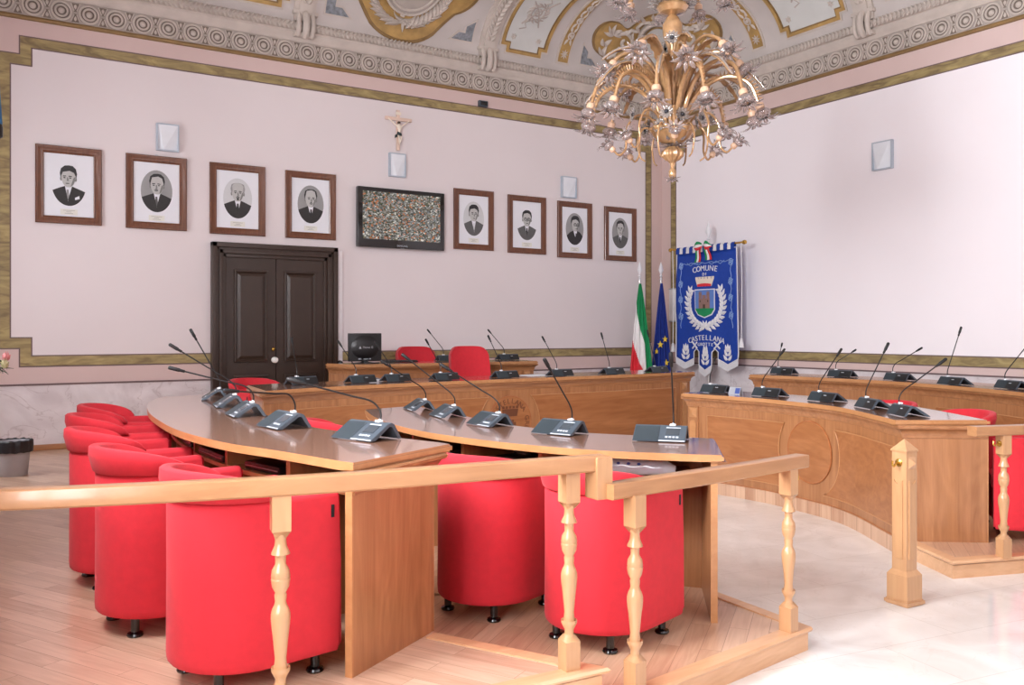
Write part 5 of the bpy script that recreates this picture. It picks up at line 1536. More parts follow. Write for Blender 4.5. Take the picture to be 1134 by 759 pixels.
# ------------------------------------------------------------------ television
tv = thing('television', 'black flat television on the wall showing a town from the air', 'television', (4.777, YW, 2.446))
x0, x1, z0, z1 = 4.180, 5.374, 2.446, 3.19
bm = B(); box(bm, ((x0 + x1) / 2, YW - 0.055, (z0 + z1) / 2), (x1 - x0, 0.07, z1 - z0), bev=0.012); case = part('casing', bm, 'black_gloss', tv)
bm = B(); box(bm, ((x0 + x1) / 2 + 0.0, YW - 0.0915, (z0 + z1) / 2 + 0.025), (x1 - x0 - 0.13, 0.005, z1 - z0 - 0.155)); scn = part('screen', bm, 'city_screen', tv, smooth=False)
bm = B(); add_text(bm, 'SAMSUNG', 0.032, Matrix(((1, 0, 0, 4.777), (0, 0, -1, YW - 0.0905), (0, 1, 0, 2.478), (0, 0, 0, 1))), 0.0006); part('maker_mark', bm, 'mic_key', case, smooth=False)
bm = B(); tube(bm, [(4.777 + 0.022 * math.cos(a), YW - 0.091, 2.455 + 0.010 * math.sin(a)) for a in [PI + PI * k / 8 for k in range(9)]], 0.0016, 5); part('power_light', bm, 'mic_key', case)
bm = B(); box(bm, (4.777, YW - 0.013, 2.85), (0.4, 0.018, 0.3)); part('wall_bracket', bm, 'black_plastic', tv, smooth=False)

# ------------------------------------------------------------------ wall lamps (off): glass wedge in a thin rim
def wall_lamp(label, u0, u1, z0, z1, right=False, crease=0.3):
    mp = (lambda u, z, h: Vector((XW - h, u, z))) if right else (lambda u, z, h: Vector((u, YW - h, z)))
    c = mp((u0 + u1) / 2, z0, 0)
    root = thing('wall_lamp', label, 'wall lamp', tuple(c), 0, 'flat glass wall lamps')
    bm = fill2([(u0, z0), (u1, z0), (u1, z1), (u0, z1)], mp, 0, 0.05, 9, holes=[[(u0 + 0.014, z0 + 0.014), (u1 - 0.014, z0 + 0.014), (u1 - 0.014, z1 - 0.014), (u0 + 0.014, z1 - 0.014)]]); part('rim', bm, 'lamp_rim', root, smooth=False)
    a, b, e, f = u0 + 0.012, u1 - 0.012, z0 + 0.012, z1 - 0.012
    bm = B(); V = lambda u, z, h: bm.verts.new(mp(u, z, h))
    k = a + (b - a) * crease
    # a folded glass sheet: its crease runs from the foot to the upper corner
    p = V(a, e, 0.012); q = V(a, f, 0.04); r = V(k, e, 0.046); s = V(b, e, 0.020); t = V(b, f, 0.046); m = V(a + 0.015, f, 0.046)
    bm.faces.new((p, r, m, q)); bm.faces.new((r, s, t, m)); part('glass_shade', bm, 'glass_lamp', root, smooth=False)
    bm = fill2([(a, e), (b, e), (b, f), (a, f)], mp, 0, 0.008, 9); part('back_plate', bm, 'white_plastic', root, smooth=False)
wall_lamp('glass wall lamp above the second portrait from the left', 1.868, 2.102, 3.382, 3.68)
wall_lamp('glass wall lamp between the crucifix and the television', 4.623, 4.848, 3.354, 3.652, crease=0.4)
wall_lamp('glass wall lamp above the portraits near the room corner', 7.272, 7.526, 3.302, 3.602, crease=0.4)
wall_lamp('glass wall lamp alone on the bare right wall', 6.300, 6.560, 3.29, 3.62, right=True, crease=0.75)

# small dark box under the cornice
bx_ = thing('alarm_sensor', 'small dark grey sensor box high on the wall under the cornice', 'sensor', (5.987, YW, 4.41))
bm = B(); box(bm, (5.987, YW - 0.025, 4.448), (0.135, 0.05, 0.078), bev=0.008); part('housing', bm, 'mic_grey', bx_)
bm = B(); box(bm, (5.987, YW - 0.053, 4.448), (0.10, 0.006, 0.05), bev=0.002); part('lens', bm, 'black_gloss', bx_)

# ------------------------------------------------------------------ crucifix
cr = thing('crucifix', 'pale wooden crucifix with carved figure hanging above the television', 'crucifix', (4.747, YW, 3.69))
cxx = 4.747
bm = B(); box(bm, (cxx, YW - 0.022, 3.945), (0.042, 0.028, 0.51), bev=0.004); part('upright', bm, 'cross_wood', cr)
bm = B(); box(bm, (cxx + 0.005, YW - 0.026, 4.085), (0.36, 0.030, 0.042), bev=0.004); part('crossbar', bm, 'cross_wood', cr)
me = bpy.data.meshes.new('figure'); 
sk = [((0, 0, 0.0), 0.016), ((0.004, -0.006, 0.038), 0.017), ((0, -0.004, 0.075), 0.022), ((0, -0.006, 0.094), 0.012), ((-0.008, -0.016, 0.118), 0.019),
      ((-0.046, 0.004, 0.096), 0.010), ((-0.098, 0.010, 0.138), 0.008), ((-0.145, 0.014, 0.178), 0.007),
      ((0.046, 0.004, 0.094), 0.010), ((0.098, 0.010, 0.134), 0.008), ((0.145, 0.014, 0.172), 0.007),
      ((-0.015, -0.010, -0.030), 0.013), ((-0.010, -0.022, -0.075), 0.010), ((0.000, -0.006, -0.130), 0.007), ((0.004, -0.016, -0.146), 0.006),
      ((0.016, -0.010, -0.030), 0.013), ((0.018, -0.024, -0.072), 0.010), ((0.007, -0.008, -0.126), 0.007)]
ed = [(0, 1), (1, 2), (2, 3), (3, 4), (2, 5), (5, 6), (6, 7), (2, 8), (8, 9), (9, 10), (0, 11), (11, 12), (12, 13), (13, 14), (0, 15), (15, 16), (16, 17)]
me.from_pydata([(p[0], p[1] - 0.06, p[2] + 0.215) for p, r in sk], ed, [])
fig = bpy.data.objects.new('carved_figure', me); COL.objects.link(fig); fig.parent = cr
md = fig.modifiers.new('Skin', 'SKIN'); md.use_smooth_shade = True
for i, (p, r) in enumerate(sk): me.skin_vertices[0].data[i].radius = (r, r)
me.skin_vertices[0].data[0].use_root = True
fig.modifiers.new('Subsurf', 'SUBSURF').levels = 2; fig.modifiers['Subsurf'].render_levels = 2
me.materials.append(M['ivory'])
bm = B()
for k in range(2): grid(bm, lambda u, v: Vector((cxx + (0.026 + 0.010 * v) * math.cos(2 * PI * u) * 1.0, YW - 0.066 + 0.022 * math.sin(2 * PI * u), 3.912 - 0.040 * v - 0.012 * math.cos(2 * PI * u + 0.6))), 18, 4) if k == 0 else surf_leaf(bm, lambda a, b, h: Vector((cxx - 0.035 + a, YW - 0.075 - h, 3.88 + b)), 0, 0, -2.2, 0.06, 0.035, 0.01)
part('loincloth', bm, 'loincloth', fig, world=False) if False else part('loincloth', bm, 'loincloth', cr)
bm = B(); grid(bm, lambda u, v: Vector((cxx - 0.008 + 0.021 * math.sin(PI * v) * math.cos(2 * PI * u), YW - 0.070 + 0.019 * math.sin(PI * v) * math.sin(2 * PI * u), 4.032 + 0.017 * math.cos(PI * v))), 12, 8); part('hair', bm, 'hair_brown', cr)
bm = B(); box(bm, (cxx, YW - 0.036, 4.155), (0.07, 0.006, 0.036)); part('title_board', bm, 'ivory', cr, smooth=False)
# ------------------------------------------------------------------ flags and the town's banner in the corner
def finial(bm, x, y, z, s=1.0):
    lathe(bm, [(0.014 * s, 0), (0.03 * s, 0.012 * s), (0.014 * s, 0.03 * s), (0.012 * s, 0.05 * s), (0.032 * s, 0.075 * s), (0.012 * s, 0.095 * s), (0.020 * s, 0.12 * s), (0.046 * s, 0.18 * s), (0.030 * s, 0.25 * s), (0.004 * s, 0.33 * s)], 14, (x, y, z))
def flag(name, label, x, y, ztop, zcloth, zbot, wtop, wbot, lean, mats, pick, stars=None):
    root = thing(name, label, 'flag', (x, y, T2), 0, 'flags on poles')
    bm = B(); lathe(bm, [(0.17, 0), (0.17, 0.02), (0.04, 0.05), (0.022, 0.12), (0.018, 0.14)], 20, (x, y, T2)); part('stand', bm, 'pole_steel', root)
    bm = B(); tube(bm, [(x, y, T2 + 0.05), (x, y, ztop - 0.26)], 0.016, 10); part('pole', bm, 'pole_steel', root)
    bm = B(); finial(bm, x, y, ztop - 0.27, 0.8); part('finial', bm, 'banner_silver', root)
    bm = B(); Hh = zcloth - zbot
    dx, dy = CA, -SA         # spreads across the view from the pole
    def f(u, v):
        w = wtop + (wbot - wtop) * (v ** 0.85)
        s = (u - 0.5) * w + lean * v
        d = 0.028 * math.sin(u * 6.5 * PI + 0.6) * (0.25 + v) + 0.045 + 0.02 * math.sin(PI * u)
        return Vector((x + dx * s - SA * d * -1 * -1, y + dy * s - CA * -d * -1, zcloth - Hh * v + 0.05 * (u - 0.5) * v * 2 - 0.02 * math.sin(u * 6.5 * PI) * v))
    vs, fs = grid(bm, f, 66, 60)
    i = 0
    for a in range(66):
        for b in range(60):
            fs[a * 60 + b].material_index = pick((a + 0.5) / 66, (b + 0.5) / 60)
    cl = part('cloth', bm, mats, root, ang=180)
    sm = cl.modifiers.new('Solidify', 'SOLIDIFY'); sm.thickness = 0.004
    if stars:
        bm = B()
        for (u, v, r) in stars:
            p = f(u, v) + Vector((-SA * 0.03, -CA * 0.03, 0))
            pts = []
            for k in range(10):
                rr = r if k % 2 == 0 else r * 0.42
                a = PI / 2 + PI * k / 5
                pts.append((rr * math.cos(a), rr * math.sin(a)))
            fill2(pts, lambda a, b, h: p + Vector((CA * a * 0.8, -SA * a * 0.8, b)) + Vector((-SA, -CA, 0)) * h, -0.03, 0.004, 9, bm=bm)
        part('stars', bm, 'star_yellow', cl, smooth=False)
    return root
def tri(u, v):
    q = v * 1.0 + (0.5 - u) * 0.55
    if u > 0.72 and v > 0.25: return 0 if v < 0.86 + 0.2 * (0.9 - u) else 1
    return 0 if q < 0.46 else (1 if q < 0.80 else 2)
flag('national_flag', 'green, white and red flag hanging from a pole left of the blue flag', 8.22, 9.66, 2.40, 2.08, 0.62, 0.03, 0.37, 0.015, ['flag_green', 'flag_white', 'flag_red'], tri)
flag('european_flag', 'dark blue flag with yellow stars hanging between the tricolour and the banner', 8.69, 9.74, 2.42, 2.10, 0.70, 0.03, 0.32, -0.005, ['flag_blue'], lambda u, v: 0, stars=[(0.40, 0.62, 0.055), (0.72, 0.58, 0.05), (0.22, 0.70, 0.045), (0.35, 0.88, 0.05), (0.75, 0.83, 0.05), (0.14, 0.93, 0.05), (0.62, 0.94, 0.045)])

bx0 = 8.83
bn = thing('town_banner', 'blue fringed banner with a tower shield and silver lettering on a standing pole', 'banner', (bx0, 8.97, T2))
# u: seen from the room's middle, u grows to the right (towards -Y); metres from the banner's centre
BY, BZ = 8.985, 1.80
def bf(u, z, h): return Vector((bx0 - 0.018 * math.sin(u * 9 + z * 1.3) * 0.6 - 0.010 * math.sin(z * 4.0) - h, BY - u, z))
bm = B(); lathe(bm, [(0.22, 0), (0.22, 0.025), (0.06, 0.06), (0.025, 0.14)], 20, (bx0 + 0.06, BY, T2)); part('stand', bm, 'pole_steel', bn)
bm = B(); tube(bm, [(bx0 + 0.06, BY, T2 + 0.05), (bx0 + 0.06, BY, 2.66)], 0.017, 10); part('pole', bm, 'pole_steel', bn)
bm = B(); finial(bm, bx0 + 0.06, BY, 2.62, 0.95); part('finial', bm, 'banner_silver', bn)
bm = B(); tube(bm, [(bx0, BY + 0.70, 2.585), (bx0, BY - 0.72, 2.585)], 0.014, 10)
for s in (0.70, -0.72): lathe(bm, [(0.004, -0.035), (0.026, -0.02), (0.03, 0.0), (0.026, 0.02), (0.004, 0.035)], 12, (bx0, BY + s, 2.585), Matrix.Rotation(PI / 2, 3, 'X'))
rod = part('crossbar', bm, 'brass', bn)
WB = 0.585; top_ = 2.53; sh = 1.235
out = [(-WB, top_), (WB, top_), (WB + 0.03, sh - 0.12), (WB + 0.02, 1.03), (0.41, 0.95), (0.235, 1.02), (0.235, 1.12), (0.18, 1.165), (0.125, 1.12), (0.125, 0.93), (0.0, 0.86), (-0.125, 0.93), (-0.125, 1.12), (-0.18, 1.165), (-0.235, 1.12), (-0.235, 1.02), (-0.41, 0.95), (-WB - 0.0, 1.03)]
bm = fill2(out, bf, -0.008, 0.0, 0.10); cloth = part('cloth', bm, 'banner_blue', bn, ang=180)
# hanging loops on the rod, blue and white by turns
bm = B()
for k in range(9):
    u0 = -WB + 0.02 + k * (2 * WB - 0.04 - 0.075) / 8
    for q in range(2):
        uu = u0 + 0.072 * q
        if q == 1 and k == 8: continue
        h0 = 0.020
        ps = [(h0, top_ - 0.02), (0.020, 2.585), (0.0, 2.606), (-0.020, 2.585), (-0.016, top_ - 0.02)]
        a = [bm.verts.new((bx0 - h, BY - uu, z)) for h, z in ps]; b = [bm.verts.new((bx0 - h, BY - uu - 0.066, z)) for h, z in ps]
        for i in range(4):
            f = bm.faces.new((a[i], b[i], b[i + 1], a[i + 1])); f.material_index = q
part('hanging_loops', bm, ['banner_blue', 'banner_silver'], cloth, smooth=False)
# silver edging and fringes
bm = B()
tube(bm, [bf(u, z, 0.003) for u, z in out] + [bf(*out[0], 0.003)], 0.008, 5, cap=False); part('silver_edging', bm, 'banner_silver', cloth)
for pts in ([(-WB, 1.03), (-0.41, 0.95), (-0.235, 1.02)], [(-0.125, 0.93), (0, 0.86), (0.125, 0.93)], [(0.235, 1.02), (0.41, 0.95), (WB + 0.02, 1.03)]):
    bm = B()
    for (a, b), (c, d) in zip(pts, pts[1:]):
        n = 14
        for k in range(n):
            t = k / n; t2 = (k + 0.85) / n
            fill2([(a + (c - a) * t, b + (d - b) * t + 0.012), (a + (c - a) * t2, b + (d - b) * t2 + 0.012), (a + (c - a) * t2, b + (d - b) * t2 - 0.085), (a + (c - a) * t, b + (d - b) * t - 0.085)], bf, -0.004, 0.006, 9, bm=bm)
    part('fringe', bm, 'banner_silver', cloth, smooth=False)
# scroll border
bm = B()
bl = [(-0.49, 1.45), (-0.49, 2.36), (0.49, 2.36), (0.51, 1.45)]
def wig(a, b, n=26):
    out_ = []
    for k in range(n + 1):
        t = k / n; L = math.hypot(b[0] - a[0], b[1] - a[1]); nx, nz = -(b[1] - a[1]) / L, (b[0] - a[0]) / L; q = 0.010 * math.sin(t * 34)
        out_.append((a[0] + (b[0] - a[0]) * t + nx * q, a[1] + (b[1] - a[1]) * t + nz * q))
    return out_
for a, b in ((bl[0], bl[1]), (bl[1], bl[2]), (bl[2], bl[3])): surf_tube(bm, bf, wig(a, b), 0.0055, 0.003, 5)
for s in (-1, 1):
    for zz in (1.62, 1.86, 2.08, 2.34):
        surf_tube(bm, bf, [(s * 0.49 + 0.035 * math.cos(a), zz + 0.045 * math.sin(a)) for a in [2 * PI * k / 12 for k in range(13)]], 0.006, 0.003, 5)
        for q in (0.5, 2.0, 3.6, 5.2): surf_leaf(bm, bf, s * 0.49, zz, q, 0.06, 0.024, 0.006, 4)
for s in (-1, 1): surf_tube(bm, bf, [(s * 0.06, 2.36), (s * 0.12, 2.33), (s * 0.20, 2.37), (s * 0.28, 2.33), (s * 0.36, 2.37)], 0.006, 0.003, 5)
part('scroll_border', bm, 'banner_border', cloth)
# lettering on arcs
def arc_text(s, cx_, cz, r, span, size, up, name):
    bm = B(); n = len(s)
    for i, ch in enumerate(s):
        if ch == ' ': continue
        t = (i / (n - 1) - 0.5) * span
        if up: u, z, rot = cx_ + r * math.sin(t), cz + r * math.cos(t), -t
        else: u, z, rot = cx_ + r * math.sin(t), cz - r * math.cos(t), t
        o = bf(u, z, 0.004)
        ex, ez = Vector((0, -1, 0)), Vector((0, 0, 1))
        X = ex * math.cos(rot) + ez * math.sin(rot); Y = ez * math.cos(rot) - ex * math.sin(rot); Zn = X.cross(Y)
        add_text(bm, ch, size, Matrix(((X.x, Y.x, Zn.x, o.x), (X.y, Y.y, Zn.y, o.y), (X.z, Y.z, Zn.z, o.z), (0, 0, 0, 1))), 0.004)
    return part(name, bm, 'banner_silver', cloth, smooth=False)
arc_text('COMUNE', 0.0, 1.22, 1.06, 0.37, 0.110, True, 'lettering')
arc_text('DI', 0.0, 1.60, 0.598, 0.07, 0.060, True, 'lettering')
arc_text('CASTELLANA', 0.0, 0.135, 1.18, 0.54, 0.105, True, 'lettering')
arc_text('GROTTE', 0.0, -0.48, 1.705, 0.150, 0.062, True, 'lettering')
# shield, tower, crown, laurel
SHC = (0.0, 1.81)
shp = [(-0.17, 0.17), (0.17, 0.17), (0.17, -0.10), (0.12, -0.165), (0.0, -0.205), (-0.12, -0.165), (-0.17, -0.10)]
bm = fill2([(x * 1.09, SHC[1] + z * 1.08) for x, z in shp], bf, 0, 0.004, 0.1); sd = part('shield', bm, 'banner_silver', cloth, smooth=False)
bm = fill2([(x, SHC[1] + z) for x, z in shp], bf, 0, 0.007, 0.1); part('shield_field', bm, 'shield_sky', sd, smooth=False)
bm = fill2([(x, SHC[1] + z) for x, z in [(-0.17, -0.085), (0.17, -0.085), (0.17, -0.10), (0.12, -0.165), (0.0, -0.205), (-0.12, -0.165), (-0.17, -0.10)]], bf, 0, 0.009, 0.1); part('shield_base', bm, 'flag_green', sd, smooth=False)
def rc(x0, x1, z0, z1): return [(x0, SHC[1] + z0), (x1, SHC[1] + z0), (x1, SHC[1] + z1), (x0, SHC[1] + z1)]
bm = B()
for r in (rc(-0.10, 0.10, -0.085, 0.05), rc(-0.095, -0.045, 0.05, 0.13), rc(0.045, 0.095, 0.05, 0.13), rc(-0.032, 0.032, 0.05, 0.10)): fill2(r, bf, 0, 0.012, 9, bm=bm)
for c in (-0.07, 0.07):
    for q in (-0.02, 0.006): fill2(rc(c + q, c + q + 0.014, 0.13, 0.15), bf, 0, 0.012, 9, bm=bm)
tw = part('tower', bm, 'tower_brown', sd, smooth=False)
bm = fill2(rc(-0.018, 0.018, -0.085, -0.03), bf, 0, 0.014, 9); 
fill2(rc(-0.075, -0.063, 0.0, 0.03), bf, 0, 0.014, 9, bm=bm); fill2(rc(0.063, 0.075, 0.0, 0.03), bf, 0, 0.014, 9, bm=bm)
part('tower_openings', bm, 'hair_brown', sd, smooth=False)
bm = B(); zc = 2.03
fill2([(-0.125, zc), (0.125, zc), (0.165, zc + 0.105), (-0.165, zc + 0.105)], bf, 0, 0.010, 0.1, bm=bm)
for k in range(6): fill2([(-0.165 + k * 0.058, zc + 0.10), (-0.165 + k * 0.058 + 0.04, zc + 0.10), (-0.165 + k * 0.058 + 0.042, zc + 0.135), (-0.167 + k * 0.058, zc + 0.135)], bf, 0, 0.010, 9, bm=bm)
cw = part('mural_crown', bm, 'crown_cream', cloth, smooth=False)
bm = fill2([(-0.12, zc), (0.12, zc), (0.127, zc + 0.030)] + [(0.127 - 0.254 * k / 8, zc + 0.030 + 0.012 * math.sin(PI * k / 8)) for k in range(1, 9)], bf, 0, 0.014, 9); part('crown_lining', bm, 'flag_red', cw, smooth=False)
bm = B()
for s in (-1, 1):
    for k in range(11):
        t = k / 10; a = -PI / 2 + s * (0.12 + 1.95 * t)
        u, z = 0.335 * math.cos(a), 1.795 + 0.33 * math.sin(a)
        d = a + s * PI / 2
        for q in (-0.8, 0.8): surf_leaf(bm, bf, u, z, d + q, 0.105, 0.052, 0.014, 5)
        if k == 10: surf_leaf(bm, bf, u, z, d, 0.11, 0.05, 0.014, 5)
    surf_tube(bm, bf, [(0.335 * math.cos(a), 1.795 + 0.33 * math.sin(a)) for a in [-PI / 2 + s * (0.05 + 2.1 * k / 16) for k in range(17)]], 0.008, 0.005, 5)
for q in (0.4, 1.2, 1.94, 2.7, 3.6, 5.8): surf_leaf(bm, bf, 0, 1.465, q, 0.10, 0.045, 0.014, 5)
part('laurel_wreath', bm, 'banner_silver', cloth)
# foliage on the three tails and the crossed staves above the slits
bm = B()
for c in (-0.405, 0.0, 0.405):
    zb = 1.02 if c else 0.95
    for k in range(3 if c else 4):
        for s in (-1, 1): surf_leaf(bm, bf, c, zb + 0.055 * k, PI / 2 - s * (1.35 - 0.22 * k), 0.105, 0.05, 0.010, 5, curl=0.5 * s)
    surf_leaf(bm, bf, c, zb + 0.10, PI / 2, 0.12, 0.055, 0.010, 5)
for c in (-0.215, 0.215):
    for s in (-1, 1): surf_tube(bm, bf, [(c - s * 0.05, 1.165), (c + s * 0.05, 1.255)], 0.012, 0.004, 5)
part('tail_foliage', bm, 'banner_silver', cloth)
# tricolour bow at the pole
bw = B()
def bow(bm, s):
    for k, m in ((0, 0), (1, 1), (2, 2)):
        grid(bm, lambda u, v: Vector((bx0 - 0.05 - 0.03 * math.sin(PI * u), BY - s * (0.02 + 0.15 * u), 2.55 + 0.05 + (0.055 - 0.11 * (k + v) / 3) * (0.25 + 0.9 * math.sin(PI * min(1, u * 0.95 + 0.1))) - 0.02 * u)), 8, 2, mi=m)
bow(bw, 1); bow(bw, -1)
for (u0, u1, zb) in ((-0.13, -0.02, 2.37), (0.0, 0.12, 2.39)):
    for k in range(3):
        grid(bw, lambda u, v: Vector((bx0 - 0.045 - 0.012 * math.sin(6 * u), BY - ((u0 + u1) / 2 * (1 + 0.6 * u) + ((k + v) / 3 - 0.5) * (u1 - u0) * (0.7 + 0.4 * u)), 2.60 + (zb - 2.60) * u)), 8, 2, mi=k)
bo = part('tricolour_bow', bw, ['flag_green', 'flag_white', 'flag_red'], bn)
bo.modifiers.new('Solidify', 'SOLIDIFY').thickness = 0.003
# cords with tassels at both ends of the rod
for s, zz in ((0.655, 1.22), (-0.665, 1.30)):
    bm = B(); tube(bm, [(bx0 - 0.005, BY + s, 2.585), (bx0 + 0.01, BY + s, 2.0), (bx0, BY + s, zz)], 0.006, 6); cd = part('cord', bm, 'banner_silver', bn)
    bm = B(); lathe(bm, [(0.006, 0.02), (0.022, 0.0), (0.018, -0.02), (0.026, -0.035), (0.036, -0.11), (0.004, -0.112)], 12, (bx0, BY + s, zz)); part('tassel', bm, 'banner_silver', cd)

# white notice board behind the banner on the right wall
nb_ = thing('notice_board', 'white board on the right wall, mostly hidden behind the blue banner', 'notice board', (XW, 9.90, 1.56))
bm = B(); box(bm, (XW - 0.012, 9.90, 1.80), (0.022, 0.34, 0.50), bev=0.004); part('board', bm, 'white_plastic', nb_)
bm = B()
for z in (1.555, 2.045): box(bm, (XW - 0.020, 9.90, z), (0.012, 0.36, 0.016))
part('edge_strip', bm, 'steel', nb_, smooth=False)
# ------------------------------------------------------------------ glass chandelier in the middle of the room
HX, HY = 4.75, 5.19
ch = thing('chandelier', 'large amber and clear blown-glass chandelier with curving arms, leaves and daisies', 'chandelier', (HX, HY, 2.58))
def rz3(a): return Matrix.Rotation(a, 3, 'Z')
def put(pts, a): 
    R = rz3(a); return [R @ Vector(p) + Vector((HX, HY, 0)) for p in pts]
# stem: twisted column in three glass baluster pieces up to the ceiling
bm = B(); lathe(bm, [(0.03, 3.0), (0.05, 3.05), (0.035, 3.12), (0.028, 3.3), (0.032, 3.45), (0.06, 3.5), (0.035, 3.55), (0.04, 3.62), (0.075, 3.72), (0.08, 3.80), (0.05, 3.86), (0.03, 3.88)], 20, (HX, HY, 0)); part('stem', bm, 'glass_amber', ch)
bm = B(); lathe(bm, [(0.03, 3.88), (0.10, 3.90), (0.125, 3.94), (0.11, 3.98), (0.06, 4.0), (0.08, 4.05), (0.14, 4.10), (0.15, 4.14), (0.05, 4.18), (0.03, 4.3), (0.045, 4.4), (0.02, 4.5)], 20, (HX, HY, 0)); part('upper_hub', bm, 'glass_amber', ch)
bm = B(); tube(bm, [(HX, HY, 4.45), (HX, HY, 5.80)], 0.012, 8); lathe(bm, [(0.02, 5.55), (0.10, 5.70), (0.13, 5.80)], 20, (HX, HY, 0)); part('hanging_rod', bm, 'brass', ch)
# bowl, with a scalloped rim
bm = B()
def bowl(u, v):
    a = 2 * PI * u; r = 0.045 + 0.135 * (v ** 0.75); r *= 1 + 0.05 * v * math.cos(12 * a)
    return Vector((HX + r * math.cos(a), HY + r * math.sin(a), 2.875 + 0.125 * v ** 1.5))
grid(bm, bowl, 72, 10)
grid(bm, lambda u, v: Vector((HX + 0.165 * v * math.cos(2 * PI * u), HY + 0.165 * v * math.sin(2 * PI * u), 2.955)), 24, 2)
b_ = part('bowl', bm, 'glass_amber', ch); b_.modifiers.new('Solidify', 'SOLIDIFY').thickness = 0.006
# lower finial: ruff of petals, ribbed ball, knop and drop flower
bm = B()
def ball(u, v):
    a = 2 * PI * u; z = 2.72 + 0.13 * v
    pr = [(0.0, 0.020), (0.12, 0.030), (0.2, 0.048), (0.45, 0.080), (0.7, 0.082), (0.88, 0.060), (1.0, 0.045)]
    for (v0, r0), (v1, r1) in zip(pr, pr[1:]):
        if v <= v1 + 1e-9: r = r0 + (r1 - r0) * (v - v0) / (v1 - v0); break
    r *= 1 + 0.10 * math.cos(10 * a) * (1 if 0.2 < v < 0.95 else 0.2)
    return Vector((HX + r * math.cos(a), HY + r * math.sin(a), z))
grid(bm, ball, 60, 14); lathe(bm, [(0.012, 2.60), (0.03, 2.625), (0.032, 2.66), (0.015, 2.69), (0.022, 2.72)], 16, (HX, HY, 0)); part('lower_finial', bm, 'glass_amber', ch)
bm = B()
def petal(bm, c, a, tilt, L, W, curl=0.25, mi=0):
    """A pointed glass petal leaving point c at azimuth a and elevation tilt."""
    out = Vector((math.cos(a), math.sin(a), 0)); sd = Vector((-math.sin(a), math.cos(a), 0)); rows = []
    for k in range(5):
        t = k / 4; e = tilt + curl * t
        p = c + out * (L * t * math.cos(tilt + curl * t * 0.5)) + Vector((0, 0, L * t * math.sin(tilt + curl * t * 0.5)))
        w = W * 0.5 * max(0.05, math.sin(PI * min(1, 0.18 + 0.82 * t)) ** 0.8)
        up = Vector((0, 0, 1)) * math.cos(e) - out * math.sin(e)
        rows.append([bm.verts.new(p + sd * w * q + up * (0.25 * w * (abs(q)))) for q in (-1, 0, 1)] )
    for r1, r2 in zip(rows, rows[1:]):
        for j in range(2): f = bm.faces.new((r1[j], r2[j], r2[j + 1], r1[j + 1])); f.material_index = mi
for k in range(12): petal(bm, Vector((HX, HY, 2.858)), 2 * PI * k / 12, -0.1 + 0.3 * (k % 2), 0.16, 0.045, 0.3)
pt = part('petal_ruff', bm, 'glass_pink', ch); pt.modifiers.new('Solidify', 'SOLIDIFY').thickness = 0.003
bm = B()
for k in range(8): petal(bm, Vector((HX, HY, 2.605)), 2 * PI * k / 8, -0.5 + 0.5 * (k % 2), 0.065, 0.026, 0.4)
lathe(bm, [(0.004, 2.575), (0.014, 2.585), (0.010, 2.60)], 10, (HX, HY, 0)); pt = part('drop_flower', bm, 'glass_pink', ch); pt.modifiers.new('Solidify', 'SOLIDIFY').thickness = 0.003

def cup_flower(parent, tip, d, sc=1.0, spikes=9):
    """Socket, ribbed glass cup and a crown of pointed petals at an arm's end."""
    d = d.normalized(); R = Vector((0, 0, 1)).rotation_difference(d).to_matrix()
    bm = B(); lathe(bm, [(0.012 * sc, -0.02 * sc), (0.030 * sc, -0.01 * sc), (0.034 * sc, 0.0), (0.032 * sc, 0.03 * sc), (0.022 * sc, 0.034 * sc)], 14, tip, R); part('socket_cup', bm, 'cup_socket', parent)
    bm = B()
    def g(u, v):
        a = 2 * PI * u; pr = 0.024 + 0.030 * math.sin(PI * min(1, v * 1.05)) + 0.012 * v
        pr *= 1 + 0.08 * math.cos(9 * a)
        return tip + R @ Vector((pr * sc * math.cos(a), pr * sc * math.sin(a), (0.03 + 0.075 * v) * sc))
    grid(bm, g, 36, 7)
    for k in range(spikes):
        a = 2 * PI * k / spikes; rows = []
        for q in range(6):
            t = q / 5; r = 0.040 + 0.050 * t + 0.035 * t * t; z = 0.095 + 0.075 * t - 0.05 * t * t; w = 0.017 * max(0.06, math.sin(PI * min(1, 0.2 + 0.8 * t)))
            c = Vector((r * math.cos(a), r * math.sin(a), z)); sd = Vector((-math.sin(a), math.cos(a), 0))
            rows.append([bm.verts.new(tip + R @ ((c + sd * w * e) * sc)) for e in (-1, 0, 1)])
        for r1, r2 in zip(rows, rows[1:]):
            for j in range(2): bm.faces.new((r1[j], r2[j], r2[j + 1], r1[j + 1]))
    o = part('glass_flower', bm, 'glass_pink', parent); o.modifiers.new('Solidify', 'SOLIDIFY').thickness = 0.0025
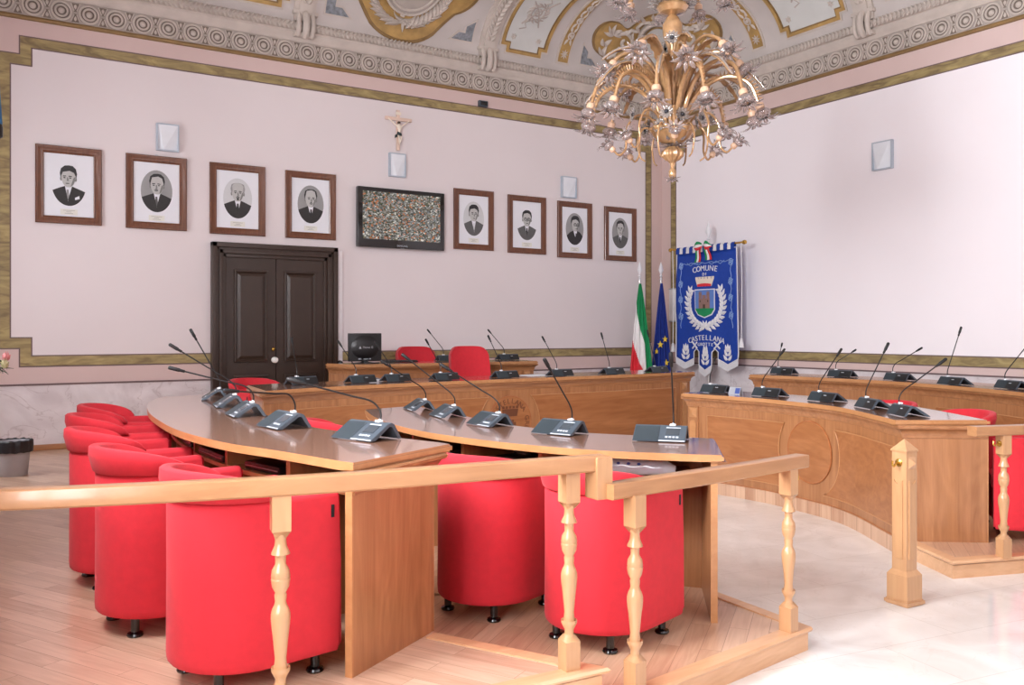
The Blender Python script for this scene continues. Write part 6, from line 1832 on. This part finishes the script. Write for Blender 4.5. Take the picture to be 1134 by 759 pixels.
def arm(az, prof_pts, r0, r1, flower=1.0, teeth=False, dirv=None):
    pts = put([(r, 0, z) for r, z in [(p.x, p.y) for p in catmull(prof_pts, 7)]], az)
    n = len(pts)
    bm = B(); tube(bm, pts, [r0 + (r1 - r0) * k / (n - 1) for k in range(n)], 9)
    if teeth:        # a comb of glass teeth along the back of the arm
        side = rz3(az) @ Vector((0, 1, 0))
        for k in range(4, n - 2):
            t = (pts[k + 1] - pts[k - 1]).normalized(); up = t.cross(side); up = up if up.z > 0 or k > n * 0.7 else -up
            if (up.z < 0 and k <= n * 0.7): up = -up
            L = 0.030
            c = pts[k]; v = [c - t * 0.012, c + t * 0.010, c + up * (L + r0) + t * 0.012]
            s3 = side * 0.004
            a = [bm.verts.new(q + s3) for q in v]; b = [bm.verts.new(q - s3) for q in v]
            bm.faces.new(a); bm.faces.new(b[::-1])
            for i in range(3): bm.faces.new((a[i], a[(i + 1) % 3], b[(i + 1) % 3], b[i]))
    o = part('arm', bm, 'glass_amber', ch)
    if flower: cup_flower(o, pts[-1], pts[-1] - pts[-3] if dirv is None else rz3(az) @ dirv, flower)
    return o
rnd = random.Random(11)
for k in range(12):     # long arms sweeping up and over, flowers hanging down
    az = 2 * PI * (k + 0.25) / 12
    z = 0.05 * (k % 2) + 0.02 * rnd.random()
    arm(az, [(0.07, 2.97), (0.12, 3.14), (0.24, 3.29 + z), (0.42, 3.36 + z), (0.58, 3.29 + z), (0.655, 3.12 + z * 0.5)], 0.021, 0.014, 1.0, teeth=(k % 2 == 0))
for k in range(10):      # higher, shorter arms with flowers reaching outward
    az = 2 * PI * (k + 0.6) / 10
    z = 0.07 * (k % 2)
    arm(az, [(0.05, 3.0), (0.08, 3.22), (0.16, 3.44 + z), (0.30, 3.56 + z), (0.44, 3.52 + z), (0.50, 3.46 + z)], 0.020, 0.013, 1.0)
for k in range(8):      # low hooks
    az = 2 * PI * (k + 0.1) / 8
    arm(az, [(0.10, 2.98), (0.18, 3.09), (0.29, 3.10), (0.36, 2.99), (0.36, 2.86), (0.41, 2.80), (0.46, 2.84)], 0.011, 0.008, 0.75)
for k in range(6):      # small curls under the hooks
    az = 2 * PI * (k + 0.4) / 6
    arm(az, [(0.13, 2.97), (0.22, 3.0), (0.27, 2.90), (0.25, 2.78), (0.21, 2.74)], 0.009, 0.006, 0)
def frond(az, prof_pts, W):
    pc = [(p.x, p.y) for p in catmull(prof_pts, 5)]; n = len(pc)
    bm = B(); R = rz3(az); rows = []
    for k, (r, z) in enumerate(pc):
        t = k / (n - 1); w = W * math.sin(PI * min(1, 0.12 + 0.88 * t)) ** 0.7 * (1.0 if k % 2 else 0.72) + 0.002
        rows.append([bm.verts.new(R @ Vector((r, w * q, z - 0.35 * w * abs(q))) + Vector((HX, HY, 0))) for q in (-1, -0.45, 0, 0.45, 1)])
    for a, b in zip(rows, rows[1:]):
        for j in range(4): bm.faces.new((a[j], b[j], b[j + 1], a[j + 1]))
    o = part('leaf_frond', bm, 'glass_amber', ch); o.modifiers.new('Solidify', 'SOLIDIFY').thickness = 0.004
    bm = B(); tube(bm, [R @ Vector((r, 0, z + 0.004)) + Vector((HX, HY, 0)) for r, z in pc], 0.007, 6); part('leaf_rib', bm, 'glass_clear', o)
for k in range(16):
    az = 2 * PI * (k + 0.75) / 16
    frond(az, [(0.05, 3.0), (0.10, 3.22), (0.22, 3.42), (0.40, 3.47), (0.56, 3.40), (0.70, 3.24)] if k % 2 else [(0.05, 3.0), (0.09, 3.25), (0.17, 3.50), (0.30, 3.62), (0.44, 3.60), (0.56, 3.52)], 0.045)
def daisy(c, d, r=0.058):
    d = d.normalized(); R = Vector((0, 0, 1)).rotation_difference(d).to_matrix()
    bm = B()
    for k in range(11):
        a = 2 * PI * k / 11; rows = []
        for q in range(5):
            t = q / 4; rr = 0.012 + (r - 0.012) * t; w = 0.016 * max(0.15, math.sin(PI * min(1, 0.15 + 0.8 * t)))
            cc = Vector((rr * math.cos(a), rr * math.sin(a), 0.012 * t * t)); sd = Vector((-math.sin(a), math.cos(a), 0))
            rows.append([bm.verts.new(c + R @ (cc + sd * w * e + Vector((0, 0, 0.004 * (1 - e * e))))) for e in (-1, 0, 1)])
        for r1, r2 in zip(rows, rows[1:]):
            for j in range(2): bm.faces.new((r1[j], r2[j], r2[j + 1], r1[j + 1]))
    o = part('daisy', bm, 'glass_clear', ch); o.modifiers.new('Solidify', 'SOLIDIFY').thickness = 0.003
    bm = B(); grid(bm, lambda u, v: c + R @ Vector((0.015 * math.sin(PI / 2 * v) * math.cos(2 * PI * u), 0.015 * math.sin(PI / 2 * v) * math.sin(2 * PI * u), 0.006 + 0.012 * math.cos(PI / 2 * v))), 12, 4); part('daisy_eye', bm, 'glass_button', o)
for k in range(12):
    az = 2 * PI * (k + 0.3) / 12; rr = 0.16 + 0.12 * (k % 2) + 0.06 * ((k * 7) % 3) / 3; z = 3.0 + 0.03 * (k % 3) + 0.03 * (k % 2)
    v = Vector((math.cos(az), math.sin(az), 0.12)); daisy(Vector((HX, HY, z)) + Vector((math.cos(az), math.sin(az), 0)) * rr, v)
for k, (az, z) in enumerate(((-2.35, 3.68), (-2.0, 3.49), (0.6, 3.66), (2.4, 3.55), (-0.7, 3.50), (1.5, 3.64))):
    daisy(Vector((HX + 0.085 * math.cos(az), HY + 0.085 * math.sin(az), z)), Vector((math.cos(az), math.sin(az), 0.2)))
# the upper tier: short arms and flowers round the hub, its flowers just dipping into view
for k in range(8):
    az = 2 * PI * (k + 0.35) / 8
    arm(az, [(0.06, 4.08), (0.14, 4.20), (0.26, 4.24), (0.36, 4.16), (0.39, 4.06)], 0.016, 0.011, 0.95, teeth=(k % 2 == 0))
for k in range(8):
    az = 2 * PI * (k + 0.85) / 8; c = Vector((HX, HY, 3.96)) + Vector((math.cos(az), math.sin(az), 0)) * 0.11
    cup = thing_part = None
    bm = B()
    for q in range(5): petal(bm, c, az + (q - 2) * 0.5, -0.15 + 0.35 * (q % 2), 0.10, 0.035, 0.4)
    o = part('hub_petals', bm, 'glass_clear', ch); o.modifiers.new('Solidify', 'SOLIDIFY').thickness = 0.003
# ------------------------------------------------------------------ things on and in the desks
mx, my, mr = 3.905, 9.30, math.radians(-4)
mo = thing('monitor', 'black flat computer monitor seen from behind on the secretary desk', 'monitor', (mx, my, TG), mr)
# the back of the monitor faces -Y
bm = B(); box(bm, (0, 0.0, 0.180), (0.385, 0.035, 0.315), bev=0.006); cs = part('casing', bm, 'black_plastic', mo, world=False)
bm = B()
def bulge(u, v):
    a = 2 * PI * u; r = v
    return Vector((0.165 * r * math.cos(a), -0.017 - 0.035 * (1 - r ** 3), 0.180 + 0.135 * r * math.sin(a)))
grid(bm, bulge, 36, 8); part('rear_shell', bm, 'black_plastic', cs, world=False)
bm = B(); add_text(bm, 'Hanns G', 0.034, Matrix(((1, 0, 0, 0.02), (0, 0, -1, -0.053), (0, 1, 0, 0.180), (0, 0, 0, 1))), 0.0008)
fill2([(-0.085, 0.165), (-0.055, 0.165), (-0.070, 0.193)], lambda a, b, h: Vector((a, -0.052 - h, b)), 0, 0.002, 9, bm=bm); part('maker_mark', bm, 'steel', cs, world=False, smooth=False)
bm = B(); lathe(bm, [(0.11, 0.0), (0.11, 0.008), (0.04, 0.018), (0.03, 0.03)], 24); box(bm, (0, 0.0, 0.045), (0.07, 0.03, 0.07)); part('stand', bm, 'black_plastic', mo, world=False)
bm = B()
for x in (-0.06, 0.0, 0.045): box(bm, (x, -0.019, 0.050), (0.04, 0.006, 0.012))
part('ports', bm, 'mic_key', cs, world=False, smooth=False)
bm = B(); tube(bm, catmull([(-0.06, -0.02, 0.07), (-0.03, -0.07, 0.03), (0.05, -0.09, 0.006), (0.14, -0.06, 0.006), (0.17, 0.02, 0.006)], 6), 0.005, 6)
tube(bm, catmull([(0.04, -0.02, 0.07), (0.02, -0.06, 0.03), (-0.05, -0.10, 0.006), (-0.14, -0.09, 0.006), (-0.16, -0.02, 0.006)], 6), 0.005, 6); part('cables', bm, 'black_plastic', mo, world=False)
kb = thing('keyboard', 'black keyboard on the secretary desk right of the monitor foot', 'keyboard', (4.36, 9.36, TG + 0.0005), math.radians(-6))
bm = B(); box(bm, (0, 0, 0.011), (0.40, 0.15, 0.016), bev=0.004); part('keyboard_body', bm, 'black_plastic', kb, world=False)
bm = B()
for r in range(5):
    for c in range(15): box(bm, (-0.182 + c * 0.026, -0.055 + r * 0.027, 0.022), (0.020, 0.020, 0.006))
part('keys', bm, 'mic_black', kb, world=False, smooth=False)
ms = thing('computer_mouse', 'black computer mouse at the left end of the secretary desk', 'mouse', (3.62, 9.32, TG), math.radians(80))
bm = B(); grid(bm, lambda u, v: Vector((0.055 * math.sin(PI / 2 * v) * math.cos(2 * PI * u), 0.032 * math.sin(PI / 2 * v) * math.sin(2 * PI * u), 0.004 + 0.034 * math.cos(PI / 2 * v) ** 0.8)), 24, 8); part('mouse_shell', bm, 'black_gloss', ms, world=False)
bm = B(); lathe(bm, [(0.008, -0.003), (0.008, 0.003)], 12, (0.03, 0, 0.030), Matrix.Rotation(PI / 2, 3, 'X')); part('scroll_wheel', bm, 'mic_grey', ms, world=False)

def laptop(label, x, y, z, rz, group='black laptops and folders on the desk shelves', w=0.33, d=0.25):
    r = thing('laptop', label, 'laptop', (x, y, z), rz, group)
    bm = B(); box(bm, (0, 0, 0.012), (d, w, 0.018), bev=0.005); part('laptop_base', bm, 'black_plastic', r, world=False)
    bm = B(); box(bm, (0, 0, 0.027), (d, w, 0.010), bev=0.004); part('screen_lid', bm, 'black_gloss', r, world=False)
    bm = B(); tube(bm, [(-d / 2 - 0.001, -w / 2 + 0.01, 0.0215), (-d / 2 - 0.001, w / 2 - 0.01, 0.0215)], 0.0022, 5); part('silver_edge', bm, 'steel', r, world=False)
    bm = B(); box(bm, (d / 2 - 0.03, 0.0, 0.0325), (0.012, 0.05, 0.001)); part('maker_mark', bm, 'steel', r, world=False, smooth=False)
    return r
def folder(label, x, y, z, rz, w=0.36, d=0.27):
    r = thing('folder', label, 'folder', (x, y, z), rz, 'black laptops and folders on the desk shelves')
    bm = B(); box(bm, (0, 0, 0.018), (d, w, 0.036), bev=0.010); part('cover', bm, 'leather_black', r, world=False)
    bm = B(); tube(bm, [(-d / 2 - 0.001, -w / 2 + 0.01, 0.018), (-d / 2 - 0.001, w / 2 - 0.01, 0.018)], 0.003, 5); part('zip', bm, 'steel', r, world=False)
    bm = B(); box(bm, (0.03, 0.02, 0.040), (0.04, 0.07, 0.008), bev=0.003); box(bm, (0.05, 0.05, 0.039), (0.015, 0.015, 0.008)); part('clasp', bm, 'steel', r, world=False)
    bm = B(); tube(bm, catmull([(d / 2 - 0.06, -0.10, 0.036), (d / 2 - 0.03, -0.06, 0.052), (d / 2 - 0.03, 0.06, 0.052), (d / 2 - 0.06, 0.10, 0.036)], 5), 0.008, 7); part('carry_handle', bm, 'leather_black', r, world=False)
    return r
sA, sC = TA - 0.1395, TC - 0.1395
def on_shelf(seat, frac, inset, z):
    L = arclen(seat)[-1]; (x, y), (tx, ty) = along(seat, L * frac)
    nx, ny = ty, -tx
    # public side of these desks lies at +X
    if nx < 0: nx, ny = -nx, -ny
    return x + nx * inset, y + ny * inset, z, math.atan2(ny, nx)
x, y, z, r = on_shelf(A_SEAT_C, 0.455, 0.265, sA); laptop('black laptop with silver edge on the left desk shelf, farther compartment', x, y, z, r)
x, y, z, r = on_shelf(A_SEAT_C, 0.62, 0.275, sA); folder('black zipped folder on the left desk shelf, middle compartment', x, y, z, r, 0.40)
x, y, z, r = on_shelf(A_SEAT_C, 0.775, 0.255, sA); folder('black folder on the left desk shelf, nearest compartment, under the tabletop edge', x, y, z, r, 0.30, 0.20)
x, y, z, r = on_shelf(C_SEAT, 0.42, 0.27, sC); laptop('black laptop on the inner desk shelf, above the shaded red armchair', x, y, z, r)
x, y, z, r = on_shelf(C_SEAT, 0.62, 0.28, sC); folder('black folder lying deep on the inner desk shelf, left of the wrapped cups', x, y, z, r, 0.20, 0.2)
# sleeve of plastic cups in clear film
x, y, z, r = on_shelf(C_SEAT, 0.86, 0.20, sC)
cp = thing('wrapped_cups', 'white plastic cups in clear wrapping on the inner desk shelf', 'cups', (x, y, z), r)
bm = B()
R = Matrix.Rotation(PI / 2, 3, 'X')
for k in range(14): lathe(bm, [(0.026, -0.008), (0.034, 0.006), (0.036, 0.008), (0.033, 0.009)], 18, (0, 0.10 - 0.016 * k, 0.040), R)
part('cups', bm, 'white_plastic', cp, world=False)
bm = B()
def film(u, v):
    a = 2 * PI * u; r = 0.0395 + 0.0018 * math.sin(5 * a + v * 22); t = abs(v - 0.5) * 2; r *= 1 - max(0, t - 0.72) / 0.28 * 0.6
    return Vector((r * math.cos(a), 0.17 - 0.38 * v, 0.041 + r * math.sin(a)))
grid(bm, film, 20, 26); part('clear_wrapping', bm, 'plastic_film', cp, world=False)
bm = B()
for k in range(3): fill2(ellipse(0, 0.06 - 0.05 * k, 0.007, 0.009, 12), lambda a, b, h: Vector((-0.041 * math.cos(a / 0.041 + 0.5) , b, 0.041 + 0.041 * math.sin(a / 0.041 + 0.5))), 0, 0, 9, bm=bm)
part('printed_dots', bm, 'print_blue', cp, world=False, smooth=False)

# small clear name holders and a paper slip
for lab, px, py, z, rz, tb in (
    ('small clear name holder on the inner right desk, right of the farthest microphone', 812, 437, TD, 0.25, 1),
    ('small clear name holder at the far left corner of the inner right desk', 786, 432.5, TD, 0.25, 1)):
    x, y = floor_pt(px, py, z)
    nh = thing('name_holder', lab, 'name holder', (x + 0.03, y, z), rz, 'clear name holders')
    bm = B()
    for s in (-1, 1):
        vs = [bm.verts.new((s * a, b, c)) for a, b, c in ((0.032, -0.055, 0.0), (0.032, 0.055, 0.0), (0.003, 0.055, 0.062), (0.003, -0.055, 0.062))]; bm.faces.new(vs)
    o = part('acrylic_tent', bm, 'clear_acrylic', nh, world=False, smooth=False); o.modifiers.new('Solidify', 'SOLIDIFY').thickness = 0.002
    bm = B(); vs = [bm.verts.new((-a, b, c)) for a, b, c in ((0.029, -0.050, 0.008), (0.029, -0.005, 0.008), (0.008, -0.005, 0.055), (0.008, -0.050, 0.055))]; bm.faces.new(vs); part('name_slip', bm, 'print_blue', nh, world=False, smooth=False)
x, y = floor_pt(425, 424, TB)
ps = thing('paper_bundle', 'white folded paper on the presidency desk under the second microphone from the left', 'paper', (x + 0.03, y + 0.30, TB), -0.2)
bm = B(); box(bm, (0, 0, 0.009), (0.16, 0.10, 0.018), bev=0.003); grid(bm, lambda u, v: Vector((-0.07 + 0.14 * u, -0.045 + 0.09 * v, 0.0185 + 0.016 * math.sin(PI * u) * (1 - v))), 8, 4); part('sheets', bm, 'paper', ps, world=False)
x, y = 5.20, 8.02
gl = thing('desk_blotter', 'flat pale paper sheet on the presidency desk right of the tall red chair', 'paper', (5.35, 8.0, TB + 0.0005), 0.03)
bm = B(); box(bm, (0, 0, 0.002), (0.30, 0.21, 0.003)); box(bm, (0.012, 0.008, 0.0045), (0.30, 0.21, 0.002)); part('sheets', bm, 'paper', gl, world=False, smooth=False)

# waste bin with a black bag
bn_ = thing('waste_bin', 'grey waste bin with black liner on the floor by the marble dado', 'bin', (0.43, 8.62, T2))
bm = B(); lathe(bm, [(0.105, 0.0), (0.110, 0.01), (0.132, 0.27), (0.138, 0.275), (0.138, 0.29), (0.128, 0.29), (0.104, 0.012)], 28); part('bucket', bm, 'bin_grey', bn_, world=False)
bm = B()
def bag(u, v):
    a = 2 * PI * u; r = [0.120, 0.136, 0.147, 0.149, 0.146][min(4, int(v * 4 + 1e-6))]; z = [0.20, 0.302, 0.292, 0.25, 0.20][min(4, int(v * 4 + 1e-6))]
    q = math.sin(9 * a) * 0.6 + math.sin(14 * a + 1)
    return Vector(((r + 0.004 * q) * math.cos(a), (r + 0.004 * q) * math.sin(a), z + (0.003 * q if v > 0.1 else 0)))
grid(bm, bag, 60, 4); part('bin_liner', bm, 'bin_bag', bn_, world=False)

# flower arrangement at the left edge, on a plinth
fx, fy = 0.195, 9.0
pd = thing('plant_stand', 'plain pedestal at the left picture edge under the flowers', 'stand', (fx, fy, T2))
bm = B(); lathe(bm, [(0.15, 0), (0.15, 0.03), (0.11, 0.06), (0.08, 0.12), (0.07, 0.50), (0.09, 0.56), (0.14, 0.60), (0.14, 0.63)], 24); part('column', bm, 'vase_grey', pd, world=False)
vz = T2 + 0.63
va = thing('flower_vase', 'vase of pink and cream roses with drooping green leaves at the left picture edge', 'flowers', (fx, fy, vz))
bm = B(); lathe(bm, [(0.06, 0), (0.075, 0.02), (0.09, 0.10), (0.06, 0.20), (0.07, 0.23), (0.06, 0.225), (0.05, 0.19)], 24); part('vase', bm, 'vase_grey', va, world=False)
rnd = random.Random(5)
heads = [(0.20, 0.02, 0.36, 'rose_pink'), (0.185, -0.05, 0.30, 'rose_cream'), (0.08, 0.08, 0.42, 'rose_pink'), (0.0, -0.02, 0.46, 'rose_cream'), (-0.09, 0.05, 0.40, 'rose_pink'), (0.07, -0.12, 0.37, 'rose_pink'), (-0.06, -0.1, 0.36, 'rose_cream')]
for x, y, z, m in heads:
    bm = B()
    for ring, (n, r0, tz) in enumerate(((3, 0.012, 0.9), (5, 0.022, 0.6), (7, 0.032, 0.25))):
        for k in range(n):
            a = 2 * PI * k / n + ring * 0.5; o = Vector((math.cos(a), math.sin(a), 0)); s = Vector((-math.sin(a), math.cos(a), 0))
            grid(bm, lambda u, v: Vector((x, y, z)) + o * (r0 * (0.4 + 0.8 * v)) + s * ((u - 0.5) * r0 * 1.9 * math.sin(PI * (0.15 + 0.8 * v))) + Vector((0, 0, (0.045 * tz + 0.012) * v - 0.03 * (1 - v))) + o * (-0.4 * r0 * (2 * u - 1) ** 2), 4, 4)
    f = part('rose', bm, m, va, world=False)
    bm = B(); tube(bm, catmull([(x, y, z - 0.03), (x * 0.6, y * 0.6, z * 0.7 + 0.05), (x * 0.2, y * 0.2, 0.12)], 5), 0.004, 6); part('stalk', bm, 'leaf_green', f, world=False)
bm = B()
for k in range(34):
    a = rnd.uniform(0, 2 * PI) if k > 12 else rnd.uniform(-0.7, 0.7); r = 0.07 + 0.08 * rnd.random(); z = 0.24 + 0.12 * rnd.random(); L = 0.12 + 0.08 * rnd.random()
    droop = rnd.uniform(0.3, 1.5)
    def lf(u, v, h):
        return Vector((math.cos(a) * (r * 0.5 + u * math.cos(droop * u / L * 0.6)) - math.sin(a) * v, math.sin(a) * (r * 0.5 + u * math.cos(droop * u / L * 0.6)) + math.cos(a) * v, z + 0.05 * u / L - droop * 0.12 * (u / L) ** 2 + h))
    surf_leaf(bm, lf, 0, 0, 0, L, 0.035, 0.008, 6)
part('foliage', bm, 'leaf_green', va, world=False)

# rolled blue cloth hanging from a bracket on the left wall; its edge and dark end reach into the top left corner
fp_ = thing('hanging_cloth', 'rolled blue cloth with dark tip hanging at the left picture edge, high up', 'cloth', (XL, 8.35, 3.05))
bm = B(); tube(bm, [(XL + 0.001, 8.35, 4.30), (0.36, 8.35, 4.34)], 0.016, 10); part('bracket_pole', bm, 'black_plastic', fp_)
bm = B(); tube(bm, [(0.262, 8.35, 4.34), (0.268, 8.35, 3.7), (0.292, 8.35, 3.10)], [0.030, 0.034, 0.048], 14); part('rolled_cloth', bm, 'blue_cloth', fp_)
bm = B(); lathe(bm, [(0.030, 2.985), (0.048, 3.00), (0.050, 3.07), (0.044, 3.10)], 14, (0.294, 8.35, 0)); part('dark_tip', bm, 'black_plastic', fp_)
# ------------------------------------------------------------------ daylight from the windows, fill from the added opening, camera, view
def win_light(name, loc, rot, sx, sy, power, col=(0.94, 0.965, 1.0)):
    l = bpy.data.lights.new(name, 'AREA'); l.shape = 'RECTANGLE'; l.size = sx; l.size_y = sy; l.energy = power; l.color = col
    o = bpy.data.objects.new(name, l); COL.objects.link(o); o.location = loc; o.rotation_euler = rot
    return o
PL = (215, 500, 60); PN = (35,)  # the second left lamp is an added fill for the walls
for i, (a, b, z0, z1) in enumerate(WIN_L):
    win_light('window_and_fill_light', (XL - 0.42, (a + b) / 2, (z0 + z1) / 2), (0, -PI / 2, 0), z1 - z0 - 0.1, b - a - 0.1, PL[i])
for i, (a, b, z0, z1) in enumerate(WIN_N):
    win_light('window_and_fill_light', ((a + b) / 2, YN - 0.42, (z0 + z1) / 2), (PI / 2, 0, 0), b - a - 0.1, z1 - z0 - 0.1, PN[i])
w = bpy.data.worlds.new('sky'); SC.world = w; w.use_nodes = True
w.node_tree.nodes['Background'].inputs['Color'].default_value = (0.85, 0.92, 1.0, 1); w.node_tree.nodes['Background'].inputs['Strength'].default_value = 1.0

cam = bpy.data.cameras.new('camera'); co = bpy.data.objects.new('camera', cam); COL.objects.link(co)
co.location = (0, 0, CAMZ); co.rotation_euler = (PI / 2, 0, -YAW)
cam.sensor_fit = 'HORIZONTAL'; cam.sensor_width = 36.0; cam.lens = 36.0 * FPX / 1134.0
cam.shift_x = (567.0 - CX) / 1134.0; cam.shift_y = (CY - 379.5) / 1134.0
cam.clip_start = 0.05; cam.clip_end = 100
SC.camera = co
SC.view_settings.view_transform = 'Standard'; SC.view_settings.look = 'None'; SC.view_settings.gamma = 1.0
SC.view_settings.use_curve_mapping = False
SC.view_settings.exposure = 0.15
SC.cycles.max_bounces = 10; SC.cycles.diffuse_bounces = 5; SC.cycles.glossy_bounces = 4; SC.cycles.transmission_bounces = 6
SC.cycles.sample_clamp_indirect = 6.0; SC.cycles.caustics_reflective = False; SC.cycles.caustics_refractive = False
SC.cycles.use_denoising = True
